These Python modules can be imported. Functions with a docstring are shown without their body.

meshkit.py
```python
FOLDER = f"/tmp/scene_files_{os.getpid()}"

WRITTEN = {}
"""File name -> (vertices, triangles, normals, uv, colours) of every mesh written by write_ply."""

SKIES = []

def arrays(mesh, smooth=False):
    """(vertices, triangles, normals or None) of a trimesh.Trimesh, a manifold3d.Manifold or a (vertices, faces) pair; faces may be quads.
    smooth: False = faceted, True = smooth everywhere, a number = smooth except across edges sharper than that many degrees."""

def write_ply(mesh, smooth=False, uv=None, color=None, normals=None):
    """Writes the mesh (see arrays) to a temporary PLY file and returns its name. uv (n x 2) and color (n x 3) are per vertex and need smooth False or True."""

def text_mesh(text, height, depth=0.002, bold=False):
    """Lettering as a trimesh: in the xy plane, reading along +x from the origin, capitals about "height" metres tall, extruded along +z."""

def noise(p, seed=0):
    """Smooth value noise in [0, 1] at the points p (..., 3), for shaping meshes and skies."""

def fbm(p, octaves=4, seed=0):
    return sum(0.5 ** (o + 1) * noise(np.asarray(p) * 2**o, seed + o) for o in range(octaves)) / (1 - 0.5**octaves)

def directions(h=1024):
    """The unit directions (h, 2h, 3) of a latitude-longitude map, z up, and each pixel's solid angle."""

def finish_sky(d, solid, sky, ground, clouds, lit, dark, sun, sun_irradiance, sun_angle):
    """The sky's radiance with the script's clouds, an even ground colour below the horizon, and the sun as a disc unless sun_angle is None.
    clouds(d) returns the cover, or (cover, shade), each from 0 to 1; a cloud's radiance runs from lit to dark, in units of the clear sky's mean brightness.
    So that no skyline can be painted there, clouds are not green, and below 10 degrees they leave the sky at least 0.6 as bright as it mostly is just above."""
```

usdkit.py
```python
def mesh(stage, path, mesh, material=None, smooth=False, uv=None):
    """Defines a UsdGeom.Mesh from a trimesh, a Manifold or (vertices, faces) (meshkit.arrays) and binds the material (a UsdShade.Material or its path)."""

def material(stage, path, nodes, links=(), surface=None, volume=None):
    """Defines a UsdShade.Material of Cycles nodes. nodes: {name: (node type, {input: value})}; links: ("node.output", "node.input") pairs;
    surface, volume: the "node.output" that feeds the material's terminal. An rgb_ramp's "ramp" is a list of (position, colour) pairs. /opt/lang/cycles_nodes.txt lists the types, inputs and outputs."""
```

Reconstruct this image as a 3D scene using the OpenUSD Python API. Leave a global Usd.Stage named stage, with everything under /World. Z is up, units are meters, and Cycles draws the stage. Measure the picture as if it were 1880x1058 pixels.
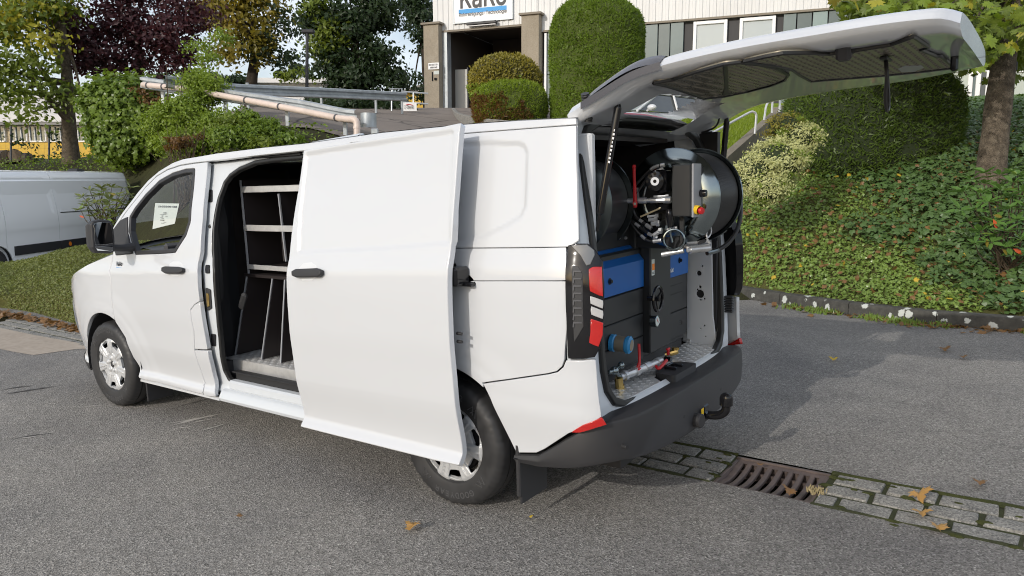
import math, random
import numpy as np, trimesh, shapely
from shapely.geometry import Polygon, Point, LineString, box as sbox
from shapely.ops import unary_union
import meshkit, usdkit
from pxr import Usd, UsdGeom, UsdLux, UsdShade, Gf, Sdf, Vt

rng = np.random.default_rng(7)
random.seed(7)
stage = Usd.Stage.CreateInMemory()
UsdGeom.SetStageUpAxis(stage, UsdGeom.Tokens.z)
UsdGeom.SetStageMetersPerUnit(stage, 1.0)
stage.SetDefaultPrim(UsdGeom.Xform.Define(stage, '/World').GetPrim())
UsdGeom.Scope.Define(stage, '/World/Looks')

# ------------------------------------------------------------------ camera
# The van stands on a yard that tilts by about two degrees; the van has a frame of its own
# (x forward, y to its left, z up, origin on the ground under the rear axle).
CV = np.array([-2.4757, 3.8320, 1.7080])
YAW, PITCH, TILT, FOC = -0.94925, -0.14586, -0.03148, 1375.19     # FOC in units of 1/1880 of the picture's width


def frame(yaw, pitch, roll):
    f = np.array([math.cos(yaw) * math.cos(pitch), math.sin(yaw) * math.cos(pitch), math.sin(pitch)])
    r = np.cross(f, [0, 0, 1.0]); r /= np.linalg.norm(r)
    u = np.cross(r, f)
    return np.array([r * math.cos(roll) + u * math.sin(roll), -r * math.sin(roll) + u * math.cos(roll), f])


AV, AW = frame(YAW, PITCH, TILT), frame(YAW, PITCH, 0.0)
MV = AW.T @ AV                                                     # van frame -> world
CW = MV @ CV


def m4(R, t):
    m = np.eye(4); m[:3, :3] = R.T; m[3, :3] = t
    return Gf.Matrix4d(*[float(x) for x in m.ravel()])


cam = UsdGeom.Camera.Define(stage, '/World/camera')
cam.AddTransformOp().Set(m4(np.array([AW[0], AW[1], -AW[2]]).T, CW))
cam.CreateHorizontalApertureAttr(36.0)
cam.CreateVerticalApertureAttr(36.0 * 576 / 1024)
cam.CreateFocalLengthAttr(36.0 * FOC / 1880.0)
cam.CreateClippingRangeAttr(Gf.Vec2f(0.1, 5000))
cam.CreateExposureAttr(EXPO := -0.05)

# ------------------------------------------------------------------ sky and sun
SUN_V = np.array([0.08, 1.00, 0.47])                               # towards the sun, van frame
SUN = MV @ (SUN_V / np.linalg.norm(SUN_V))
el, rot = math.asin(SUN[2]), math.atan2(SUN[0], SUN[1])
usdkit.material(stage, '/World/Looks/sky', {
    's': ('sky_texture', {'sky_type': 'single_scattering', 'sun_disc': False, 'sun_elevation': el, 'sun_rotation': rot, 'air_density': 1.0, 'aerosol_density': 2.0}),
    'co': ('texture_coordinate', {}), 'mp': ('mapping', {'scale': (1.0, 1.0, 2.5)}),
    'n': ('noise_texture', {'scale': 2.2, 'detail': 7.0, 'roughness': 0.6}),
    'r': ('map_range', {'from_min': 0.40, 'from_max': 0.72, 'to_min': 0.15, 'to_max': 0.85, 'clamp': True}),
    'm': ('mix', {'color2': (8.6, 8.8, 9.2)}),
    'b': ('background_shader', {'strength': 0.15})},
    [('co.generated', 'mp.vector'), ('mp.vector', 'n.vector'), ('n.fac', 'r.value'), ('r.result', 'm.fac'), ('s.color', 'm.color1'), ('m.color', 'b.color')], surface='b.background')
dome = UsdLux.DomeLight.Define(stage, '/World/sky')
UsdShade.MaterialBindingAPI.Apply(dome.GetPrim()).Bind(UsdShade.Material.Get(stage, '/World/Looks/sky'))
sun = UsdLux.DistantLight.Define(stage, '/World/sun')
sun.CreateIntensityAttr(0.58); sun.CreateAngleAttr(0.53); sun.CreateNormalizeAttr(True)
sun.CreateColorAttr(Gf.Vec3f(1.0, 0.95, 0.88))
zz = SUN; xx = np.cross([0, 0, 1.0], zz); xx /= np.linalg.norm(xx); yy = np.cross(zz, xx)
sun.AddTransformOp().Set(m4(np.array([xx, yy, zz]).T, (0, 0, 30)))

# ------------------------------------------------------------------ points of the place
def ray(px, py, A):
    return A[2] + A[0] * (px - 940) / FOC - A[1] * (py - 529) / FOC


def W(px, py, d):                                                  # world point at optical depth d
    return CW + ray(px, py, AW) * d


def Wz(px, d, z):                                                  # world point at depth d and column px with the height z
    a = CW + (AW[2] + AW[0] * (px - 940) / FOC) * d
    t = (z - a[2]) / AW[1][2]
    return a + AW[1] * t


def on(ax, v, px, py):                                             # van-frame point on an axis plane
    r = ray(px, py, AV)
    return CV + r * (v - CV[ax]) / r[ax]


def yard(px, py, lift=0.0):                                        # world point on the yard
    return MV @ on(2, lift, px, py)


def tow(p):
    return np.asarray(p) @ MV.T


def projv(P):
    q = (np.asarray(P) - CV) @ AV.T
    return np.stack([940 + FOC * q[..., 0] / q[..., 2], 529 - FOC * q[..., 1] / q[..., 2]], -1)


def inv(S, px, guess):
    """Parameters (a, b) of the points of a van-frame surface S seen at the given picture points."""
    out = []
    for q in np.atleast_2d(np.asarray(px, float)):
        ab = np.array(guess, float)
        for _ in range(25):
            P = projv(S(np.array([ab[0], ab[0] + 1e-4, ab[0]]), np.array([ab[1], ab[1], ab[1] + 1e-4])))
            J = np.stack([(P[1] - P[0]) / 1e-4, (P[2] - P[0]) / 1e-4], 1)
            st = np.linalg.solve(J + 1e-9 * np.eye(2), q - P[0])
            ab = ab + np.clip(st, -0.25, 0.25)
            if np.abs(st).max() < 1e-6:
                break
        out.append(ab)
    return np.array(out)


# ------------------------------------------------------------------ scene tree
USED = {}
def numbered(parent, name):
    k = USED.get((parent, name), 0); USED[(parent, name)] = k + 1
    return f'{parent}/{name}' if k == 0 else f'{parent}/{name}_{k:03d}'


class Node:
    def __init__(s, path, base, van): s.path, s.base, s.van = path, np.asarray(base, float), van


def tag(prim, label=None, cat=None, group=None, kind=None):
    for k, v in (('label', label), ('category', cat), ('group', group), ('kind', kind)):
        if v: prim.SetCustomDataByKey(k, v)


def thing(name, label, cat, base=(0, 0, 0), van=False, group=None, kind=None):
    path = numbered('/World', name)
    x = UsdGeom.Xform.Define(stage, path)
    x.AddTransformOp().Set(m4(MV if van else np.eye(3), MV @ np.asarray(base, float) if van else np.asarray(base, float)))
    tag(x.GetPrim(), label, cat, group, kind)
    return Node(path, base, van)


def write(path, v, f, n=None, mat=None):
    m = UsdGeom.Mesh.Define(stage, path)
    v, f = np.asarray(v, np.float32), np.asarray(f, np.int32)
    m.CreatePointsAttr(Vt.Vec3fArray.FromNumpy(np.ascontiguousarray(v)))
    m.CreateFaceVertexCountsAttr(Vt.IntArray.FromNumpy(np.full(len(f), f.shape[1], np.int32)))
    m.CreateFaceVertexIndicesAttr(Vt.IntArray.FromNumpy(np.ascontiguousarray(f.ravel())))
    m.CreateSubdivisionSchemeAttr('none')
    if n is not None:
        m.CreateNormalsAttr(Vt.Vec3fArray.FromNumpy(np.ascontiguousarray(np.asarray(n, np.float32))))
        m.SetNormalsInterpolation('vertex')
    if mat:
        UsdShade.MaterialBindingAPI.Apply(m.GetPrim()).Bind(UsdShade.Material.Get(stage, '/World/Looks/' + mat))
    return m


def part(node, name, mesh, mat, smooth=30, label=None):
    """A mesh as a child of a thing or of a part."""
    path = numbered(node.path, name)
    if isinstance(mesh, tuple) and len(mesh) == 3:
        v, f, n = mesh
    else:
        v, f, n = meshkit.arrays(mesh, smooth)
    m = write(path, np.asarray(v) - node.base, f, n, mat)
    tag(m.GetPrim(), label)
    return Node(path, node.base, node.van)


def single(name, mesh, mat, label=None, cat=None, group=None, kind=None, smooth=30, van=False):
    """A top-level thing that is one mesh (world frame, or van frame if van)."""
    path = numbered('/World', name)
    if isinstance(mesh, tuple) and len(mesh) == 3:
        v, f, n = mesh
    else:
        v, f, n = meshkit.arrays(mesh, smooth)
    v = np.asarray(v)
    if van:
        v = v @ MV.T
        n = None if n is None else np.asarray(n) @ MV.T
    b = np.array([v[:, 0].mean(), v[:, 1].mean(), v[:, 2].min()])
    m = write(path, v - b, f, n, mat)
    m.AddTranslateOp().Set(Gf.Vec3d(*map(float, b)))
    tag(m.GetPrim(), label, cat, group, kind)
    return Node(path, b, False)


# ------------------------------------------------------------------ mesh helpers
def cat(*ms):
    ms = [m for g in ms for m in (g if isinstance(g, list) else [g])]
    vs, fs, o = [], [], 0
    for m in ms:
        v, f = (m.vertices, m.faces) if hasattr(m, 'faces') else (m[0], m[1])
        f = np.asarray(f)
        if f.shape[1] == 4: f = np.vstack([f[:, [0, 1, 2]], f[:, [0, 2, 3]]])
        vs.append(np.asarray(v)); fs.append(f + o); o += len(v)
    return trimesh.Trimesh(np.vstack(vs), np.vstack(fs), process=False)


def bx(x0, x1, y0, y1, z0, z1, b=0.0):
    lo, hi = np.minimum([x0, y0, z0], [x1, y1, z1]), np.maximum([x0, y0, z0], [x1, y1, z1])
    b = min(b, 0.45 * (hi - lo).min())
    if b <= 0:
        m = trimesh.creation.box(hi - lo); m.apply_translation((lo + hi) / 2); return m
    pts = []
    for k in range(8):
        s = np.array([(k >> i) & 1 for i in range(3)])
        p, inw = np.where(s, hi, lo), np.where(s, -b, b)
        for a in range(3):
            q = p + inw; q[a] = p[a]; pts.append(q)
    return trimesh.convex.convex_hull(np.array(pts))


def obox(c, X, Y, Z, sx, sy, sz, b=0.0):
    """Box of the given size about c with the given unit axes."""
    m = bx(-sx / 2, sx / 2, -sy / 2, sy / 2, -sz / 2, sz / 2, b)
    m.vertices = m.vertices @ np.array([X, Y, Z]) + np.asarray(c)
    return m


def spline(pts, n=8, closed=False):
    """Catmull-Rom through the points."""
    P = np.asarray(pts, float)
    if len(P) < 3 and not closed: return np.linspace(P[0], P[-1], n + 1)
    Q = np.vstack([P[-1], P, P[0], P[1]]) if closed else np.vstack([2 * P[0] - P[1], P, 2 * P[-1] - P[-2]])
    out = []
    t = np.linspace(0, 1, n, endpoint=False)[:, None]
    for i in range(len(Q) - 3):
        a, b, c, d = Q[i:i + 4]
        out.append(0.5 * (2 * b + (c - a) * t + (2 * a - 5 * b + 4 * c - d) * t ** 2 + (3 * b - a - 3 * c + d) * t ** 3))
    if not closed: out.append(P[-1:])
    return np.vstack(out)


def tube(pts, r, n=8, caps=True):
    P = np.asarray(pts, float); r = np.broadcast_to(np.asarray(r, float), len(P))
    T = np.gradient(P, axis=0); T /= np.maximum(np.linalg.norm(T, axis=1, keepdims=True), 1e-9)
    u = np.cross(T[0], [0.31, 0.21, 0.93]); u /= np.linalg.norm(u)
    rings = []
    for p, t, q in zip(P, T, r):
        u = u - t * (u @ t); u /= np.linalg.norm(u); w = np.cross(t, u)
        a = np.arange(n) * 2 * np.pi / n
        rings.append(p + q * (np.cos(a)[:, None] * u + np.sin(a)[:, None] * w))
    v = np.vstack(rings); f = []
    for i in range(len(P) - 1):
        for k in range(n):
            a, b = i * n + k, i * n + (k + 1) % n
            f += [[a, b, b + n], [a, b + n, a + n]]
    if caps:
        v = np.vstack([v, P[0], P[-1]]); c0, c1, o = len(v) - 2, len(v) - 1, (len(P) - 1) * n
        for k in range(n):
            f += [[c0, (k + 1) % n, k], [c1, o + k, o + (k + 1) % n]]
    return trimesh.Trimesh(v, np.array(f), process=False)


def lathe(prof, c=(0, 0, 0), axis=(0, 0, 1), n=32, rmod=None):
    """profile: (radius, height along the axis)."""
    prof = np.asarray(prof, float); ax = np.asarray(axis, float); ax = ax / np.linalg.norm(ax)
    u = np.cross(ax, [0, 0, 1.0] if abs(ax[2]) < 0.9 else [1.0, 0, 0]); u /= np.linalg.norm(u); w = np.cross(ax, u)
    a = np.arange(n) * 2 * np.pi / n
    R = prof[:, 0][:, None] * np.ones(n) if rmod is None else rmod(prof[:, 0][:, None] * np.ones(n), prof[:, 1][:, None] * np.ones(n), a[None, :])
    v = (np.asarray(c) + prof[:, 1][:, None, None] * ax + R[..., None] * (np.cos(a)[None, :, None] * u + np.sin(a)[None, :, None] * w)).reshape(-1, 3)
    f = []
    for i in range(len(prof) - 1):
        k = np.arange(n); A, B = i * n + k, i * n + (k + 1) % n
        f.append(np.stack([A, B, B + n], 1)); f.append(np.stack([A, B + n, A + n], 1))
    return trimesh.Trimesh(v, np.vstack(f), process=False)


def cyl(a, b, r, n=12, r2=None):
    return tube([a, b], [r, r if r2 is None else r2], n)


def gridmesh(P):
    """P: (rows, columns, 3)."""
    R, C = P.shape[:2]
    i, j = np.meshgrid(np.arange(R - 1), np.arange(C - 1), indexing='ij')
    a = (i * C + j).ravel()
    return trimesh.Trimesh(P.reshape(-1, 3), np.vstack([np.stack([a, a + 1, a + C + 1], 1), np.stack([a, a + C + 1, a + C], 1)]), process=False)


def clip_grid(poly, cell):
    """Triangulates a polygon on a grid of cells: (n x 2 points, triangles)."""
    x0, y0, x1, y1 = poly.bounds
    gx, gy = np.arange(math.floor(x0 / cell), math.ceil(x1 / cell)), np.arange(math.floor(y0 / cell), math.ceil(y1 / cell))
    X, Y = [g.ravel() for g in np.meshgrid(gx * cell, gy * cell)]
    boxes = shapely.box(X, Y, X + cell, Y + cell)
    shapely.prepare(poly)
    ins = shapely.contains_properly(poly, boxes)
    cut = shapely.intersects(poly, boxes) & ~ins
    V, F = [], []
    for i in np.nonzero(ins)[0]:
        o = len(V); a, b = X[i], Y[i]
        V += [(a, b), (a + cell, b), (a + cell, b + cell), (a, b + cell)]; F += [(o, o + 1, o + 2), (o, o + 2, o + 3)]
    for g in shapely.intersection(poly, boxes[cut]):
        for q in getattr(g, 'geoms', [g]):
            if q.geom_type != 'Polygon' or q.area < 1e-9: continue
            vv, ff = trimesh.creation.triangulate_polygon(q, engine='earcut')
            o = len(V); V += [tuple(t) for t in vv[:, :2]]; F += [tuple(t) for t in (np.asarray(ff) + o)]
    V, F = np.array(V), np.array(F)
    key = np.round(V / 1e-5).astype(np.int64)
    _, first, back = np.unique(key, axis=0, return_index=True, return_inverse=True)
    V, F = V[first], back.ravel()[F]
    F = F[(F[:, 0] != F[:, 1]) & (F[:, 1] != F[:, 2]) & (F[:, 0] != F[:, 2])]
    A = V[F]; s = (A[:, 1, 0] - A[:, 0, 0]) * (A[:, 2, 1] - A[:, 0, 1]) - (A[:, 1, 1] - A[:, 0, 1]) * (A[:, 2, 0] - A[:, 0, 0])
    F = F[np.abs(s) > 1e-10]; s = s[np.abs(s) > 1e-10]
    F[s < 0] = F[s < 0][:, ::-1]
    return V, F


def snormal(S, a, b, out):
    e = 2e-4
    n = np.cross(S(a + e, b) - S(a - e, b), S(a, b + e) - S(a, b - e))
    n /= np.maximum(np.linalg.norm(n, axis=1, keepdims=True), 1e-12)
    return n if out is None else n * np.sign(n @ np.asarray(out))[:, None]


def panel(poly, S, out, cell=0.03, depth=0.02, r=0.004, back=False):
    """A sheet over the polygon of the surface S's parameters, with rounded edges turned in by depth. out: a direction on its outer side."""
    if poly.geom_type != 'Polygon': poly = max(poly.geoms, key=lambda g: g.area)
    core = poly.buffer(-r, join_style=2)
    if core.geom_type != 'Polygon': core = max(core.geoms, key=lambda g: g.area)
    V, F = clip_grid(core, cell)
    P = S(V[:, 0], V[:, 1]); N = snormal(S, V[:, 0], V[:, 1], out)
    A = P[F]; fn = np.cross(A[:, 1] - A[:, 0], A[:, 2] - A[:, 0])
    if (fn * N[F[:, 0]]).sum() < 0: F = F[:, ::-1]
    vs, fs, ns, o = [P], [F], [N], len(P)
    if back:
        vs.append(P - N * depth); ns.append(-N); fs.append(F[:, ::-1] + o); o += len(P)
    for ring in [core.exterior, *core.interiors]:
        ring = np.array(shapely.segmentize(ring, cell).coords)[:-1]
        if len(ring) < 3: continue
        nx, pv = np.roll(ring, -1, 0), np.roll(ring, 1, 0)
        t = nx - pv; t /= np.maximum(np.linalg.norm(t, axis=1, keepdims=True), 1e-9)
        side = np.stack([t[:, 1], -t[:, 0]], 1)                     # outward for an anticlockwise ring
        if not core.buffer(r * 0.2).covers(Point(0, 0)) and False: pass
        tst = ring + side * r * 0.5
        insd = shapely.contains_xy(core, tst[:, 0], tst[:, 1]).mean() > 0.5
        if insd: side = -side
        Pn = S(ring[:, 0], ring[:, 1]); Nn = snormal(S, ring[:, 0], ring[:, 1], out)
        q = ring + side * r
        Qs = S(q[:, 0], q[:, 1]); D = Qs - Pn
        D /= np.maximum(np.linalg.norm(D, axis=1, keepdims=True), 1e-9)
        rows = [(Pn, Nn), (Pn + D * r * 0.7 - Nn * r * 0.3, Nn * 0.7 + D * 0.7), (Pn + D * r - Nn * r, D), (Pn + D * r - Nn * depth, D)]
        m = len(ring); k = np.arange(m); k2 = (k + 1) % m
        for i, (rp, rn) in enumerate(rows):
            vs.append(rp); ns.append(rn / np.linalg.norm(rn, axis=1, keepdims=True))
            if i:
                a, b = o + (i - 1) * m, o + i * m
                ff = np.vstack([np.stack([a + k, b + k, b + k2], 1), np.stack([a + k, b + k2, a + k2], 1)])
                X = np.vstack(vs)[ff]
                if (np.cross(X[:, 1] - X[:, 0], X[:, 2] - X[:, 0]) * np.vstack(ns)[ff[:, 0]]).sum() < 0: ff = ff[:, ::-1]
                fs.append(ff)
        o += 4 * m
    return np.vstack(vs), np.vstack(fs), np.vstack(ns)


def mirror_y(m):
    v, f, n = m
    v, n = np.array(v), np.array(n); v[:, 1] *= -1; n[:, 1] *= -1
    return v, np.asarray(f)[:, ::-1], n


def prism(poly, P0, U, Vv, Nn, h, b=0.0):
    """Extrudes a 2D polygon from the plane (P0; U, Vv) along Nn by h."""
    parts = []
    for g in getattr(poly, 'geoms', [poly]):
        m = trimesh.creation.extrude_polygon(g, h, engine='earcut')
        parts.append(m)
    m = cat(parts)
    m.vertices = np.asarray(P0) + m.vertices @ np.array([U, Vv, Nn])
    if np.dot(np.cross(U, Vv), Nn) < 0: m.faces = m.faces[:, ::-1]
    return m


def rounded(pts, r, res=4):
    p = Polygon(pts).buffer(0)
    return p.buffer(-r).buffer(2 * r, quad_segs=res).buffer(-r, quad_segs=res)


def sm(t, a, b):
    t = np.clip((t - a) / (b - a), 0, 1); return t * t * (3 - 2 * t)


def slab(ax, v, px, h, r=0.0):
    """Polygon traced at picture points on a van-frame axis plane, extruded by h along the axis (towards the camera side if h > 0: +y, or -x, or +z)."""
    P = np.array([on(ax, v, *q) for q in px])
    keep = [i for i in range(3) if i != ax]
    poly = Polygon(P[:, keep]).buffer(0)
    if r: poly = poly.buffer(-r, join_style=2).buffer(r, quad_segs=3)
    E = np.eye(3); s = {0: -1, 1: 1, 2: 1}[ax]
    return prism(poly, E[ax] * v, E[keep[0]], E[keep[1]], s * E[ax], h)


def textm(text, h, P0, U, Vv, depth=0.002, bold=True, width=None, center=False):
    m = meshkit.text_mesh(text, h, depth, bold)
    w = m.bounds[1][0]
    sx = 1.0 if width is None else width / w
    m.vertices[:, 0] *= sx
    if center: m.vertices[:, 0] -= w * sx / 2
    U, Vv = np.asarray(U, float), np.asarray(Vv, float); U = U / np.linalg.norm(U); Vv = Vv / np.linalg.norm(Vv)
    N = np.cross(U, Vv)
    m.vertices = np.asarray(P0) + m.vertices @ np.array([U, Vv, N])
    return m


# ------------------------------------------------------------------ materials
def mat(name, nodes, links=(), surface='p.BSDF', **k):
    usdkit.material(stage, '/World/Looks/' + name, nodes, list(links), surface=surface, **k)
    return name


def plain(name, col, rough=0.5, metal=0.0, spec=0.5, coat=0.0, bump=0.0, bscale=200.0, vary=0.0, vscale=3.0, **k):
    """One-colour surface with slight unevenness in colour and gloss."""
    nodes = {'p': ('principled_bsdf', {'roughness': rough, 'metallic': metal, 'specular_ior_level': spec, 'coat_weight': coat, 'coat_roughness': 0.04, **k}),
             'c': ('texture_coordinate', {})}
    links = []
    if vary:
        nodes['n'] = ('noise_texture', {'scale': vscale, 'detail': 5.0, 'roughness': 0.6})
        nodes['r'] = ('rgb_ramp', {'ramp': [(0.3, tuple(c * (1 - vary) for c in col)), (0.7, tuple(min(1, c * (1 + vary)) for c in col))]})
        nodes['q'] = ('map_range', {'from_min': 0.3, 'from_max': 0.7, 'to_min': max(0.02, rough * (1 - vary)), 'to_max': min(1, rough * (1 + vary))})
        links += [('c.object', 'n.vector'), ('n.fac', 'r.fac'), ('r.color', 'p.base_color'), ('n.fac', 'q.value'), ('q.result', 'p.roughness')]
    else:
        nodes['p'][1]['base_color'] = col
    if bump:
        nodes['bn'] = ('noise_texture', {'scale': bscale, 'detail': 4.0})
        nodes['bp'] = ('bump', {'strength': 1.0, 'distance': bump})
        links += [('c.object', 'bn.vector'), ('bn.fac', 'bp.height'), ('bp.normal', 'p.normal')]
    return mat(name, nodes, links)


def leafmat(name, ramp, rough=0.45, trans=0.35, tint=(1.0, 1.0, 0.55), spec=0.4, mul=1.8):
    """Leaves: each island takes its own tone."""
    ramp = [(t, tuple(min(0.6, x * mul) for x in c)) for t, c in ramp]
    return mat(name, {
        'g': ('geometry', {}), 'c': ('texture_coordinate', {}),
        'n': ('noise_texture', {'scale': 0.9, 'detail': 3.0}),
        'a': ('mix_float', {'fac': 0.45}),
        'r': ('rgb_ramp', {'ramp': ramp}),
        'p': ('principled_bsdf', {'roughness': rough, 'specular_ior_level': spec}),
        'tc': ('mix', {'mix_type': 'multiply', 'fac': 1.0, 'color2': tint}),
        't': ('translucent_bsdf', {}), 'm': ('mix_closure', {'fac': trans})},
        [('g.random_per_island', 'a.a'), ('c.object', 'n.vector'), ('n.fac', 'a.b'), ('a.result', 'r.fac'), ('r.color', 'p.base_color'), ('r.color', 'tc.color1'), ('tc.color', 't.color'),
         ('p.BSDF', 'm.closure1'), ('t.BSDF', 'm.closure2')], surface='m.closure')


plain('paint', (0.555, 0.57, 0.59), rough=0.32, coat=1.0, spec=0.5)
plain('paint_matt', (0.55, 0.58, 0.61), rough=0.4, coat=0.3)
plain('paint_far', (0.86, 0.87, 0.88), rough=0.3, coat=0.5)
plain('paint_in', (0.60, 0.62, 0.64), rough=0.4)
plain('black_plastic', (0.022, 0.022, 0.024), rough=0.5, bump=0.0006, bscale=900)
plain('dark_trim', (0.012, 0.012, 0.013), rough=0.55)
plain('rubber', (0.022, 0.022, 0.023), rough=0.55, vary=0.25, vscale=12)
plain('seal', (0.012, 0.012, 0.012), rough=0.42)
plain('gloss_black', (0.006, 0.006, 0.007), rough=0.08)
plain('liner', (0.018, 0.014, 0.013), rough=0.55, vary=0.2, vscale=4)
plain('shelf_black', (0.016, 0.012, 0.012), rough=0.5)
plain('alu', (0.66, 0.66, 0.65), rough=0.32, metal=0.55, vary=0.10, vscale=9)
plain('zinc', (0.55, 0.56, 0.57), rough=0.38, metal=0.85, vary=0.25, vscale=6)
plain('galv', (0.40, 0.43, 0.45), rough=0.5, metal=0.6, vary=0.18, vscale=5)
plain('chrome', (0.25, 0.29, 0.30), rough=0.14, metal=1.0)
plain('chrome_dark', (0.10, 0.115, 0.115), rough=0.25, metal=1.0)
plain('brass', (0.60, 0.42, 0.15), rough=0.3, metal=1.0)
plain('silver', (0.50, 0.51, 0.52), rough=0.42, metal=0.3, coat=0.15)
plain('red_lens', (0.42, 0.012, 0.010), rough=0.12, coat=1.0)
plain('clear_lens', (0.45, 0.45, 0.45), rough=0.15, coat=1.0)
plain('smoke_lens', (0.12, 0.125, 0.13), rough=0.08, coat=1.0)
plain('red_paint', (0.50, 0.015, 0.02), rough=0.35)
plain('red_dark', (0.30, 0.008, 0.02), rough=0.3)
plain('orange', (0.80, 0.22, 0.02), rough=0.3)
plain('yellow', (0.75, 0.50, 0.03), rough=0.4)
plain('blue_box', (0.006, 0.085, 0.30), rough=0.42, vary=0.06)
plain('machine', (0.014, 0.015, 0.016), rough=0.42, bump=0.0004, bscale=500)
plain('machine_grey', (0.30, 0.31, 0.33), rough=0.4)
plain('hose_black', (0.024, 0.024, 0.025), rough=0.3)
plain('tyre_print', (0.055, 0.055, 0.057), rough=0.6)
plain('white_print', (0.75, 0.76, 0.78), rough=0.5)
plain('blue_print', (0.02, 0.27, 0.62), rough=0.5)
plain('black_print', (0.02, 0.02, 0.025), rough=0.5)
plain('filter_blue', (0.03, 0.22, 0.46), rough=0.25)
plain('filter_in', (0.22, 0.19, 0.14), rough=0.35, metal=0.3)
plain('cable_tan', (0.55, 0.45, 0.28), rough=0.5)
plain('cab_grey', (0.07, 0.07, 0.075), rough=0.6)
plain('cab_dark', (0.025, 0.025, 0.027), rough=0.6)
plain('tread_mat', (0.24, 0.22, 0.175), rough=0.33, metal=0.6)
plain('spoiler', (0.065, 0.065, 0.075), rough=0.3)
plain('paper', (0.52, 0.56, 0.53), rough=0.8)
plain('mirror_glass', (0.75, 0.78, 0.80), rough=0.02, metal=1.0)
mat('window_glass', {'t': ('transparent_bsdf', {'color': (0.93, 0.96, 0.95)}), 'g': ('glossy_bsdf', {'color': (0.9, 0.95, 1.0), 'roughness': 0.01}), 'f': ('fresnel', {'IOR': 1.45}), 'm': ('mix_closure', {})},
    [('f.fac', 'm.fac'), ('t.BSDF', 'm.closure1'), ('g.BSDF', 'm.closure2')], surface='m.closure')
mat('smoke_glass', {'t': ('transparent_bsdf', {'color': (0.10, 0.11, 0.12)}), 'g': ('glossy_bsdf', {'color': (1, 1, 1), 'roughness': 0.03}), 'f': ('fresnel', {'IOR': 1.6}), 'm': ('mix_closure', {})},
    [('f.fac', 'm.fac'), ('t.BSDF', 'm.closure1'), ('g.BSDF', 'm.closure2')], surface='m.closure')
# ================================================================== the van
PZ = np.array([0.20, 0.28, 0.303, 0.36, 0.372, 0.386, 0.60, 0.622, 0.65, 0.773, 0.963, 1.121, 1.225, 1.285, 1.330, 1.375, 1.43, 1.48, 1.68, 1.887, 1.955, 1.985, 2.005, 2.03])
PY = np.array([0.955, 0.984, 0.988, 0.9545, 0.9515, 0.9525, 0.9905, 0.9935, 0.9955, 1.003, 1.014, 1.013, 1.009, 1.003, 0.990, 0.976, 0.966, 0.957, 0.919, 0.882, 0.866, 0.850, 0.815, 0.74])
from scipy.interpolate import PchipInterpolator
PROF = PchipInterpolator(PZ, PY)


def zprime(x, z):
    k = np.where(x > -0.18, 0.058 - 0.040 * sm(z, 1.32, 1.62), 0.02)
    return z + k * (x + 0.18) * np.clip((z - 0.3) / 0.7, 0, 1)


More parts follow.
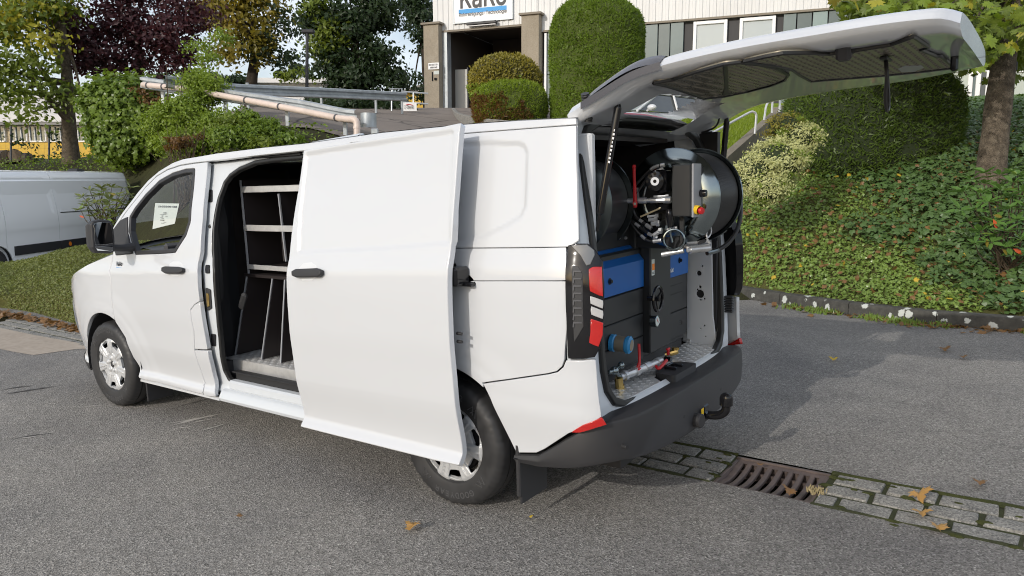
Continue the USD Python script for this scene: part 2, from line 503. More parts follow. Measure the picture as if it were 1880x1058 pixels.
def Y(x, z, flare=1.0):
    x, z = np.asarray(x, float), np.asarray(z, float)
    y = PROF(np.clip(zprime(x, z), 0.2, 2.03))
    y = y - 0.045 * (np.clip(x, -0.18, 2.1) + 0.18) * sm(z, 1.28, 1.92)
    t = np.clip((x - 3.05) / 1.4, 0, None)
    y = y - 0.38 * np.clip((x - 3.05) / 1.5, 0, None) ** 5 - 0.02 * sm(x, 2.2, 3.2)
    y = y - 0.09 * np.clip((-x - 0.60) / 0.34, 0, None) ** 2.0
    for cx in (0.0, 3.5):                                           # flared wheel arches
        d = np.hypot(x - cx, (z - 0.33))
        y = y + flare * (0.008 * sm(d, 0.66, 0.54) + 0.005 * sm(d, 0.53, 0.47))
    return y


def S_side(x, z): return np.stack([np.asarray(x, float), Y(x, z), np.asarray(z, float)], -1)
def off_side(o): return lambda x, z: np.stack([np.asarray(x, float), Y(x, z) + o, np.asarray(z, float)], -1)
def xz(px, S=S_side, g=(1.0, 1.0)): return inv(S, px, g)


van = thing('delivery_van', 'large white panel van with its side door slid back and tailgate raised', 'van', (0, 0, 0), van=True)
LEFT = (0, 1, 0)


def arch(cx, r, a0, a1, n=20, cz=0.335, sq=1.0):
    a = np.radians(np.linspace(a0, a1, n)); return np.stack([cx + r * np.cos(a), cz + r * np.sin(a) * sq], 1)


# ---- outlines in (x, z) traced on the body side
door_rear = xz([(381, 297), (376.5, 350), (372.5, 400), (368, 462), (363.5, 482), (362.5, 505), (364, 535), (367.5, 560), (372, 590), (377, 615), (381, 642), (386, 668), (391, 690), (395, 708), (397, 729)], g=(2.1, 1.0))
door_front = xz([(201, 496), (203, 510), (205, 530), (205, 551), (208, 578), (212, 592)], g=(3.2, 1.0))
arch_rear_f = xz([(230, 620), (245, 657), (254, 690), (260, 705)], g=(3.1, 0.5))
door_top = xz([(381, 297), (356, 300), (331, 304), (307, 312), (287, 324), (267, 344), (243, 374), (223, 401), (211, 424)], g=(2.5, 1.7))
roof_line = xz([(1058, 216), (950, 221), (850, 228), (700, 243), (560, 263), (480, 271), (400, 281), (366, 287), (336, 292), (317, 299), (292, 314), (272, 331), (253, 353), (238, 373), (218, 400), (206, 421)], g=(1.5, 1.9))
win_out = xz([(358, 309), (356, 341), (350, 407), (342, 432), (331, 449), (322, 464), (300, 466), (248, 468), (236, 427), (237, 398), (248, 380), (267, 356), (292, 331), (317, 317), (341, 310)], g=(2.5, 1.5))
tri_px = [(210, 420), (222, 404), (236, 397), (236, 428), (246, 466), (214, 469), (210, 450)]
win_poly = rounded(win_out, 0.02)
# a straight run down the lower edge of the bodywork
low_z = lambda x: 0.285 + 0.0 * x
door_poly = Polygon(np.vstack([door_rear[:-1], [[door_rear[-1][0], 0.285]], [[arch_rear_f[-1][0], 0.285]], arch_rear_f[::-1], door_front[::-1],
                               xz([(207, 470)], g=(3.2, 1.2)), door_top[::-1][:-1]])).buffer(0)
GAP = 0.0018
flap = Polygon(xz([(366.5, 554), (357, 560), (350, 569), (351, 585), (356, 608), (357, 641), (380.5, 642), (376, 615), (371.5, 590)], g=(2.1, 0.8))).buffer(0)
flap2 = Polygon(xz([(357, 643.5), (381, 644.5), (386, 668), (391, 690), (395, 708), (397, 729), (376, 727), (374.5, 698), (365, 670)], g=(2.1, 0.6))).buffer(0)
door_poly = door_poly.difference(flap.buffer(0.0025)).difference(flap2.buffer(0.0025))
door_poly = max(getattr(door_poly, 'geoms', [door_poly]), key=lambda g: g.area)
fd = door_poly.buffer(-GAP).difference(win_poly)
part(van, 'front_door', panel(fd, S_side, LEFT, 0.03, 0.03, 0.005), 'paint')
fdoor = Node(van.path + '/front_door', van.base, True)
ring = win_poly.buffer(-0.001).difference(win_poly.buffer(-0.030))
part(fdoor, 'window_frame', panel(ring, off_side(0.001), LEFT, 0.05, 0.04, 0.006), 'black_plastic')
tri = Polygon(xz(tri_px, g=(3.1, 1.3))).buffer(0)
part(fdoor, 'mirror_base', panel(tri, off_side(0.012), LEFT, 0.04, 0.04, 0.01), 'black_plastic')


def handle(node, S, px_bar, px_cup, off):
    """Door handle: a dark bar over a shallow cup."""
    b = xz(px_bar, S); c = xz(px_cup, S)
    bar = Polygon(b).buffer(0.004).buffer(-0.002)
    O = (lambda x, z: S(x, z) + np.array([0, 0.032, 0]))
    cup = Polygon(c).buffer(0.01)
    part(node, 'handle_cup', panel(cup, lambda x, z: S(x, z) + np.array([0, 1, 0]) * (0.0015 - 0.0)[..., None] if False else S(x, z) + np.array([0, 0.0015, 0]), LEFT, 0.02, 0.006, 0.004), 'paint_in')
    part(node, 'handle', panel(bar, O, LEFT, 0.02, 0.026, 0.009), 'black_plastic')


handle(fdoor, S_side, [(303, 490), (309, 488), (334, 489), (341, 491), (341, 497), (336, 501), (310, 501), (303, 497)], [(312, 486), (318, 482), (329, 482), (334, 487), (333, 502), (325, 505), (314, 503)], 0)
# fender and filler flap
fx = 4.33
fend = Polygon(np.vstack([[door_front[0]], xz([(207, 470)], g=(3.2, 1.2)), [[3.17, 1.262], [3.40, 1.215], [3.75, 1.13], [4.05, 1.035], [fx - 0.02, 0.93], [fx, 0.86], [fx, 0.34], [3.98, 0.30], [3.5, 0.30], door_front[5], door_front[4], door_front[3], door_front[2], door_front[1]]])).buffer(0).difference(Point(3.5, 0.345).buffer(0.415, quad_segs=24))
part(van, 'fender', panel(fend.buffer(-GAP), S_side, LEFT, 0.03, 0.03, 0.006), 'paint')
part(van, 'filler_flap', panel(flap, S_side, LEFT, 0.03, 0.03, 0.004), 'paint')
part(van, 'sill_corner', panel(flap2, S_side, LEFT, 0.03, 0.03, 0.004), 'paint')
# pillar beside the side opening and the sill under it: a stepped-in frame with the opening cut out
open_px = [(554, 288), (500, 293), (468, 298), (439, 310), (422, 322), (412, 335), (402, 362), (396, 390), (392, 420), (391, 461), (393, 500), (395, 540), (399, 580), (403, 620), (407, 660), (412, 682), (420, 697), (434, 707), (470, 717), (540, 734)]
S_in = off_side(-0.055)
op = xz(open_px, S_in, g=(1.8, 1.0))
xr = 0.80
opening = Polygon(np.vstack([op, [[1.1, op[-1][1] - 0.02], [xr + 0.06, op[-1][1] - 0.03], [xr + 0.02, 0.55], [xr + 0.03, op[0][1] + 0.06], [1.1, op[0][1] + 0.03]]])).buffer(0).buffer(-0.02).buffer(0.02)
bp_left = np.vstack([xz([(384, 297)], S_in, g=(2.1, 1.8)), xz([(378, 360), (372, 430), (372, 465), (374, 520), (376, 560), (383, 610), (385, 650), (392, 690), (397, 700)], S_in, g=(2.1, 1.0))])
frame_poly = Polygon(np.vstack([bp_left[0] + [0.09, 0.035], bp_left[1:] + [0.10, 0], [[bp_left[-1][0] + 0.10, 0.31], [xr, 0.31], [xr, op[0][1] + 0.13], [1.4, op[0][1] + 0.085]]])).buffer(0)
part(van, 'door_frame', panel(frame_poly.difference(opening.buffer(0.012)), S_in, LEFT, 0.03, 0.035, 0.012), 'paint_matt')
gapq = Polygon(xz([(360, 474), (372, 478), (373, 520), (378, 570), (384, 620), (389, 660), (389, 688), (380, 660), (370, 600), (362, 560), (358, 510)], off_side(-0.046), g=(2.1, 0.9))).buffer(0)
part(van, 'pillar_seal', panel(gapq, off_side(-0.046), LEFT, 0.04, 0.02, 0.003), 'seal')
sealp = opening.buffer(0.015).difference(opening.buffer(-0.012))
part(van, 'door_seal', panel(sealp, off_side(-0.050), LEFT, 0.05, 0.03, 0.010), 'seal')
for q in ([(386, 348), (391, 348), (391, 371), (385, 371)], [(379, 486), (386, 486), (386, 502), (379, 502)], [(379, 528), (388, 532), (390, 566), (382, 571)], [(389, 613), (397, 614), (397, 636), (390, 635)]):
    part(van, 'latch_plate', panel(rounded(xz(q, S_in, g=(2.0, 1.0)), 0.008), off_side(-0.045), LEFT, 0.03, 0.01, 0.003), 'gloss_black' if q[0][1] != 528 else 'cab_dark')
part(van, 'striker', panel(rounded(xz([(382, 538), (386, 539), (388, 562), (384, 563)], S_in, g=(2.0, 1.0)), 0.003), off_side(-0.038), LEFT, 0.03, 0.008, 0.002), 'brass')
# upper rail above the opening: a dark channel
rail = Polygon(np.vstack([xz([(386, 297), (470, 287.5), (555, 278)], S_in, g=(1.8, 1.9)), xz([(555, 285), (470, 290.5), (430, 296), (388, 300)], S_in, g=(1.8, 1.9))])).buffer(0)
part(van, 'door_rail', panel(rail, off_side(-0.040), LEFT, 0.05, 0.03, 0.004), 'dark_trim')
# sill: rounded bottom lip under doors, from wheel to wheel
xa, xb = 0.40, arch_rear_f[-1][0]
sec = np.array([[0.90, 0.335], [0.935, 0.335], [0.952, 0.325], [0.968, 0.300], [0.974, 0.283], [0.966, 0.262], [0.940, 0.250], [0.88, 0.248]])
P = np.array([[[x, y, z] for y, z in sec] for x in np.linspace(xa, door_rear[-1][0] - 0.012, 12)])
part(van, 'sill', gridmesh(P), 'paint_matt', 40)
sec2 = np.array([[0.955, 0.284], [0.972, 0.276], [0.972, 0.262], [0.940, 0.250], [0.88, 0.248]])
part(van, 'sill', gridmesh(np.array([[[x, y, z] for y, z in sec2] for x in np.linspace(door_rear[-1][0] - 0.012, xb, 8)])), 'paint', 40)
part(van, 'sill_step', bx(1.0, 2.02, 0.86, 0.925, 0.335, 0.40, 0.012), 'paint_matt')
# roof side: the cant rail above doors and panels
top_edge = roof_line
low_edge = np.vstack([door_top[::-1] * 1.0])
xt = np.array([q[0] for q in roof_line]); zt = np.array([q[1] for q in roof_line])
o_ = np.argsort(xt); RX, RZ = xt[o_], zt[o_]
roofz = lambda x: np.interp(x, RX, RZ)
yt = lambda x: Y(x, roofz(x))
dtl = door_top[np.argsort(door_top[:, 0])]
xs = np.linspace(-0.735, 2.07, 40)
rtop = xz([(383, 297), (470, 286), (555, 277)], g=(1.8, 1.9))
lowz = np.where(xs < 0.82, 1.935 + 0.0 * xs, np.interp(xs, rtop[::-1, 0], rtop[::-1, 1]))
print('cant', RX.round(2).tolist(), RZ.round(3).tolist(), rtop.round(3).tolist(), dtl[:3].round(3).tolist(), op[:3].round(3).tolist())
cant = Polygon(np.vstack([np.stack([xs, lowz], 1), (dtl + [0, 0.004])[1:], np.stack([RX[::-1], RZ[::-1]], 1)])).buffer(0)
part(van, 'roof_side', panel(cant.buffer(-0.001), S_side, LEFT, 0.03, 0.02, 0.004), 'paint')
right_side = []
right_side.append(mirror_y(panel(cant.buffer(-0.001), S_side, LEFT, 0.05, 0.02, 0.004)))
# rear quarter: upper panel with a pressed window field, a middle strip and a lower panel
q1z = xz([(836, 456), (900, 455.5), (1038, 454)], g=(-0.5, 1.4)); q2z = xz([(865, 516), (1040, 515)], g=(-0.5, 1.2))
qedge = xz([(1058, 226), (1059, 300), (1061, 380), (1063, 442), (1046, 449)], g=(-0.75, 1.6))
za = lambda x: np.interp(x, [q1z[2][0], q1z[0][0], 0.82], [q1z[2][1], q1z[0][1], q1z[0][1] - 0.055])
zb = lambda x: np.interp(x, [q2z[1][0], q2z[0][0], 0.82], [q2z[1][1], q2z[0][1], q2z[0][1] - 0.04])
fld = Polygon(xz([(700, 262), (950, 263), (963, 268), (967, 282), (965, 340), (963, 380), (955, 398), (930, 414), (885, 436), (850, 447), (700, 452)], g=(-0.4, 1.6))).buffer(-0.03).buffer(0.03)


def recess(base, fieldpoly, depth=0.009, w=0.016):
    def S(x, z):
        x, z = np.asarray(x, float), np.asarray(z, float)
        p = base(x, z)
        pts = shapely.points(x, z)
        d = np.where(shapely.contains(fieldpoly, pts), 1, -1) * shapely.distance(fieldpoly.exterior, pts)
        p[..., 1] -= depth * sm(d, -w * 0.5, w * 0.5)
        return p
    shapely.prepare(fieldpoly)
    return S


xs2 = np.linspace(0.8, qedge[4][0], 14)
Q1 = Polygon(np.vstack([np.stack([xs2, za(xs2) + 0.0012], 1), qedge[::-1][1:], [[-0.735, 1.933], [0.8, 1.933]]])).buffer(0)
part(van, 'rear_side_panel', panel(Q1.buffer(-0.0004), recess(S_side, fld, 0.011, 0.034), LEFT, 0.0125, 0.025, 0.004), 'paint')
le = xz([(1039, 454), (1040, 490), (1041, 515), (1041, 600), (1040, 662)], g=(-0.72, 1.2))
Q2 = Polygon(np.vstack([np.stack([xs2[:-1], za(xs2[:-1]) - 0.0012], 1), le[:3], np.stack([xs2[:-1], zb(xs2[:-1]) + 0.0012], 1)[::-1]])).buffer(0)
slot = rounded(xz([(800, 484), (836, 484), (844, 500), (862, 506), (870, 515), (860, 518), (800, 518)], g=(-0.2, 1.2)), 0.004)
part(van, 'rail_strip', panel(Q2.difference(slot), S_side, LEFT, 0.025, 0.025, 0.003), 'paint')
lowline = xz([(885, 703), (950, 694), (1005, 686), (1022, 682), (1032, 673), (1037, 660)], g=(-0.5, 0.8))
ac = arch(0.0, 0.425, 0, 178, 30, 0.34)
ac = ac[::-1]
ra = xz([(840, 664), (870, 690), (895, 730), (915, 770), (930, 800), (945, 833)], g=(-0.2, 0.6))
Q3 = Polygon(np.vstack([np.stack([xs2[:-1], zb(xs2[:-1]) - 0.0012], 1), [le[2] - [0, 0.004]], [le[3]], [lowline[5] + [0.002, 0.0]], lowline[4::-1], [[-0.40, 0.285], [0.8, 0.285]]])).buffer(0).difference(Point(0, 0.345).buffer(0.432, quad_segs=24))
part(van, 'lower_side_panel', panel(Q3.buffer(-0.0004).difference(slot), S_side, LEFT, 0.02, 0.025, 0.003), 'paint')
# corner surface: side wall running round into the rear
CX = np.array([0.0, 0.25, 0.36, 0.46, 0.56, 0.64, 0.80, 1.0])       # arc length from x = -0.40
PATHX = PchipInterpolator(CX, [-0.40, -0.65, -0.757, -0.845, -0.912, -0.940, -0.955, -0.965])
PATHY = PchipInterpolator(CX, [0.0, -0.003, -0.010, -0.035, -0.085, -0.150, -0.310, -0.51])


def S_corner(o=0.0, shr=None):
    def S(s, z):
        s, z = np.asarray(s, float), np.asarray(z, float)
        y0 = Y(np.full_like(s, -0.40), z)
        x, y = PATHX(s), y0 + PATHY(s)
        k = np.clip((z - 1.0) / 1.0, 0, 1)
        x = x + 0.06 * k * sm(s, 0.2, 0.6)
        if o:
            tx, ty = PATHX(s, 1), PATHY(s, 1); L = np.hypot(tx, ty)
            x, y = x + o * ty / L, y - o * tx / L
        return np.stack([x, y, z], -1)
    return S


SC = S_corner()
cn = lambda px, S=SC, g=(0.3, 0.8): inv(S, px, g)
Q4 = Polygon(np.vstack([cn([(886, 704.6), (951, 695.6), (1006, 687.6), (1023, 683.6), (1033.6, 674.5), (1039, 661.5), (1070, 662), (1094, 660), (1097, 700), (1101, 740), (1105, 766), (1060, 790), (1043, 797), (1000, 825), (985, 832), (947, 832), (932, 800), (917, 770), (900, 733)])])).buffer(0)
part(van, 'rear_corner', panel(Q4.buffer(-0.001), SC, (-0.5, 0.8, 0), 0.02, 0.025, 0.004), 'paint')
# reflector on the bumper
part(van, 'reflector', panel(Polygon(cn([(1046, 795), (1070, 781), (1105, 767), (1115, 780), (1095, 786), (1065, 795)], S_corner(0.006))).buffer(0), S_corner(0.006), (-0.5, 0.8, 0), 0.03, 0.02, 0.003), 'red_lens')
# ---- tail lamp
LS = S_corner(0.004)
lamp = Polygon(cn([(1042, 450), (1060, 447), (1079, 447), (1092, 457), (1108, 480), (1110, 520), (1110, 560), (1108, 590), (1103, 637), (1092, 657), (1042, 660)], LS)).buffer(0)
part(van, 'tail_lamp', panel(lamp, LS, (-0.5, 0.8, 0), 0.02, 0.05, 0.006), 'gloss_black')
tl = Node(van.path + '/tail_lamp', van.base, True)
L2 = S_corner(0.010)
for nm, q, m_ in (('red_lens', [(1081, 494), (1088, 490), (1106, 489), (1108, 546), (1100, 543), (1083, 535)], 'red_lens'), ('white_lens', [(1083, 543), (1108, 552), (1108, 568), (1084, 558)], 'clear_lens'),
                  ('white_lens', [(1084, 562), (1108, 571), (1108, 587), (1085, 578)], 'clear_lens'), ('red_lens', [(1084, 585), (1108, 593), (1107, 615), (1099, 638), (1081, 630), (1084, 610)], 'red_lens'),
                  ('clear_cover', [(1046, 450), (1078, 449), (1091, 459), (1092, 468), (1084, 486), (1076, 488), (1066, 470)], 'smoke_lens')):
    part(tl, nm, panel(Polygon(cn(q, L2)).buffer(0), L2, (-0.5, 0.8, 0), 0.03, 0.010, 0.004), m_)
ribs = []
for i in range(8):
    y0_ = 497 + i * 13.5
    ribs.append(panel(Polygon(cn([(1052, y0_), (1068, y0_), (1067 + i * .3, y0_ + 3), (1054, y0_ + 3.2), (1054, y0_ + 10), (1051, y0_ + 10)], L2)).buffer(0), L2, (-0.5, 0.8, 0), 0.03, 0.008, 0.001))
for rb in ribs: part(tl, 'lamp_rib', rb, 'cab_grey')
part(tl, 'lamp_field', panel(Polygon(cn([(1050, 488), (1061, 489), (1070, 505), (1071, 600), (1053, 630)], L2)).buffer(0), S_corner(0.006), (-0.5, 0.8, 0), 0.03, 0.008, 0.002), 'cab_dark')
# ---- rear opening: flange surface, rubber seal, inner walls, floor
RSX = PchipInterpolator([0.3, 0.5, 0.65, 1.3, 1.78, 2.0, 2.1], [-0.87, -0.85, -0.82, -0.775, -0.70, -0.66, -0.64])


def S_rear(o=0.0):
    return lambda y, z: np.stack([RSX(np.asarray(z, float)) - o, np.asarray(y, float), np.asarray(z, float)], -1)


RS = S_rear()
rv = lambda px, S=RS, g=(0.3, 1.2): inv(S, px, g)
seal_half = rv([(1069, 300), (1068, 340), (1068, 378), (1074, 435), (1091, 500), (1099, 580), (1103, 650), (1108, 705), (1116, 745), (1127, 758), (1140, 763)])
print('seal', seal_half.round(2).tolist())
sl = [(0.0, 2.005), (0.30, 1.998), (0.56, 1.965), (0.68, 1.925), (0.745, 1.86), (0.775, 1.76), (0.79, 1.6), (0.80, 1.38), (0.80, 1.1), (0.795, 0.80), (0.775, 0.70), (0.72, 0.63), (0.62, 0.59), (0.3, 0.57), (0.0, 0.565)]
half = np.array(sl)
full = Polygon(np.vstack([half, (half * [-1, 1])[::-1]])).buffer(0)
part(van, 'tailgate_seal', panel(full.buffer(0.02).difference(full.buffer(-0.022)), S_rear(0.02), (-1, 0, 0), 0.05, 0.035, 0.012), 'seal')
outer = np.array([(0, 2.035), (0.5, 2.02), (0.70, 1.985), (0.80, 1.935), (0.865, 1.80), (0.90, 1.6), (0.925, 1.42), (0.925, 0.9), (0.91, 0.70), (0.88, 0.60), (0.80, 0.54), (0, 0.53)])
outp = Polygon(np.vstack([outer, (outer * [-1, 1])[::-1]])).buffer(0)
part(van, 'rear_frame', panel(outp.difference(full.buffer(0.0)), RS, (-1, 0, 0), 0.05, 0.04, 0.006), 'paint_matt')
# gutter between side panel and seal on each side
for sg in (1, -1):
    zz_ = np.linspace(0.62, 1.95, 24); qz_ = qedge[:4][np.argsort(qedge[:4, 1])]
    rows = []
    for z in zz_:
        ye = float(Y(np.array(-0.74), np.array(z))) - 0.012
        rows.append([[float(np.interp(z, qz_[:, 1], qz_[:, 0])) if z > 1.40 else -0.735, sg * (ye + 0.002), z], [min(RSX(z) + 0.035, -0.70), sg * (ye - 0.012), z], [RSX(z) + 0.02, sg * 0.83, z]])
    part(van, 'rain_gutter', gridmesh(np.array(rows)), 'paint_matt', 30)
# inner right pillar (white, pierced), inside walls, floor and ceiling
pil_px = [(1273, 466), (1303, 466), (1307, 520), (1313, 575), (1321, 637), (1276, 637), (1274, 560)]
Xw, yw = -0.52, 0.665
holes = []
ppoly = Polygon([(-0.80, 0.60), (-0.775, 0.8), (-0.765, 1.2), (-0.735, 1.5), (-0.68, 1.8), (-0.60, 1.95), (-0.50, 1.95), (-0.57, 1.6), (-0.60, 1.2), (-0.60, 0.60)])
PYs = lambda a, b: np.stack([np.asarray(a, float), -0.735 - 0.0 * np.asarray(a), np.asarray(b, float)], -1)
hp = [(1289, 489), (1283, 502), (1285, 527), (1280, 532), (1285, 540), (1293, 549), (1286, 551), (1286, 604), (1293, 598), (1295, 618)]
hr = [0.006, 0.016, 0.009, 0.006, 0.026, 0.006, 0.006, 0.005, 0.006, 0.005]
hx = np.array([on(1, -0.735, *q) for q in hp])[:, [0, 2]]
pin = ppoly.difference(unary_union([Point(*c).buffer(r) for c, r in zip(hx, hr)]))
part(van, 'inner_pillar', panel(pin, PYs, (0, 1, 0), 0.05, 0.012, 0.003), 'paint_in')
part(van, 'pillar_void', bx(-0.79, -0.5, -0.80, -0.752, 0.6, 1.95), 'dark_trim')
part(van, 'inner_pillar', bx(-0.76, -0.60, 0.735, 0.78, 0.62, 1.9, 0.01), 'paint_in')


def tread(P0, U, V, poly, pitch=0.034, l=0.026, w=0.0075, h=0.0022):
    """Raised lozenges of tread plate inside a polygon of the plane."""
    x0, y0, x1, y1 = poly.bounds; N = np.cross(U, V)
    ms = []; shapely.prepare(poly)
    i = 0
    base = np.array([[-l / 2, 0, 0], [0, -w / 2, 0], [l / 2, 0, 0], [0, w / 2, 0], [-l / 4, 0, h], [l / 4, 0, h]])
    F = np.array([[0, 1, 4], [1, 5, 4], [1, 2, 5], [2, 3, 5], [3, 4, 5], [3, 0, 4]])
    vs, fs, o = [], [], 0
    for a in np.arange(x0 + pitch / 2, x1, pitch):
        for b in np.arange(y0 + pitch / 2, y1, pitch):
            i = int(round((a - x0) / pitch) + round((b - y0) / pitch))
            if not shapely.contains_xy(poly, a, b): continue
            t = math.pi / 4 if i % 2 else -math.pi / 4
            R = np.array([[math.cos(t), math.sin(t), 0], [-math.sin(t), math.cos(t), 0], [0, 0, 1]])
            q = base @ R + [a, b, 0]
            vs.append(np.asarray(P0) + q @ np.array([U, V, N])); fs.append(F + o); o += 6
    return trimesh.Trimesh(np.vstack(vs), np.vstack(fs), process=False)


flo = Polygon([(-0.60, -0.74), (-0.60, 0.76), (-0.80, 0.76), (-0.835, 0.62), (-0.845, 0.28), (-0.845, 0.22), (-0.77, 0.15), (-0.77, -0.15), (-0.845, -0.22), (-0.835, -0.62), (-0.80, -0.74)])
part(van, 'load_floor', prism(flo, (0, 0, 0.600), (1, 0, 0), (0, 1, 0), (0, 0, 1), 0.008), 'alu')
lf = Node(van.path + '/load_floor', van.base, True)
part(lf, 'tread_pattern', tread((0, 0, 0.6083), (1, 0, 0), (0, 1, 0), flo.buffer(-0.01)), 'alu', False)
part(van, 'floor_edge', gridmesh(np.array([[[-0.80 - 0.045 * (1 - (y / 0.76) ** 4), y, 0.606], [-0.835 - 0.045 * (1 - (y / 0.76) ** 4), y, 0.585], [-0.85 - 0.03 * (1 - (y / 0.76) ** 4), y, 0.55]] for y in np.linspace(-0.74, 0.74, 30)])), 'paint_matt', 40)
lt = rounded([(-0.90, 0.16), (-0.80, 0.15), (-0.765, 0.11), (-0.755, 0.0), (-0.765, -0.11), (-0.80, -0.15), (-0.90, -0.16)], 0.02)
part(van, 'lock_cover', prism(lt, (0, 0, 0.585), (1, 0, 0), (0, 1, 0), (0, 0, 1), 0.045), 'black_plastic')
lk = Node(van.path + '/lock_cover', van.base, True)
part(lk, 'lock_catch', cat(bx(-0.86, -0.79, -0.05, -0.035, 0.63, 0.645, .003), bx(-0.86, -0.79, 0.035, 0.05, 0.63, 0.645, .003), tube([(-0.80, -0.04, 0.645), (-0.80, 0.04, 0.645)], 0.007)), 'gloss_black')
# cargo hold: liner walls, ceiling, front bulkhead; the side walls hold the tread-pattern liner
hold = []
hold.append(bx(-0.60, 2.15, -0.80, -0.77, 0.42, 1.93)); hold.append(bx(-0.60, 0.76, 0.79, 0.81, 0.42, 1.90))
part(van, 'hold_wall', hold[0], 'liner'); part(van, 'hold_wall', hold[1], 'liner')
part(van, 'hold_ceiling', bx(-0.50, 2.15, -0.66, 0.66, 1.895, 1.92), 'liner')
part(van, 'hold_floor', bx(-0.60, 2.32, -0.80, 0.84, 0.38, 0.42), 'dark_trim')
part(van, 'headliner', gridmesh(np.array([[[-0.62 + a, y, 1.93 + 0.02 - 0.10 * a - 0.10 * abs(y) ** 4] for y in np.linspace(-0.74, 0.74, 16)] for a in np.linspace(0, 0.35, 6)])), 'paint_in', 40)
wl = Polygon([(-0.60, 0.60), (-0.60, 1.62), (-0.45, 1.90), (0.6, 1.90), (0.6, 0.60)])
part(van, 'wall_tread', tread((0, -0.769, 0), (1, 0, 0), (0, 0, 1), wl, 0.045, 0.034, 0.010, 0.003), 'gloss_black', False)
# moulded bulkhead left of the shelves, seen through the side door
bh = [(412, 335), (440, 318), (545, 300), (545, 690), (470, 690), (424, 690), (414, 640), (407, 560), (404, 470), (405, 380)]
part(van, 'bulkhead', prism(Polygon([(-0.80, 0.4), (0.86, 0.4), (0.86, 1.25), (0.70, 1.86), (-0.68, 1.86), (-0.80, 1.25)]), (2.36, 0, 0), (0, 1, 0), (0, 0, 1), (1, 0, 0), 0.03), 'liner')
rows = []
for z in np.linspace(0.40, 1.87, 24):
    k = (z - 0.5) / 1.35
    bul = 0.05 + 0.10 * math.exp(-((k - 0.70) / 0.22) ** 2) + 0.05 * math.exp(-((k - 0.15) / 0.15) ** 2)
    yo = min(0.90, float(Y(2.1, z)) - 0.085)
    rows.append([[2.12, yo, z], [2.15, yo - 0.03, z], [2.33 - bul, min(0.80, yo - 0.06), z], [2.335 - bul * 1.1, 0.72, z], [2.34 - bul * 0.5, 0.66, z], [2.355, 0.55, z]])
part(van, 'bulkhead_moulding', gridmesh(np.array(rows)), 'cab_dark', 60)
part(van, 'grab_handle', tube(spline([(2.16, 0.86, 1.45), (2.12, 0.855, 1.40), (2.11, 0.855, 1.2), (2.12, 0.855, 0.98), (2.16, 0.86, 0.92)], 6), 0.020, 8), 'cab_dark')
part(van, 'grab_handle', obox(on(1, 0.78, 446, 553), np.array([.5, 0, -.86]), np.array([0, 1, 0]), np.array([.86, 0, .5]), 0.13, 0.04, 0.05, 0.015), 'cab_dark')
part(van, 'step_tread', cat(bx(1.02, 2.0, 0.845, 0.90, 0.452, 0.462, .003), bx(1.02, 2.0, 0.86, 0.87, 0.40, 0.452)), 'dark_trim')
# ---- roof, windscreen, bonnet, nose
xr_ = np.concatenate([np.linspace(-0.70, 2.0, 16), [2.15, 2.3]])
rows = []
for x in xr_:
    z0, y0 = float(roofz(x)), float(yt(x)) - 0.002
    cr = 0.035 if x > -0.5 else 0.030
    rows.append([[x, y0 * s, z0 + cr * (1 - abs(s) ** 2.6)] for s in np.linspace(-1, 1, 25)])
part(van, 'roof', gridmesh(np.array(rows)), 'paint', 40)
apx = np.linspace(2.3, RX[-1], 14)
bow = lambda x: 0.05 + 0.35 * np.clip((x - 2.3) / (RX[-1] - 2.3), 0, 1)
def shield(inset, lift):
    R = []
    for x in apx:
        z0, y0 = float(roofz(x)), float(yt(x)) - 0.002
        R.append([[x + bow(x) * (1 - s ** 2) + lift, y0 * s * inset, z0 + 0.035 * (1 - abs(s) ** 2.6) + lift] for s in np.linspace(-1, 1, 21)])
    return gridmesh(np.array(R))
part(van, 'windscreen', shield(1.0, 0.0), 'window_glass', 60)
Rb = []
xe = [3.15, 3.40, 3.75, 4.05, 4.26]; ze = [1.262, 1.215, 1.13, 1.035, 0.93]
for x, z in zip(xe, ze):
    y0 = float(Y(np.array(x), np.array(z))) - 0.004
    Rb.append([[x + 0.22 * (1 - s ** 2) * (1 if x > 4 else 0.9), y0 * s, z + 0.07 * (1 - s ** 4)] for s in np.linspace(-1, 1, 21)])
part(van, 'bonnet', gridmesh(np.array(Rb)), 'paint', 60)
part(van, 'scuttle', gridmesh(np.array([[[3.02 + bow(3.1) * (1 - s ** 2), 0.93 * s, 1.26 + .035 * (1 - s ** 4)], [3.20 + 0.20 * (1 - s ** 2), 0.95 * s, 1.25 + 0.07 * (1 - s ** 4)]] for s in np.linspace(-1, 1, 15)])), 'dark_trim')
Rn = []
for z, dx in zip([0.93, 0.86, 0.75, 0.6, 0.45, 0.34], [0.0, 0.02, 0.05, 0.07, 0.06, 0.03]):
    y0 = float(Y(np.array(4.28), np.array(z))) - 0.004
    Rn.append([[4.27 + dx + 0.22 * (1 - s ** 2), y0 * s, z] for s in np.linspace(-1, 1, 21)])
part(van, 'front_bumper', gridmesh(np.array(Rn)), 'paint', 60)
part(van, 'grille', gridmesh(np.array([[[4.30 + dx + 0.222 * (1 - s ** 2), 0.5 * s, z] for s in np.linspace(-1, 1, 11)] for z, dx in ((0.84, .028), (0.75, .053), (0.62, .070), (0.5, .066))])), 'gloss_black')
part(van, 'headlight', panel(Polygon([(4.275, 0.945), (4.20, 0.975), (4.06, 1.015), (3.98, 1.03), (4.05, 0.985), (4.17, 0.90), (4.275, 0.84)]), off_side(0.004), (0.5, 0.8, 0), 0.04, 0.02, 0.004), 'clear_lens')
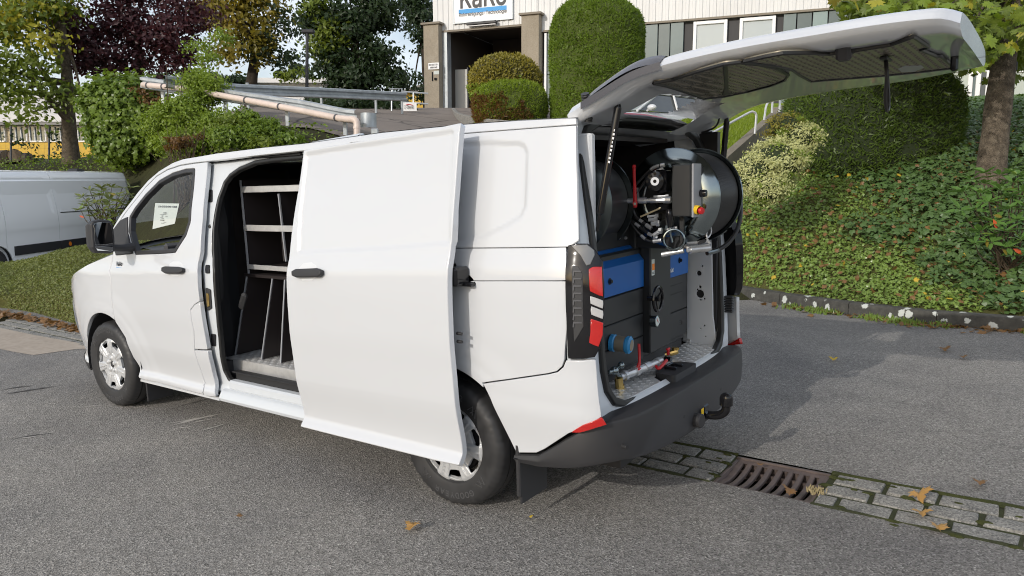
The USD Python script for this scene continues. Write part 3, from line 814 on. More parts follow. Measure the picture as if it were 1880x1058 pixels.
part(van, 'bumper_lip', panel(Polygon([(4.28, 0.36), (4.28, 0.23), (3.98, 0.22), (3.90, 0.29), (3.99, 0.31)]), off_side(-0.004), (0.5, 0.8, 0), 0.05, 0.03, 0.006), 'black_plastic')
# ---- wheel houses, underbody, far side
for cx in (0.0, 3.5):
    a = np.radians(np.linspace(-12, 192, 22))
    P = np.array([[[cx + 0.415 * math.cos(t), y, 0.345 + 0.415 * math.sin(t)] for t in a] for y in (0.62, 0.955)])
    part(van, 'wheel_house', gridmesh(P), 'dark_trim', 60)
    part(van, 'wheel_house', bx(cx - 0.42, cx + 0.42, 0.60, 0.62, 0.2, 0.76), 'dark_trim')
part(van, 'underbody', cat(bx(-0.80, 4.2, -0.62, 0.60, 0.24, 0.36), bx(0.45, 3.05, -0.93, 0.90, 0.255, 0.34), bx(-0.85, -0.45, -0.85, 0.85, 0.36, 0.52), bx(3.95, 4.2, -.7, .7, .3, .9), bx(3.05, 3.1, -0.9, 0.93, 0.3, 1.15)), 'dark_trim')
rp = unary_union([Q1, Q2, Q3, door_poly, fend, cant, frame_poly, Polygon([(0.8, .285), (2.4, .285), (2.4, 1.95), (0.8, 1.95)])]).buffer(0.004).buffer(-0.004)
rp = Polygon(max(getattr(rp, 'geoms', [rp]), key=lambda g: g.area).exterior).difference(win_poly)
part(van, 'right_side', mirror_y(panel(rp, S_side, LEFT, 0.06, 0.02, 0.004)), 'paint')
rs_ = Node(van.path + '/right_side', van.base, True)
part(rs_, 'window_frame', mirror_y(panel(ring, off_side(0.001), LEFT, 0.05, 0.04, 0.006)), 'black_plastic')
part(rs_, 'window_pane', mirror_y(panel(win_poly.buffer(-0.028), off_side(-0.022), LEFT, 0.10, 0.004, 0.001)), 'window_glass')
Q4m = panel(Q4.buffer(-0.001), SC, (-0.5, 0.8, 0), 0.04, 0.025, 0.004)
part(van, 'rear_corner', mirror_y(Q4m), 'paint')
lampm = panel(lamp, LS, (-0.5, 0.8, 0), 0.03, 0.05, 0.006)
part(van, 'tail_lamp', mirror_y(lampm), 'gloss_black')
part(van, 'reflector', mirror_y(panel(Polygon(cn([(1046, 795), (1070, 781), (1105, 767), (1115, 780), (1095, 786), (1065, 795)], S_corner(0.006))).buffer(0), S_corner(0.006), (-0.5, 0.8, 0), 0.03, 0.02, 0.003)), 'red_lens')
part(van, 'bump_stop', cat([bx(-0.855, -0.80, -0.90, -0.86, 0.80 + i * 0.016, 0.811 + i * 0.016, 0.003) for i in range(7)]), 'black_plastic')
# ---- rear bumper: a section swept round the rear
BP = np.array([(-0.405, 0.972), (-0.55, 0.974), (-0.70, 0.968), (-0.80, 0.950), (-0.88, 0.90), (-0.935, 0.82), (-0.965, 0.70), (-0.985, 0.45), (-0.99, 0.2), (-0.99, 0.0)])
bt = np.array([0.360, 0.385, 0.490, 0.560, 0.585, 0.590, 0.590, 0.590, 0.590, 0.590]); bb = np.array([0.314, 0.318, 0.340, 0.362, 0.378, 0.380, 0.362, 0.335, 0.318, 0.312])
Ps = spline(BP, 5); ts = np.linspace(0, len(BP) - 1, len(Ps)); tz, bz = np.interp(ts, range(10), bt), np.interp(ts, range(10), bb)
T = np.gradient(Ps, axis=0); T /= np.linalg.norm(T, axis=1)[:, None]; Nn = np.stack([T[:, 1], -T[:, 0]], 1)
inw = np.interp(ts, [0, 2, 3, 4, 5, 6, 9], [0.02, 0.03, 0.06, 0.13, 0.15, 0.15, 0.145])
rows = []
for p_, n_, t_, b_, i_ in zip(Ps, Nn, tz, bz, inw):
    hgt = t_ - b_
    prof = [(-i_, t_ - 0.004), (-i_ * 0.5, t_ + 0.002), (-0.016, t_), (-0.005, t_ - 0.006), (0.0, t_ - 0.020), (0.004, t_ - 0.45 * hgt), (0.0, b_ + 0.03), (-0.012, b_ + 0.006), (-0.03, b_), (-0.10, b_ + 0.005)]
    rows.append([[p_[0] - 0 + -n_[0] * o if False else p_[0] + n_[0] * -1 * -o, p_[1] + n_[1] * o, z] for o, z in prof])
R = np.array(rows)
if R[-1][0][0] < R[-1][4][0]:                                       # make the inner edge lie towards the van
    R[:, :, :2] = 2 * Ps[:, None, :] - R[:, :, :2]
Rm = R[::-1][1:] * [1, -1, 1]
part(van, 'rear_bumper', gridmesh(np.vstack([R, Rm])), 'black_plastic', 40)
bmp = Node(van.path + '/rear_bumper', van.base, True)
for px in ((1149, 821), (1254, 764), (1321, 714)):
    c = on(0, -0.985 if px[0] > 1200 else -0.97, *px)
    if px[0] == 1149:
        ab = None
    part(bmp, 'parking_sensor', lathe([(0.0, 0.008), (0.011, 0.008), (0.0125, 0.004), (0.0125, -0.02)], (c[0] + 0.0, c[1], c[2]), (-1, 0.35 if px[0] < 1200 else 0, 0), 14), 'dark_trim')
# tow bar
part(van, 'tow_bar', cat(bx(-0.97, -0.90, -0.10, 0.02, 0.33, 0.42, .01), tube(spline([(-0.94, -0.05, 0.385), (-1.01, -0.05, 0.372), (-1.07, -0.05, 0.382), (-1.105, -0.05, 0.41), (-1.11, -0.05, 0.45)], 5), [0.030] * 4 + [0.024] * 17, 12),
    bx(-1.0, -0.955, -0.085, -0.015, 0.33, 0.43, .008), lathe([(0.0, -0.02), (0.024, -0.018), (0.024, 0.02), (0.0, 0.02)], (-0.995, -0.03, 0.375), (0, 1, 0), 14)), 'gloss_black')
tb = Node(van.path + '/tow_bar', van.base, True)
part(tb, 'tow_ball_cap', lathe([(0.030, -0.03), (0.036, -0.025), (0.036, 0.012), (0.031, 0.030), (0.018, 0.041), (0, 0.045)], (-1.11, -0.05, 0.47), (0, 0, 1), 20), 'gloss_black')
part(tb, 'plug_socket', lathe([(0.0, 0.05), (0.034, 0.05), (0.039, 0.045), (0.039, 0.01), (0.032, 0.005), (0.032, -0.04)], (-0.985, 0.10, 0.385), (-1, 0.15, 0), 18), 'black_plastic')
part(tb, 'warning_tag', cat(bx(-1.007, -1.004, 0.012, 0.045, 0.395, 0.43), ), 'yellow')
part(tb, 'warning_tag', bx(-1.007, -1.004, 0.012, 0.045, 0.352, 0.394), 'paper')
# ---- wheels
def tyre(c, n=120):
    prof = [(0.205, -0.085), (0.215, -0.098), (0.235, -0.104), (0.275, -0.109), (0.30, -0.107), (0.318, -0.100), (0.333, -0.088), (0.341, -0.070), (0.343, -0.045), (0.3435, -0.033), (0.336, -0.032), (0.336, -0.025), (0.344, -0.024), (0.3445, 0.0), (0.344, 0.024), (0.336, 0.025), (0.336, 0.032), (0.3435, 0.033), (0.343, 0.045), (0.341, 0.070), (0.333, 0.088), (0.318, 0.100), (0.300, 0.107), (0.275, 0.109), (0.235, 0.104), (0.215, 0.098), (0.205, 0.085)]
    def rm(R, H, a):
        k = np.floor(a / (2 * np.pi) * n)
        g = ((k % 2) == 0) & (np.abs(H) > 0.040) & (R > 0.315)
        return R - 0.007 * g
    return lathe(prof, c, (0, 1, 0), n, rm)


def wheel(cx, cy, sg, turn, label=None, full=True):
    w = Node(numbered(van.path, 'wheel'), van.base, True)
    UsdGeom.Xform.Define(stage, w.path)
    c = np.array([cx, cy, 0.343])
    part(w, 'tyre', tyre(c), 'rubber', 35)
    if not full: return
    rim = Point(0, 0).buffer(0.226, quad_segs=24)
    slots = []
    for i in range(7):
        a = turn + i * 2 * math.pi / 7
        q = [(0.150, -0.20), (0.190, -0.24), (0.199, 0.0), (0.190, 0.24), (0.150, 0.20), (0.145, 0)]
        p_ = rounded([(r * math.cos(a + t), r * math.sin(a + t)) for r, t in q], 0.006)
        slots.append(p_)
    def SH(a, b):
        a, b = np.asarray(a, float), np.asarray(b, float)
        r = np.hypot(a, b); th = np.arctan2(b, a) - turn
        ph = np.abs(((th * 7 / (2 * np.pi) + 0.5) % 1) - 0.5) * 2            # 0 at a slot's middle, 1 between
        h = 0.082 + 0.016 * sm(r, 0.226, 0.19) - 0.010 * sm(r, 0.12, 0.06)
        h = h - 0.010 * sm(ph, 0.62, 0.42) * sm(r, 0.085, 0.10) * sm(r, 0.222, 0.208)
        h = h + 0.007 * sm(ph, 0.88, 0.95) * sm(r, 0.07, 0.09) * sm(r, 0.2, 0.17)
        for i in range(5):
            t = i * 2 * math.pi / 5 + 0.3
            d = np.hypot(a - 0.052 * math.cos(t), b - 0.052 * math.sin(t)); h = h + 0.016 * sm(d, 0.020, 0.012)
        h = h - 0.012 * sm(r, 0.030, 0.026)
        return np.stack([cx + a, cy + sg * h, 0.343 + b], -1)
    part(w, 'hub_cap', panel(rim.difference(unary_union(slots)), SH, (0, sg, 0), 0.0065, 0.02, 0.003), 'silver')
    part(w, 'brake_disc', lathe([(0, 0.045), (0.16, 0.045), (0.165, 0.03), (0.165, 0.0)], c, (0, sg, 0), 32), 'dark_trim')
    hub = lathe([(0, 0.089), (0.022, 0.089), (0.027, 0.084), (0.027, 0.07)], c, (0, sg, 0), 16)
    part(w, 'hub_centre', hub, 'cab_dark')
    # raised lettering and chevrons on the tyre wall
    ms = []
    for word, ac0 in (('GOODYEAR', -96), ('GOODYEAR', 84)):
        for i, ch in enumerate(word):
            a = math.radians(ac0 + (i - 3.5) * 7.2)
            e = np.array([math.cos(a), 0, math.sin(a)])
            upv, uu = e, np.array([math.sin(a), 0, -math.cos(a)])
            if ac0 < 0: pass
            # read with the letter tops outward, going round as seen from outside
            px = c + e * 0.262 + np.array([0, sg * 0.1072, 0])
            m_ = meshkit.text_mesh(ch, 0.030, 0.0022, True); m_.vertices[:, 0] -= m_.bounds[1][0] / 2
            ux = np.array([math.sin(a), 0, -math.cos(a)]) * (1 if sg > 0 else -1) * -1
            ux = np.cross(upv, [0, sg, 0])
            m_.vertices = px + m_.vertices @ np.array([ux, upv, [0, sg * 1.0, 0]])
            ms.append(m_)
    part(w, 'tyre_lettering', cat(ms[:8]), 'tyre_print', False); part(w, 'tyre_lettering', cat(ms[8:]), 'tyre_print', False)
    chev = []
    for ac0 in (-52, 128, 38, 218):
        for d in (-0.09, 0.0, ):
            a0 = math.radians(ac0) + d
            q = [(0.245, 0), (0.285, 0.07), (0.245, 0.16)]
            pts = [c + np.array([r * math.cos(a0 + t), sg * (0.1055 if r < .26 else 0.1075), r * math.sin(a0 + t)]) for r, t in q]
            chev.append(tube(pts, 0.0035, 4))
    for q_ in chev: part(w, 'tyre_mark', q_, 'tyre_print')


wheel(3.5, 0.880, 1, 0.25)
wheel(0.0, 0.880, 1, 0.1)
wheel(3.5, -0.865, -1, 0.2, full=False)
wheel(0.0, -0.865, -1, 0.2, full=False)
# mud flaps
def mudflap(px, X):
    P = np.array([on(0, X, *q) for q in px])
    return prism(Polygon(P[:, 1:]).buffer(0.004), (X, 0, 0), (0, 1, 0), (0, 0, 1), (-1, 0, 0), 0.012)
part(van, 'mud_flap', cat(bx(-0.435, -0.420, 0.72, 0.955, 0.10, 0.42, 0.004), bx(-0.435, -0.41, 0.945, 0.968, 0.14, 0.47, .006)), 'black_plastic')
part(van, 'mud_flap', bx(3.045, 3.06, 0.74, 0.95, 0.10, 0.33, 0.004), 'black_plastic')
# ---- the slid-back side door
DOFF = 0.145
SD0 = lambda x, z: np.stack([np.asarray(x, float), Y(x, z, 0.0) + DOFF, np.asarray(z, float)], -1)
dpx = [(556, 276), (620, 266), (700, 253), (780, 239), (845, 225), (842, 260), (836, 340), (830, 420), (828, 452), (823, 485), (821, 520), (822, 590), (828, 670), (833, 720), (838, 770), (846, 843), (846, 856), (800, 846), (700, 821), (600, 796), (553, 784), (555, 765), (549, 740), (541, 700), (535, 670), (529, 620), (527, 560), (528, 505), (531, 487), (537, 470), (541, 440), (547, 380), (552, 310)]
dxz = xz(dpx, SD0, (0.5, 1.0))
# straight front and rear edges in side view
xf_, xr2 = 1.015, -0.183
dp = dxz.copy()
dp[4:17, 0] = xr2; dp[20:33, 0] = xf_; dp[0, 0] = xf_
print('door', dxz[[0, 4, 10, 16, 20, 26]].round(3).tolist())
doorP = Polygon(dp).buffer(0)
dfield = Polygon(xz([(561, 283), (620, 273), (720, 258), (832, 240), (824, 447), (700, 457), (547, 464), (551, 380)], SD0, (0.5, 1.5))).buffer(-0.02).buffer(0.02)
SDf = recess(SD0, dfield, 0.012, 0.034)
part(van, 'sliding_door', panel(doorP, SDf, LEFT, 0.0125, 0.035, 0.006, back=True), 'paint')
sd = Node(van.path + '/sliding_door', van.base, True)
handle(sd, SD0, [(542, 497), (549, 493), (588, 491), (596, 495), (596, 503), (590, 507), (551, 508), (543, 505)], [(551, 493), (558, 486), (572, 484), (579, 490), (579, 507), (571, 513), (556, 513)], 0)
part(sd, 'inner_panel', panel(doorP.buffer(-0.10), off_side(DOFF - 0.055), LEFT, 0.08, 0.02, 0.01, back=True), 'cab_dark')
part(sd, 'roller_arm', cat(bx(-0.20, -0.10, 1.0, 1.11, 1.20, 1.29, 0.012), bx(-0.24, -0.12, 0.985, 1.05, 1.195, 1.215, 0.006), bx(-0.16, -0.1, 0.98, 1.12, 1.24, 1.26)), 'gloss_black')
part(sd, 'stop_buffer', cat(lathe([(0, 0.02), (0.008, 0.02), (0.008, -0.01)], (-0.185, 1.09, 0.93), (-1, 0, 0), 10), lathe([(0, 0.02), (0.008, 0.02), (0.008, -0.01)], (-0.185, 1.09, 0.97), (-1, 0, 0), 10)), 'cab_dark')
# sticker on the front door
sp = on(1, 1.016, 202, 489)
s0 = np.array([sp[0], float(Y(sp[0], sp[2])) + 0.002, sp[2]])
stk = cat(textm('KaRo', 0.030, s0 - [0, 0, 0.0], (-1, 0, 0), (0, -0.1, 1), 0.001, True, width=0.085))
part(fdoor, 'sticker_lettering', stk, 'black_print', False)
part(fdoor, 'sticker_bar', bx(s0[0] - 0.085, s0[0], s0[1] - 0.002, s0[1] + 0.003, s0[2] - 0.022, s0[2] - 0.010), 'blue_print')
# ---- mirror
mp = [(167, 412), (171, 406), (185, 403), (203, 405), (209, 412), (212, 440), (212, 462), (205, 466), (176, 465), (170, 455)]
XM = 3.02
mpoly = Polygon(np.array([on(0, XM, *q) for q in mp])[:, 1:]).buffer(-0.02).buffer(0.02)
MS = lambda o, b: (lambda y, z: np.stack([np.full_like(np.asarray(y, float), XM) + o, np.asarray(y, float), np.asarray(z, float)], -1))
part(van, 'door_mirror', panel(mpoly, MS(0.0, 0), (-1, 0, 0), 0.05, 0.05, 0.016), 'black_plastic')
mir = Node(van.path + '/door_mirror', van.base, True)
cy_, cz_ = mpoly.centroid.x, mpoly.centroid.y
def msh(k, o): return np.array([[XM + o, cy_ + (a - cy_) * k, cz_ + (b - cz_) * k] for a, b in np.array(mpoly.exterior.coords)[:-1]])
rings = np.array([msh(1.0, 0.03), msh(0.99, 0.06), msh(0.85, 0.11), msh(0.45, 0.14), msh(0.05, 0.145)])
rings = np.concatenate([rings, rings[:, :1]], 1)
part(mir, 'mirror_back', gridmesh(rings), 'black_plastic', 50)
upm = mpoly.buffer(-0.018).intersection(sbox(-9, cz_ - 0.055, 9, 9)); lom = mpoly.buffer(-0.018).intersection(sbox(-9, -9, 9, cz_ - 0.066))
part(mir, 'mirror_glass', panel(upm, MS(-0.002, 0), (-1, 0, 0), 0.1, 0.004, 0.001), 'mirror_glass')
part(mir, 'mirror_glass', panel(lom, MS(-0.002, 0), (-1, 0, 0), 0.1, 0.004, 0.001), 'mirror_glass')
b0 = on(0, XM, 212, 455); y_in = float(Y(3.0, 1.25))
part(mir, 'mirror_arm', cat(tube(spline([(XM + 0.05, b0[1] + 0.03, b0[2] + 0.005), (XM + 0.05, (b0[1] + y_in) / 2, b0[2] - 0.012), (XM + 0.03, y_in - 0.02, b0[2] - 0.01)], 5), [0.030, 0.028, 0.027, 0.027, 0.027, 0.027, 0.028, 0.03, 0.032, 0.034, 0.036], 10)), 'black_plastic')
# ---- cab: dashboard, wheel, seats, paper in the far window
part(van, 'dashboard', gridmesh(np.array([[[x, y, z + 0.02 * math.cos(y * 2.2)] for y in np.linspace(-0.86, 0.86, 14)] for x, z in ((3.35, 1.24), (3.05, 1.28), (2.85, 1.26), (2.80, 1.20), (2.83, 1.05), (2.9, 0.8))])), 'cab_grey', 40)
part(van, 'instrument_hood', bx(2.72, 2.95, 0.20, 0.60, 1.20, 1.335, 0.03), 'cab_dark')
part(van, 'air_vent', cat(bx(2.80, 2.84, 0.70, 0.83, 1.13, 1.31, 0.02), [bx(2.795, 2.80, 0.715, 0.815, 1.15 + 0.022 * i, 1.158 + 0.022 * i) for i in range(7)]), 'cab_grey')
tw = np.linspace(0, 2 * np.pi, 33)
wc, wa = np.array([2.62, 0.42, 1.235]), np.array([-0.80, 0, 0.60])
wu, wv = np.array([0, 1.0, 0]), np.array([0.60, 0, 0.80])
part(van, 'steering_wheel', cat(tube([wc + 0.19 * (math.cos(t) * wu + math.sin(t) * wv) for t in tw], 0.016, 8, False), cyl(wc - wa * 0.01, wc - wa * 0.28, 0.05, 12), obox(wc, wu, wv, wa, 0.34, 0.05, 0.03, 0.01), obox(wc - 0.08 * wv, wu, wv, wa, 0.05, 0.16, 0.03, 0.01)), 'cab_dark')
for cy2 in (0.45, -0.20, -0.58):
    part(van, 'seat', cat(bx(2.45, 2.9, cy2 - 0.23, cy2 + 0.23, 0.70, 0.84, 0.04), obox((2.49, cy2, 1.12), np.array([0.97, 0, -0.24]), np.array([0, 1.0, 0]), np.array([0.24, 0, 0.97]), 0.13, 0.44, 0.62, 0.05), bx(2.41, 2.47, cy2 - 0.13, cy2 + 0.13, 1.45, 1.62, 0.03)), 'cab_dark')
part(van, 'cab_floor', bx(2.14, 3.1, -0.86, 0.86, 0.40, 0.5), 'cab_dark')
part(van, 'door_card', bx(2.16, 3.05, 0.86, 0.93, 0.45, 1.215, 0.02), 'cab_dark')
part(van, 'door_card', bx(2.16, 3.05, -0.93, -0.86, 0.45, 1.215, 0.02), 'cab_dark')
part(van, 'cab_ceiling', bx(2.14, 2.5, -0.62, 0.62, 1.86, 1.875), 'cab_grey')
pq = np.array([on(1, -0.86, *q) for q in [(285, 373), (329, 374), (321, 411), (280, 421)]])
ctr = pq.mean(0)
Pg = thing('paper_notice', 'pale printed paper sheet held against the far cab window of the large van', 'notice', ctr, van=True)
sheet = np.array([[pq[0] * (1 - a) * (1 - b) + pq[1] * a * (1 - b) + pq[2] * a * b + pq[3] * (1 - a) * b + [0, 0.012 * math.sin(a * 3) * b, 0] for a in np.linspace(0, 1, 8)] for b in np.linspace(0, 1, 8)])
part(Pg, 'sheet', gridmesh(sheet), 'paper', 60)
e1 = pq[1] - pq[0]; e1 /= np.linalg.norm(e1); e2 = pq[0] - pq[3]; e2 /= np.linalg.norm(e2)
nt = textm('NO 0025541', 0.020, pq[1] + [0, 0.006, 0] - e1 * 0.03 - e2 * 0.05, -e1, e2, 0.001, True, width=np.linalg.norm(pq[1] - pq[0]) * 0.78)
part(Pg, 'lettering', nt, 'black_print', False)
part(Pg, 'print', cat([obox(pq.mean(0) + [0, 0.012, 0] + e1 * rng.uniform(-0.06, 0.06) + e2 * rng.uniform(-0.10, 0.03), e1, e2, np.cross(e1, e2), rng.uniform(0.02, 0.08), 0.004, 0.001) for _ in range(16)]), 'cab_grey', False)
# ---- shelves in the hold, seen through the side door
shelf = thing('shelf_rack', 'dark shelf rack with bright aluminium edges inside the large van behind its side door', 'shelf rack', (1.4, 0.3, 0.5), van=True)
yb = 0.40
def span(px0, px1, y): return on(1, y, *px0), on(1, y, *px1)
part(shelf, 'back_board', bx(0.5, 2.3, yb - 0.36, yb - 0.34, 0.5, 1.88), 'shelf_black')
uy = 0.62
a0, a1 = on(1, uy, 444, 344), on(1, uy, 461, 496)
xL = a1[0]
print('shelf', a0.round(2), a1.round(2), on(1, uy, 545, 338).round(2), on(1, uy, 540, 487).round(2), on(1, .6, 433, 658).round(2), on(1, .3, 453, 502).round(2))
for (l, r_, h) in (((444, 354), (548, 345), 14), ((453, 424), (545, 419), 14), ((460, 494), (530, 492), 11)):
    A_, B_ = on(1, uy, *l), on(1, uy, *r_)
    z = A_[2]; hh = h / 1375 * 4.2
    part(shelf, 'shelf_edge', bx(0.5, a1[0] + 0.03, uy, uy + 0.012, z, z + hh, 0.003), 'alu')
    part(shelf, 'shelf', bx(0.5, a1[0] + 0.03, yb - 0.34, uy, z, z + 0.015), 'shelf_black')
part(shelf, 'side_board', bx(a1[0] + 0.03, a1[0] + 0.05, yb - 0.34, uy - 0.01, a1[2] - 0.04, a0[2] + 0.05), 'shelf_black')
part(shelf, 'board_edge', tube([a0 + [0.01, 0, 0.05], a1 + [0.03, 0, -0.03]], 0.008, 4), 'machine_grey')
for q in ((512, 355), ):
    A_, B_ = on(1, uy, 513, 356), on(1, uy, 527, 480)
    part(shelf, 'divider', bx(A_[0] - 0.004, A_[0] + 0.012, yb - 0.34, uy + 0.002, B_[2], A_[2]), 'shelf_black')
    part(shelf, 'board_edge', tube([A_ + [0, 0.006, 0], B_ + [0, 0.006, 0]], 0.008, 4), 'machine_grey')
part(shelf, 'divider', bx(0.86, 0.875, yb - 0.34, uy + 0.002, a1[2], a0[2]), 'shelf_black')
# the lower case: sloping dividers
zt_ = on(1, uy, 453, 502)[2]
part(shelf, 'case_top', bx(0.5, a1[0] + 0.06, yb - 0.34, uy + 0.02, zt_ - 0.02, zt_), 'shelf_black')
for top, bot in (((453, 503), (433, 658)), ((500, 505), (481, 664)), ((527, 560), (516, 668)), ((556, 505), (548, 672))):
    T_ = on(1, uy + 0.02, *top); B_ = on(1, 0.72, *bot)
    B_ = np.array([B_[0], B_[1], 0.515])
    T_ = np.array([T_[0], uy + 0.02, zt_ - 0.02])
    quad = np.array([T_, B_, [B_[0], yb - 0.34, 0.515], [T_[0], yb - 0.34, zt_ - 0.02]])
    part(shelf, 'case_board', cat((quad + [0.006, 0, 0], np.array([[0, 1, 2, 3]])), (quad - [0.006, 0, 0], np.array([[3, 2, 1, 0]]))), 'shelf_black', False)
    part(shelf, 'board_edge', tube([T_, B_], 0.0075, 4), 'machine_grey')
yf0 = 0.74
c0 = on(1, yf0, 427, 660)
print('tread', c0, on(1, 0.8, 418, 668), on(1, .8, 420, 690))
fx0 = 2.22
part(shelf, 'floor_plate', bx(0.6, fx0, yb - 0.3, 0.775, 0.495, 0.510), 'alu')
fp = Node(shelf.path + '/floor_plate', shelf.base, True)
part(fp, 'tread_pattern', tread((0, 0, 0.5102), (1, 0, 0), (0, 1, 0), sbox(0.95, 0.1, fx0 - 0.01, 0.77)), 'alu', False)
part(shelf, 'front_rail', bx(0.6, fx0 + 0.015, 0.778, 0.792, 0.420, 0.510, 0.002), 'alu')
# ---- tailgate
G0, G1 = -0.66, -2.185
GX = [-0.66, -0.80, -1.05, -1.45, -1.80, -2.05, -2.13, -2.185]
GZ = PchipInterpolator([-x for x in GX], [2.085, 2.135, 2.225, 2.268, 2.285, 2.300, 2.302, 2.295])
GW = PchipInterpolator([-x for x in GX], [0.80, 0.835, 0.86, 0.875, 0.865, 0.80, 0.755, 0.64])
def gate_pt(x, s, lift=0.0, inset=0.0):
    w = float(GW(-x)) - inset
    return np.array([x, w * s, float(GZ(-x)) - 0.030 - 0.022 * abs(s) ** 3 - 0.045 * float(sm(abs(s), 0.90, 1.02)) ** 1.3 + lift])
rows = []
for x in np.linspace(-0.70, G1, 48):
    r_ = []
    for s in np.linspace(-1, 1, 41):
        p_ = gate_pt(x, s)
        mid = 1 - sm(abs(s), 0.55, 0.72)                              # the middle starts farther from the roof
        r_.append(p_)
    rows.append(r_)
Rg = np.array(rows)
# outer skin, edge flange and inner panel as one closed run of sections
sec = []
for x in np.linspace(-0.645, G1, 62):
    L = []
    endk = float(sm(-x, 1.95, 2.185)); hk = float(sm(-x, 0.70, 0.95))
    th = 0.060 - 0.013 * hk - 0.008 * endk
    for s in np.concatenate([[-1, -.985, -.965, -.94, -.91], np.linspace(-.88, .88, 21), [.91, .94, .965, .985, 1]]): L.append(gate_pt(x, s))
    w = float(GW(-x)); z1 = float(GZ(-x)) - 0.092
    wi = 0.045 + 0.10 * hk
    for k in np.linspace(0, 1, 7)[1:]:
        L.append(np.array([x, w - 0.006 - wi * k ** 1.3, z1 - 0.004 - (th - .008) * (0.12 + 0.88 * math.sin(k * math.pi / 2)) + 0.0]))
    yb2 = L[-1]
    for t in np.linspace(0, 1, 15)[1:-1]: L.append(np.array([x, yb2[1] * (1 - 2 * t), yb2[2] + 0.004 * math.sin(t * math.pi)]))
    for k in np.linspace(1, 0, 7)[:-1]:
        L.append(np.array([x, -(w - 0.006 - wi * k ** 1.3), z1 - 0.004 - (th - .008) * (0.12 + 0.88 * math.sin(k * math.pi / 2))]))
    L.append(L[0])
    sec.append(L)
sec = np.array(sec)
gate = Node(van.path + '/tailgate', van.base, True)
hole = [(1136, 180), (1150, 169), (1175, 163), (1199, 162), (1212, 172), (1219, 205), (1130, 212)]
Gm = cat(gridmesh(sec), (np.array(list(sec[-1][:-1]) + [sec[-1][:-1].mean(0)]), np.array([[i, (i + 1) % (len(sec[-1]) - 1), len(sec[-1]) - 1] for i in range(len(sec[-1]) - 1)])))
cutm = Gm.triangles_center
cut = (cutm[:, 0] > -0.99) & (cutm[:, 1] < 0.50) & (cutm[:, 1] > -0.32)
Gm = trimesh.Trimesh(Gm.vertices, Gm.faces[~cut], process=False)
part(van, 'tailgate', Gm, 'paint', 32)
# inner trim of the tailgate: tread mats in two fields
GI = lambda x: float(GZ(-x)) - 0.055 - 0.034 - (0.060 - 0.013 * float(sm(-x, 0.70, 0.95)) - 0.008 * float(sm(-x, 1.95, 2.185)))
GIa = PchipInterpolator(np.linspace(0.7, 2.185, 50), [GI(-x) + 0.002 for x in np.linspace(0.7, 2.185, 50)])
def S_gate(o=0.0): return lambda x, y: np.stack([np.asarray(x, float), np.asarray(y, float), GIa(np.clip(-np.asarray(x, float), 0.7, 2.185)) - o], -1)
SG = S_gate(0.006)
gt = lambda px: inv(SG, px, (-1.4, 0.2))
mat1 = Polygon(gt([(1200, 153), (1234, 147), (1283, 131), (1330, 118), (1358, 115), (1394, 119), (1426, 126), (1447, 138), (1441, 147), (1415, 157), (1373, 168), (1330, 177), (1292, 181), (1256, 168), (1224, 158)])).buffer(0)
mat2 = Polygon(gt([(1366, 113), (1405, 104), (1437, 98), (1479, 97), (1522, 99), (1568, 93), (1636, 82), (1677, 67), (1705, 86), (1690, 91), (1718, 103), (1727, 103), (1752, 124), (1704, 130), (1613, 139), (1500, 148), (1488, 149), (1468, 138), (1454, 128), (1426, 121), (1394, 117)])).buffer(0)
print('mats', np.array(mat1.bounds).round(2), np.array(mat2.bounds).round(2))
for i, mp_ in enumerate((mat1, mat2)):
    part(gate, 'tread_mat', panel(mp_, SG, (0, 0, -1), 0.05, 0.012, 0.003), 'mat_metal' if False else 'tread_mat')
    tr = tread((0, 0, 0), (1, 0, 0), (0, 1, 0), mp_.buffer(-0.008), 0.030, 0.024, 0.0075, 0.0025)
    tr.vertices[:, 2] = GIa(np.clip(-tr.vertices[:, 0], 0.7, 2.185)) - 0.0062 - tr.vertices[:, 2]; tr.faces = tr.faces[:, ::-1]
    part(gate, 'mat_pattern', tr, 'tread_mat', False)
    e = np.array(shapely.segmentize(mp_.exterior, 0.03).coords)
    part(gate, 'mat_edging', tube(np.vstack([SG(e[:, 0], e[:, 1])]), 0.008, 6, False), 'seal')
part(gate, 'mat_strap', panel(Polygon(gt([(1327, 119), (1336, 118), (1338, 165), (1346, 172), (1326, 174), (1330, 160)])).buffer(0), S_gate(0.010), (0, 0, -1), 0.05, 0.006, 0.002), 'seal')
part(gate, 'lamp_plate', panel(Polygon(gt([(1648, 126), (1660, 121), (1692, 120), (1696, 124), (1680, 131), (1655, 132)])).buffer(0), S_gate(0.009), (0, 0, -1), 0.05, 0.01, 0.003), 'machine_grey')
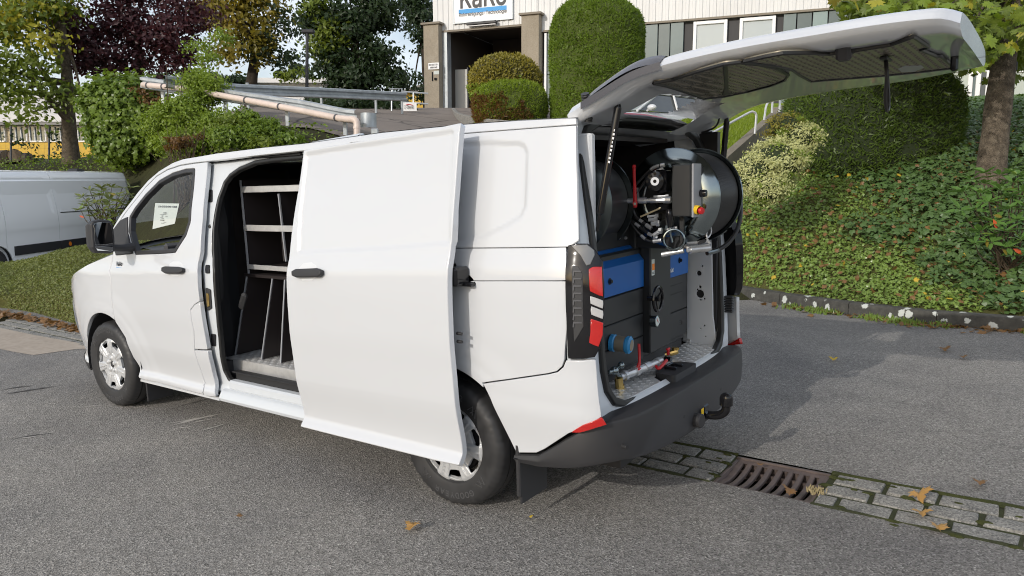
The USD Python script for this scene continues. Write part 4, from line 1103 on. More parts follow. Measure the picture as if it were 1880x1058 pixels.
# dark spoiler blade near the hinge, buffers, lock, pull strap
sp_s = np.linspace(0.52, 1.0, 12)
for sg in (1, -1):
    R_ = np.array([[gate_pt(x, sg * s, 0.005 + 0.022 * math.sin(math.pi * k) ** 0.5) for s in sp_s] for k, x in zip(np.linspace(0, 1, 14), np.linspace(-0.74, -1.13, 14))])
    part(gate, 'spoiler_blade', gridmesh(R_), 'spoiler', 40)
R_ = np.array([[gate_pt(x, sg, dz) + [0, 0.006, 0] for dz in (0.016, -0.005, -0.016)] for x, sg in zip(np.linspace(-0.735, -1.14, 14), [1.0] * 14)])
part(gate, 'spoiler_edge', gridmesh(R_), 'spoiler', 40)
def gpt(px, o=0.02): ab = inv(S_gate(o), [px], (-1.4, 0.3))[0]; return S_gate(o)(ab[0], ab[1])
bc = on(1, 0.70, 1549, 79)
print('buffer', bc)
part(gate, 'buffer_block', cat(lathe([(0, 0.012), (0.045, 0.012), (0.055, 0.004), (0.055, -0.02)], bc + [0, -0.02, 0.0], (-0.1, 0.75, -0.65), 18), obox(bc + [0, 0.005, -0.035], np.array([1.0, 0, 0]), np.array([0, .8, -.6]), np.array([0, .6, .8]), 0.055, 0.03, 0.075, 0.012)), 'black_plastic')
lc = on(0, -2.10, 1749, 90)
part(gate, 'lock', cat(obox(lc + [0.02, 0, 0.0], np.array([0.9, 0, -.4]), np.array([0, 1.0, 0]), np.array([.4, 0, .9]), 0.04, 0.14, 0.045, 0.01), obox(lc + [-0.005, -0.055, -0.045], np.array([1.0, 0, 0]), np.array([0, 1.0, 0]), np.array([0, 0, 1.0]), 0.03, 0.045, 0.09, 0.008)), 'gloss_black')
for px in ((1626, 110),):
    c = gpt(px)
    part(gate, 'pull_strap', cat(bx(c[0] - 0.015, c[0] + 0.015, c[1] - 0.055, c[1] + 0.055, c[2] - 0.004, c[2] + 0.01, .004),
        tube(spline([c, c + [-0.01, 0.02, -0.06], c + [0.0, -0.03, -0.15], c + [0.0, -0.075, -0.195], c + [0, -0.10, -0.19], c + [0, -0.105, -0.16], c + [0, -0.06, -0.08], c + [0, 0.0, 0.0]], 6), 0.008, 6)), 'seal')
# hinge arms, cable sleeve, gas struts
for sg in (1, -1):
    if sg > 0: part(gate, 'hinge_arm', tube(spline([(-0.60, sg * 0.62, 1.995), (-0.66, sg * 0.62, 2.035), (-0.72, sg * 0.62, 2.065), (-0.80, sg * 0.62, 2.075)], 5), 0.018, 6), 'paint_matt')
    top = np.array([-0.87, sg * 0.70, 2.075])
    if sg > 0:
        b_ = on(1, 0.745, 1096, 425)
    else:
        b_ = np.array([-0.80, -0.72, 1.28])
    print('strut', top, b_)
    t_ = (b_ - top) / np.linalg.norm(b_ - top)
    part(gate, 'gas_strut', tube([top, top + t_ * 0.05, top + t_ * 0.06, top + t_ * 0.07, top + t_ * 0.55, top + t_ * 0.56, b_], [0.010, 0.011, 0.013, 0.0175, 0.0175, 0.008, 0.008], 12), 'gloss_black')
    part(gate, 'strut_bracket', trimesh.convex.convex_hull(np.vstack([top + [-0.075, 0, 0.06], top + [0.075, 0, 0.06], top + [-0.075, -sg * 0.03, 0.065], top + [0.075, -sg * 0.03, 0.065], top + [-0.018, 0.012 * sg, -0.02], top + [0.018, 0.012 * sg, -0.02], top + [0, -.02 * sg, -0.02], top + [-0.06, .015 * sg, 0.035], top + [0.06, .015 * sg, 0.035]])), 'gloss_black')
    if sg > 0:
        mk = [obox(top + t_ * (0.17 + 0.018 * i) + np.array([-0.010, 0.0155, 0.0]), t_, np.cross(t_, [-0.55, 0.83, 0]), np.array([-0.55, 0.83, 0]), 0.010, 0.009 if i % 3 else 0.005, 0.0015) for i in range(9)]
        part(gate, 'strut_print', cat(mk), 'white_print', False)
part(gate, 'cable_sleeve', tube(spline([on(1, 0.80, 1074, 172) * [1, 1, 1], on(1, 0.78, 1077, 190), on(1, 0.76, 1081, 208), on(1, 0.75, 1080, 223)], 10), 0.017 + 0.003 * np.tile([1, 0, 1], 11)[:31], 10), 'seal')
part(gate, 'cable', tube(spline([(-0.86, -0.60, 2.065), (-0.85, -0.60, 2.00), (-0.82, -0.60, 1.965), (-0.74, -0.62, 1.945)], 6), 0.006, 6), 'seal')
part(van, 'brake_light', gridmesh(np.array([[[x, y, z + 0.03 * (1 - (y / 0.5) ** 2)] for y in np.linspace(-0.50, 0.56, 20)] for x, z in ((-0.60, 1.995), (-0.655, 2.0), (-0.675, 1.98))])), 'red_dark', 40)
# ================================================================== jetting machine in the hold, seen through the tail opening
XF = -0.64
mc = thing('jetting_machine', 'black and blue pipe jetting machine with gauge and handwheel standing in the open tail', 'machine', (XF, 0.0, 0.61), van=True)
part(mc, 'cabinet', bx(XF + 0.01, -0.10, -0.62, 0.66, 0.66, 1.30, 0.01), 'machine')
for z0, z1 in ((0.668, 0.80), (0.804, 0.93), (0.934, 1.075)):
    part(mc, 'front_panel', bx(XF - 0.012, XF + 0.008, 0.022, 0.655, z0, z1, 0.004), 'machine')
for z0, z1 in ((0.70, 0.862), (0.866, 1.085)):
    part(mc, 'front_panel', bx(XF - 0.012, XF + 0.008, -0.612, -0.262, z0, z1, 0.004), 'machine')
for z in (0.975, 1.03):
    part(mc, 'panel_groove', bx(XF - 0.0145, XF - 0.011, -0.53, -0.33, z, z + 0.004), 'dark_trim')
part(mc, 'centre_column', bx(XF - 0.055, XF + 0.01, -0.262, 0.018, 0.70, 1.44, 0.006), 'machine')
bl = Polygon([(XF - 0.018, 1.085), (XF - 0.018, 1.235), (XF + 0.05, 1.315), (XF + 0.2, 1.33), (XF + 0.2, 1.085)])
part(mc, 'blue_hood', prism(bl, (0, 0.025, 0), (1, 0, 0), (0, 0, 1), (0, 1, 0), 0.63), 'blue_box', 20)
part(mc, 'blue_hood', prism(bl, (0, -0.612, 0), (1, 0, 0), (0, 0, 1), (0, 1, 0), 0.346), 'blue_box', 20)
for px in ((1120, 517), (1248, 478)):
    c = on(0, XF - 0.02, *px)
    part(mc, 'hood_lock', cat(lathe([(0, 0.012), (0.010, 0.012), (0.012, 0.0), (0.018, 0.0), (0.018, -0.01)], c, (-1, 0, 0), 14)), 'gloss_black')
c = on(0, XF - 0.02, 1196, 503)
xs_ = XF - 0.0195
def onp(px): return on(0, xs_, *px)
part(mc, 'hood_lettering', cat(textm('UrbanJet', 0.026, onp((1223, 503)), (0, -1, 0), (0, 0, 1), 0.001, True, width=0.105)), 'white_print', False)
part(mc, 'hood_lettering', cat(textm('KaRo', 0.045, onp((1192, 508)) + [0, 0, 0.0], (0, -1, 0), (0, 0, 1), 0.001, True, width=0.115)), 'white_print', False)
part(mc, 'hood_stripe', bx(xs_ - 0.0, xs_ - 0.001, onp((1192, 508))[1] - 0.115, onp((1192, 508))[1], onp((1192, 508))[2] - 0.016, onp((1192, 508))[2] - 0.010), 'white_print')
xc_ = XF - 0.0555
sc_ = on(0, xc_, 1199, 491)
part(mc, 'warning_label', bx(xc_ - 0.001, xc_ + 0.001, sc_[1] - 0.018, sc_[1] + 0.018, sc_[2] - 0.045, sc_[2] + 0.045), 'paper')
part(mc, 'warning_label', bx(xc_ - 0.0025, xc_ - 0.0008, sc_[1] - 0.014, sc_[1] + 0.014, sc_[2] - 0.015, sc_[2] + 0.020), 'orange')
part(mc, 'warning_label', cat([bx(xc_ - 0.0025, xc_ - 0.0008, sc_[1] - 0.012, sc_[1] + 0.012, sc_[2] - 0.036 + 0.007 * i, sc_[2] - 0.033 + 0.007 * i) for i in range(2)]), 'black_print')
hc = on(0, xc_ - 0.06, 1208, 549)
aa = np.linspace(0, 2 * np.pi, 29)
part(mc, 'hand_wheel', cat(tube([hc + [0, 0.058 * math.cos(t), 0.068 * math.sin(t)] for t in aa], 0.009, 8, False), [tube([hc + [0.01, 0, 0], hc + [0, 0.055 * math.cos(t), 0.064 * math.sin(t)]], 0.006, 6) for t in (0.5, 2.6, 4.7)], cyl(hc + [-0.01, 0, 0], hc + [0.06, 0, 0], 0.014, 12)), 'gloss_black')
gc = on(0, xc_ - 0.03, 1203, 590)
part(mc, 'pressure_gauge', lathe([(0, 0.012), (0.026, 0.012), (0.028, 0.016), (0.033, 0.014), (0.033, -0.02)], gc, (-1, 0, 0), 24), 'chrome')
pg = Node(mc.path + '/pressure_gauge', mc.base, True)
part(pg, 'dial', lathe([(0, 0.0135), (0.027, 0.0135)], gc, (-1, 0, 0), 24), 'paper')
part(pg, 'needle', obox(gc + [-0.015, 0, 0.005], np.array([0, .6, .8]), np.array([0, -.8, .6]), np.array([1.0, 0, 0]), 0.03, 0.003, 0.001), 'red_paint')
oc = on(0, XF - 0.0125, 1252, 592)
part(mc, 'port', lathe([(0, 0.001), (0.013, 0.001), (0.014, -0.01)], oc, (-1, 0, 0), 16), 'gloss_black')
part(mc, 'panel_marks', cat([bx(XF - 0.0135, XF - 0.0118, on(0, XF, *q)[1] - 0.010, on(0, XF, *q)[1] + 0.010, on(0, XF, *q)[2], on(0, XF, *q)[2] + 0.003) for q in ((1224, 596), (1224, 601), (1224, 606), (1246, 588), (1246, 592), (1246, 596))]), 'dark_trim')
# filter cup
fc = on(0, XF - 0.03, 1127, 630)
fe = np.array([-0.93, -0.12, -0.05]); fe /= np.linalg.norm(fe)
part(mc, 'filter_cup', lathe([(0.0, 0.012), (0.036, 0.012), (0.046, 0.004), (0.047, -0.012), (0.040, -0.016), (0.040, -0.075), (0.046, -0.080), (0.046, -0.10)], fc + fe * 0.085, fe, 24), 'filter_blue')
ft = Node(mc.path + '/filter_cup', mc.base, True)
part(ft, 'filter_insert', cat(lathe([(0.041, -0.02), (0.0415, -0.03), (0.0415, -0.065), (0.041, -0.072)], fc + fe * 0.085, fe, 24), lathe([(0.0, 0.0135), (0.030, 0.0135)], fc + fe * 0.085, fe, 24)), 'filter_in')
# valves and pipe on the floor
V0, V1 = on(2, 0.66, 1138, 695), on(2, 0.68, 1212, 662)
V0[2], V1[2] = 0.665, 0.675
ax = (V1 - V0) / np.linalg.norm(V1 - V0); L = np.linalg.norm(V1 - V0)
part(mc, 'valve_pipe', tube([V0 + ax * L * t for t in (0, .08, .081, .14, .141, .34, .341, .42, .421, .58, .581, .70, .701, .9, .901, 1.0)], [.020, .020, .027, .027, .022, .022, .028, .028, .023, .023, .027, .027, .021, .021, .026, .026], 12), 'zinc')
part(mc, 'valve_pipe', cat(tube([V0 - ax * 0.01, V0 + [0, 0.005, -0.05]], 0.022, 10), lathe([(0, 0.02), (0.024, 0.02), (0.024, -0.01)], V0 + [0, 0.0, -0.05], (0, 0, -1), 12)), 'brass')
K = on(0, -0.72, 1128, 681)
part(mc, 'ball_fitting', cat(trimesh.creation.icosphere(2, 0.026), ), 'chrome') if False else None
b1 = trimesh.creation.icosphere(2, 0.024); b1.apply_translation(K); b2 = trimesh.creation.icosphere(2, 0.019); b2.apply_translation(K + np.array([-0.01, -0.055, 0.018])); b3 = trimesh.creation.icosphere(1, 0.014); b3.apply_translation(K + np.array([0.0, 0.045, 0.004]))
part(mc, 'ball_fitting', cat(b1, b2, b3, cyl(K + [0, -.05, .01], K + [0, 0.045, 0], 0.010), cyl(K, V0, 0.013)), 'chrome')
H1 = V0 + ax * L * 0.38
part(mc, 'valve_lever', cat(tube(spline([H1 + [-0.012, 0, 0.02], H1 + [-0.016, -0.01, 0.045], H1 + [-0.012, -0.02, 0.085], H1 + [-0.008, -0.022, 0.145]], 5), [0.010] * 5 + [0.008] * 11, 8), obox(H1 + [-0.015, 0.0, 0.01], np.array([0, 1.0, 0]), np.array([1.0, 0, 0]), np.array([0, 0, 1.0]), 0.035, 0.02, 0.02, 0.004)), 'red_paint')
H2 = V0 + ax * L * 0.80
part(mc, 'valve_lever', cat(tube(spline([H2 + [-0.025, 0.01, -0.005], H2 + [-0.045, 0.02, -0.012], H2 + [-0.05, -0.03, 0.0], H2 + [-0.045, -0.085, 0.01]], 5), 0.009, 8)), 'red_paint')
B3 = on(0, -0.70, 1236, 647)
part(mc, 'brass_valve', cat(lathe([(0, .03), (.014, .03), (.018, .02), (.018, -.02), (.012, -.025), (.012, -.05)], B3, (-0.6, -0.3, 0.2), 10), lathe([(0, .02), (.022, .018), (.022, .005), (.010, 0), (.010, -.02)], B3 + [-0.01, -0.01, 0.01], (0, 0, 1), 8)), 'brass')
part(mc, 'red_tap', cat(cyl(B3 + [0.0, 0.075, 0.0], B3 + [0.0, 0.075, 0.035], 0.008), bx(B3[0] - .006, B3[0] + .006, B3[1] + .055, B3[1] + .095, B3[2] + .03, B3[2] + .042, .003)), 'red_paint')
part(mc, 'black_tap', cat(lathe([(0, .02), (.016, .02), (.016, -.02), (0, -.02)], B3 + [0, 0.075, -0.025], (-1, 0, 0), 12)), 'gloss_black')
part(mc, 'exhaust_box', obox(on(0, -0.60, 1268, 602), np.array([1.0, 0, 0]), np.array([0, .95, .3]), np.array([0, -.3, .95]), 0.06, 0.09, 0.20, 0.006), 'alu')
part(mc, 'frame_foot', bx(XF + 0.02, -0.2, -0.60, 0.64, 0.61, 0.66), 'dark_trim')
part(mc, 'frame_plate', cat(bx(-0.58, -0.56, 0.02, 0.70, 1.30, 1.56, 0.004)), 'machine')
for px in ((1137, 437), (1149, 437)):
    c = on(0, -0.585, *px); part(mc, 'bolt', lathe([(0, .006), (.007, .006), (.009, 0), (.009, -.005)], c, (-1, 0, 0), 8), 'zinc')

# ---- hose reel swung out of the tail
RC = np.array([-0.84, 0.05, 1.575])
rl = thing('hose_reel', 'large chrome hose reel with black hose swung out of the van tail', 'hose reel', (RC[0], -0.12, 1.30), van=True)
part(rl, 'near_flange', lathe([(0.0, 0.03), (0.05, 0.03), (0.06, 0.018), (0.11, 0.012), (0.15, 0.034), (0.19, 0.040), (0.225, 0.022), (0.258, 0.004), (0.264, -0.002), (0.258, -0.006), (0.225, 0.010), (0.05, 0.0)], RC, (0, 1, 0), 64), 'chrome', 50)
part(rl, 'far_flange', lathe([(0.0, 0.0), (0.05, 0.0), (0.225, -0.012), (0.250, 0.004), (0.262, 0.006), (0.266, 0.0), (0.26, -0.006), (0.22, -0.03), (0.05, -0.02)], RC + [0, -0.345, 0], (0, 1, 0), 64), 'chrome', 50)
hh = 0.0165; prof = [(0.10, -0.01)]
for i in range(20):
    y_ = -0.014 - i * hh
    for t in np.linspace(0, np.pi, 7): prof.append((0.232 + 0.0085 * math.sin(t), y_ - hh * 0.5 + 0.5 * hh * math.cos(t)))
prof.append((0.10, -0.345))
part(rl, 'wound_hose', lathe(prof, RC, (0, 1, 0), 64), 'hose_black', 40)
def rp(px, y): return on(1, y, *px)
loop = spline([rp((1305, 283), -0.33), rp((1335, 302), -0.38), rp((1354, 340), -0.40), rp((1360, 385), -0.38), rp((1354, 420), -0.34), rp((1338, 445), -0.27), rp((1318, 459), -0.20), rp((1298, 465), -0.12)], 8)
part(rl, 'hose_loop', tube(loop, 0.0125, 10), 'hose_black')
part(rl, 'hose_end', tube(loop[-9:] , 0.0135, 10), 'chrome')
# carrier plate, motor, fittings on the near side of the reel
yq = 0.10
part(rl, 'carrier_plate', slab(1, yq - 0.03, [(1170, 350), (1233, 300), (1236, 420), (1256, 430), (1256, 465), (1230, 468), (1210, 430), (1165, 400)], 0.012), 'machine')
mt = rp((1203, 333), yq + 0.06)
part(rl, 'hydraulic_motor', cat(lathe([(0, .03), (.018, .03), (.02, .035), (.045, .030), (.052, .02), (.052, -.02), (.044, -.03), (.044, -.08)], mt, (-.35, .9, 0), 18), [lathe([(0, .04), (.008, .04), (.008, .0)], mt + np.array([.9, .35, 0]) * .04 * math.cos(t) + np.array([0, 0, .04 * math.sin(t)]), (-.35, .9, 0), 6) for t in np.arange(8) * math.pi / 4]), 'gloss_black')
part(rl, 'motor_shaft', lathe([(0.009, .040), (.022, .040), (.022, .030)], mt, (-.35, .9, 0), 18), 'white_print')
part(rl, 'motor_block', slab(1, yq, [(1213, 312), (1232, 312), (1232, 352), (1216, 356)], 0.06, 0.004), 'gloss_black')
# control box with a panel facing the rear
B0 = rp((1233, 303), 0.20)
bx0 = rp((1268, 300), 0.20)
zt2, zb2 = B0[2], rp((1240, 398), 0.20)[2]
part(rl, 'control_box', bx(bx0[0], B0[0], 0.02, 0.20, zb2, zt2, 0.005), 'machine')
cb = Node(rl.path + '/control_box', rl.base, True)
xp = bx0[0]
part(cb, 'box_lid', bx(xp - 0.012, xp - 0.0005, 0.085, 0.19, zb2 - 0.005, zt2 + 0.003, 0.003), 'machine_grey')
dz = zt2 - zb2
part(cb, 'side_panel', bx(xp - 0.016, xp - 0.0005, -0.03, 0.083, zb2 + 0.24 * dz, zt2 - 0.01, 0.008), 'machine')
part(cb, 'display', bx(xp - 0.018, xp - 0.0155, 0.0, 0.055, zb2 + 0.52 * dz, zt2 - 0.05, 0.002), 'gloss_black')
part(cb, 'display_label', bx(xp - 0.0185, xp - 0.0175, 0.02, 0.035, zt2 - 0.045, zt2 - 0.038), 'white_print')
kc = on(0, xp - 0.03, 1292, 355)
part(cb, 'knob', lathe([(0, .014), (.017, .014), (.019, .0), (.019, -.018)], kc, (-1, 0, 0), 16), 'gloss_black')
ec = on(0, xp - 0.03, 1282, 386)
part(cb, 'stop_button', lathe([(0, .030), (.016, .028), (.019, .016), (.012, .012), (.012, .0)], ec, (-0.8, 0.25, -.15), 18), 'red_paint')
part(cb, 'stop_collar', lathe([(.022, .008), (.024, .0), (.022, -.02), (0, -.02)], ec, (-0.8, 0.25, -.15), 18), 'yellow')
kk = on(0, xp - 0.03, 1297, 402)
part(cb, 'key_fob', cat(lathe([(0, .004), (.014, .004), (.014, -.004), (0, -.004)], kk, (-.8, .5, 0), 12), tube(spline([kk + [0, 0, 0.02], kk + [0, -.005, 0.05], kk + [0, 0.01, 0.06]], 4), 0.003, 5)), 'gloss_black')
part(cb, 'wrist_strap', tube(spline([on(0, xp - 0.02, *q) for q in [(1303, 410), (1306, 425), (1300, 436), (1297, 430), (1302, 412)]], 6), 0.004, 6), 'white_print')
# horizontal pressure pipe with the red lever
ypp = 0.16
p0, p1 = rp((1096, 371), ypp + 0.06), rp((1232, 367), ypp)
d_ = p1 - p0
def along(t): return p0 + d_ * t
part(rl, 'pressure_pipe', tube([along(t) for t in (0, .13, .131, .2, .201, .42, .421, .5, .501, .58, .581, .68, .681, .73, .731, .9, .901, 1.0)], [.009, .009, .013, .013, .008, .008, .0135, .0135, .011, .011, .017, .017, .012, .012, .015, .015, .018, .018], 10), 'zinc')
part(rl, 'pipe_sleeve', tube([along(.2), along(.42)], 0.0095, 10), 'hose_black')
lv0, lv1 = rp((1166, 374), ypp + 0.05), rp((1164, 303), ypp + 0.06)
part(rl, 'red_lever', cat(tube([lv0 - (lv1 - lv0) * 0.10, lv0, lv0 + (lv1 - lv0) * .5, lv0 + (lv1 - lv0) * .93, lv0 + (lv1 - lv0) * .94, lv1], [.010, .012, .0085, .0085, .012, .008], 10), lathe([(0, .02), (.012, .02), (.013, -.01)], lv0, (-.4, .9, 0), 12)), 'red_paint')
part(rl, 'lever_mount', slab(1, ypp - 0.01, [(1153, 345), (1173, 345), (1174, 372), (1155, 374)], 0.01), 'zinc')
part(rl, 'lever_bolt', lathe([(0, .026), (.006, .026), (.006, .018)], lv0, (-.4, .9, 0), 8), 'chrome')


def hose(pxs, ys, r=0.008, fit=()):
    P = spline([rp(q, y) for q, y in zip(pxs, ys)], 8)
    part(rl, 'hydraulic_hose', tube(P, r, 8), 'hose_black')
    n = len(P)
    for a, b, rr in fit:
        i, j = int(a * (n - 1)), max(int(b * (n - 1)), int(a * (n - 1)) + 1)
        part(rl, 'hose_fitting', tube(P[i:j + 1], r * rr, 8), 'zinc')


hose([(1220, 303), (1200, 308), (1178, 328), (1160, 348), (1145, 372), (1150, 395), (1172, 415), (1192, 430), (1207, 437)], [.12, .13, .14, .14, .14, .14, .15, .16, .15], .0075, [(0.0, .06, 1.5), (.07, .16, 1.2), (.72, .78, 1.15), (.86, .93, 1.3), (.95, 1.0, 1.6)])
hose([(1218, 310), (1198, 320), (1176, 345), (1162, 372), (1166, 395), (1180, 408), (1196, 420)], [.13, .14, .15, .16, .16, .16, .16], .0075, [(0.0, .05, 1.5), (.06, .14, 1.2), (.78, .84, 1.15), (.9, 1.0, 1.5)])
hose([(1140, 385), (1155, 405), (1170, 425), (1190, 442), (1214, 441)], [.13, .14, .15, .15, .13], .007, [(.62, .70, 1.3), (.86, 1.0, 1.7)])
part(rl, 'brake_cable', tube(spline([rp((1176, 398), .17), rp((1190, 392), .17), rp((1210, 383), .15), rp((1216, 378), .14)], 5), 0.005, 6), 'cable_tan')
for q0, q1, r_ in (((1188, 398), (1206, 396), .007), ((1190, 404), (1204, 403), .009), ((1195, 411), (1208, 410), .012), ((1199, 433), (1212, 424), .012), ((1224, 422), (1240, 420), .008), ((1200, 361), (1225, 360), .006)):
    part(rl, 'fitting', cat(tube([rp(q0, .17), rp(q1, .15)], r_, 6), lathe([(0, .008), (r_ * 1.5, .008), (r_ * 1.5, -.008), (0, -.008)], rp(q1, .15), d_ / np.linalg.norm(d_), 6)), 'zinc')
part(rl, 'valve_block', cat(slab(1, .08, [(1190, 393), (1216, 392), (1216, 402), (1190, 404)], .06, .003), slab(1, .08, [(1196, 405), (1222, 404), (1222, 436), (1200, 436)], .05, .003), slab(1, .09, [(1212, 372), (1236, 370), (1236, 384), (1214, 386)], .06, .003)), 'gloss_black')
hp0, hp1 = rp((1228, 384), .21), rp((1229, 418), .20)
part(rl, 'grip', tube([hp0 + (hp1 - hp0) * t for t in np.linspace(0, 1, 9)], [.008, .015, .018, .018, .016, .013, .011, .010, .009], 12), 'gloss_black')
part(rl, 'grip_rod', tube([hp1, rp((1230, 428), .2), rp((1234, 445), .19)], .006, 8), 'chrome')
rc_ = rp((1237, 440), .20)
e1_, e2_ = np.array([.93, .37, 0.0]), np.array([0, 0, 1.0])
part(rl, 'guide_ring', tube([rc_ + .052 * (math.cos(t) * e1_ + math.sin(t) * e2_) for t in np.linspace(0, 2 * np.pi, 33)], .0065, 8, False), 'chrome')
part(rl, 'slotted_bar', slab(1, .13, [(1249, 396), (1256, 396), (1258, 458), (1251, 459)], .012), 'machine')
g0, g1 = rp((1215, 468), .19), rp((1255, 460), .17)
part(rl, 'guide_bracket', tube([g0, g0 + (g1 - g0) * .98, g1], .014, 12), 'zinc')
g2, g3 = rp((1262, 460), .16), rp((1301, 455), .05)
part(rl, 'guide_roller', tube([g2, g2 + (g3 - g2) * .10, g2 + (g3 - g2) * .11, g3], [.012, .012, .021, .021], 14), 'zinc')
part(rl, 'guide_wing', cat(tube([rp((1262, 447), .12), rp((1300, 444), .04)], .007, 8), tube([rp((1297, 437), .04), rp((1304, 448), .04)], .006, 6), tube([rp((1258, 452), .14), rp((1268, 458), .14)], .011, 8)), 'zinc')
part(rl, 'guide_wing', tube([rp((1282, 446), .09), rp((1294, 443), .05)], .010, 8), 'hose_black')
part(rl, 'swing_arm', cat(bx(-0.86, -0.55, 0.0, 0.035, 1.30, 1.36, .005), bx(-0.62, -0.56, -0.05, 0.05, 1.25, 1.60, .005)), 'machine')
# the second reel, dark, deep in the hold
R2 = np.array([-0.42, 0.44, 1.56])
r2 = thing('hose_reel', 'second hose reel in shade behind the swung-out one, deeper in the hold', 'hose reel', (R2[0], 0.3, 1.28), van=True)
part(r2, 'near_flange', lathe([(0.0, 0.03), (0.05, 0.03), (0.06, 0.018), (0.11, 0.012), (0.15, 0.034), (0.19, 0.040), (0.225, 0.022), (0.258, 0.004), (0.264, -0.002), (0.258, -0.006), (0.05, 0.0)], R2 + [0, -0.0, 0], (0, 1, 0), 48), 'chrome_dark', 50)
part(r2, 'far_flange', lathe([(0.0, 0.0), (0.05, 0.0), (0.26, 0.0), (0.262, -0.006), (0.05, -0.02)], R2 + [0, -0.25, 0], (0, 1, 0), 48), 'chrome_dark', 50)
part(r2, 'wound_hose', lathe([(0.1, -0.0), (0.23, -0.005), (0.23, -0.245), (0.1, -0.25)], R2, (0, 1, 0), 48), 'hose_black', 40)
part(r2, 'supply_pipe', tube([on(0, -.6, 1085, 366), on(0, -.6, 1110, 372)], 0.010, 8), 'zinc')
# ================================================================== ground and terrain
mat('asphalt', {
    'c': ('texture_coordinate', {}), 'g': ('geometry', {}),
    'n1': ('noise_texture', {'scale': 190.0, 'detail': 3.0, 'roughness': 0.7}), 'n2': ('noise_texture', {'scale': 1.1, 'detail': 6.0, 'roughness': 0.65}),
    'v': ('voronoi_texture', {'scale': 135.0}), 'vr': ('rgb_ramp', {'ramp': [(0.0, (0.06, 0.058, 0.054)), (0.3, (0.155, 0.150, 0.142)), (0.65, (0.232, 0.224, 0.214)), (0.88, (0.33, 0.32, 0.305)), (1.0, (0.55, 0.54, 0.51))]}),
    'sep': ('rgb_to_bw', {}), 'n4': ('noise_texture', {'scale': 0.32, 'detail': 4.0, 'roughness': 0.6, 'distortion': 0.6}), 'r4': ('rgb_ramp', {'ramp': [(0.34, (0.80, 0.80, 0.82)), (0.5, (1.0, 1.0, 1.0)), (0.66, (1.12, 1.11, 1.09))]}), 'm4': ('mix', {'mix_type': 'multiply', 'fac': 1.0}),
    'm1': ('mix', {'mix_type': 'multiply', 'fac': 1.0}), 'r2': ('rgb_ramp', {'ramp': [(0.25, (0.82, 0.81, 0.82)), (0.5, (1.04, 1.03, 1.01)), (0.75, (1.24, 1.22, 1.18))]}),
    'cr': ('voronoi_texture', {'scale': 0.55, 'feature': 'distance_to_edge', 'detail': 2.0, 'roughness': 0.6}), 'wn': ('noise_texture', {'scale': 1.6, 'detail': 5.0}), 'wm': ('mix', {'mix_type': 'add', 'fac': 0.35}),
    'crr': ('map_range', {'from_min': 0.0, 'from_max': 0.006, 'to_min': 0.86, 'to_max': 1.0, 'clamp': True}), 'm2': ('mix', {'mix_type': 'multiply', 'fac': 1.0}),
    'bh': ('math', {'math_type': 'add'}), 'b': ('bump', {'strength': 0.9, 'distance': 0.006}),
    'p': ('principled_bsdf', {'roughness': 0.82, 'specular_ior_level': 0.35})},
    [('c.object', 'n1.vector'), ('c.object', 'n2.vector'), ('c.object', 'v.vector'), ('v.color', 'sep.color'), ('sep.val', 'vr.fac'), ('vr.color', 'm1.color1'), ('n2.fac', 'r2.fac'), ('r2.color', 'm1.color2'),
     ('c.object', 'wn.vector'), ('c.object', 'wm.color1'), ('wn.color', 'wm.color2'), ('wm.color', 'cr.vector'), ('cr.distance', 'crr.value'), ('m1.color', 'm2.color1'), ('crr.result', 'm2.color2'), ('c.object', 'n4.vector'), ('n4.fac', 'r4.fac'), ('m2.color', 'm4.color1'), ('r4.color', 'm4.color2'), ('m4.color', 'p.base_color'),
     ('n1.fac', 'bh.value1'), ('v.distance', 'bh.value2'), ('bh.value', 'b.height'), ('b.normal', 'p.normal')])
mat('old_asphalt', {
    'c': ('texture_coordinate', {}), 'n1': ('noise_texture', {'scale': 60.0, 'detail': 4.0}), 'n2': ('noise_texture', {'scale': 0.5, 'detail': 6.0, 'roughness': 0.65}),
    'r': ('rgb_ramp', {'ramp': [(0.3, (0.15, 0.128, 0.11)), (0.6, (0.215, 0.185, 0.16)), (0.75, (0.26, 0.225, 0.198))]}), 'mm': ('mix_float', {'fac': 0.4}),
    'cr': ('voronoi_texture', {'scale': 0.33, 'feature': 'distance_to_edge'}), 'wn': ('noise_texture', {'scale': 0.9, 'detail': 5.0}), 'wm': ('mix', {'mix_type': 'add', 'fac': 0.5}),
    'crr': ('map_range', {'from_min': 0.0, 'from_max': 0.018, 'to_min': 0.25, 'to_max': 1.0, 'clamp': True}), 'm2': ('mix', {'mix_type': 'multiply', 'fac': 1.0}),
    'b': ('bump', {'strength': 0.6, 'distance': 0.01}), 'p': ('principled_bsdf', {'roughness': 0.88, 'specular_ior_level': 0.3})},
    [('c.object', 'n1.vector'), ('c.object', 'n2.vector'), ('n1.fac', 'mm.a'), ('n2.fac', 'mm.b'), ('mm.result', 'r.fac'), ('c.object', 'wn.vector'), ('c.object', 'wm.color1'), ('wn.color', 'wm.color2'), ('wm.color', 'cr.vector'), ('cr.distance', 'crr.value'),
     ('r.color', 'm2.color1'), ('crr.result', 'm2.color2'), ('m2.color', 'p.base_color'), ('n1.fac', 'b.height'), ('b.normal', 'p.normal')])


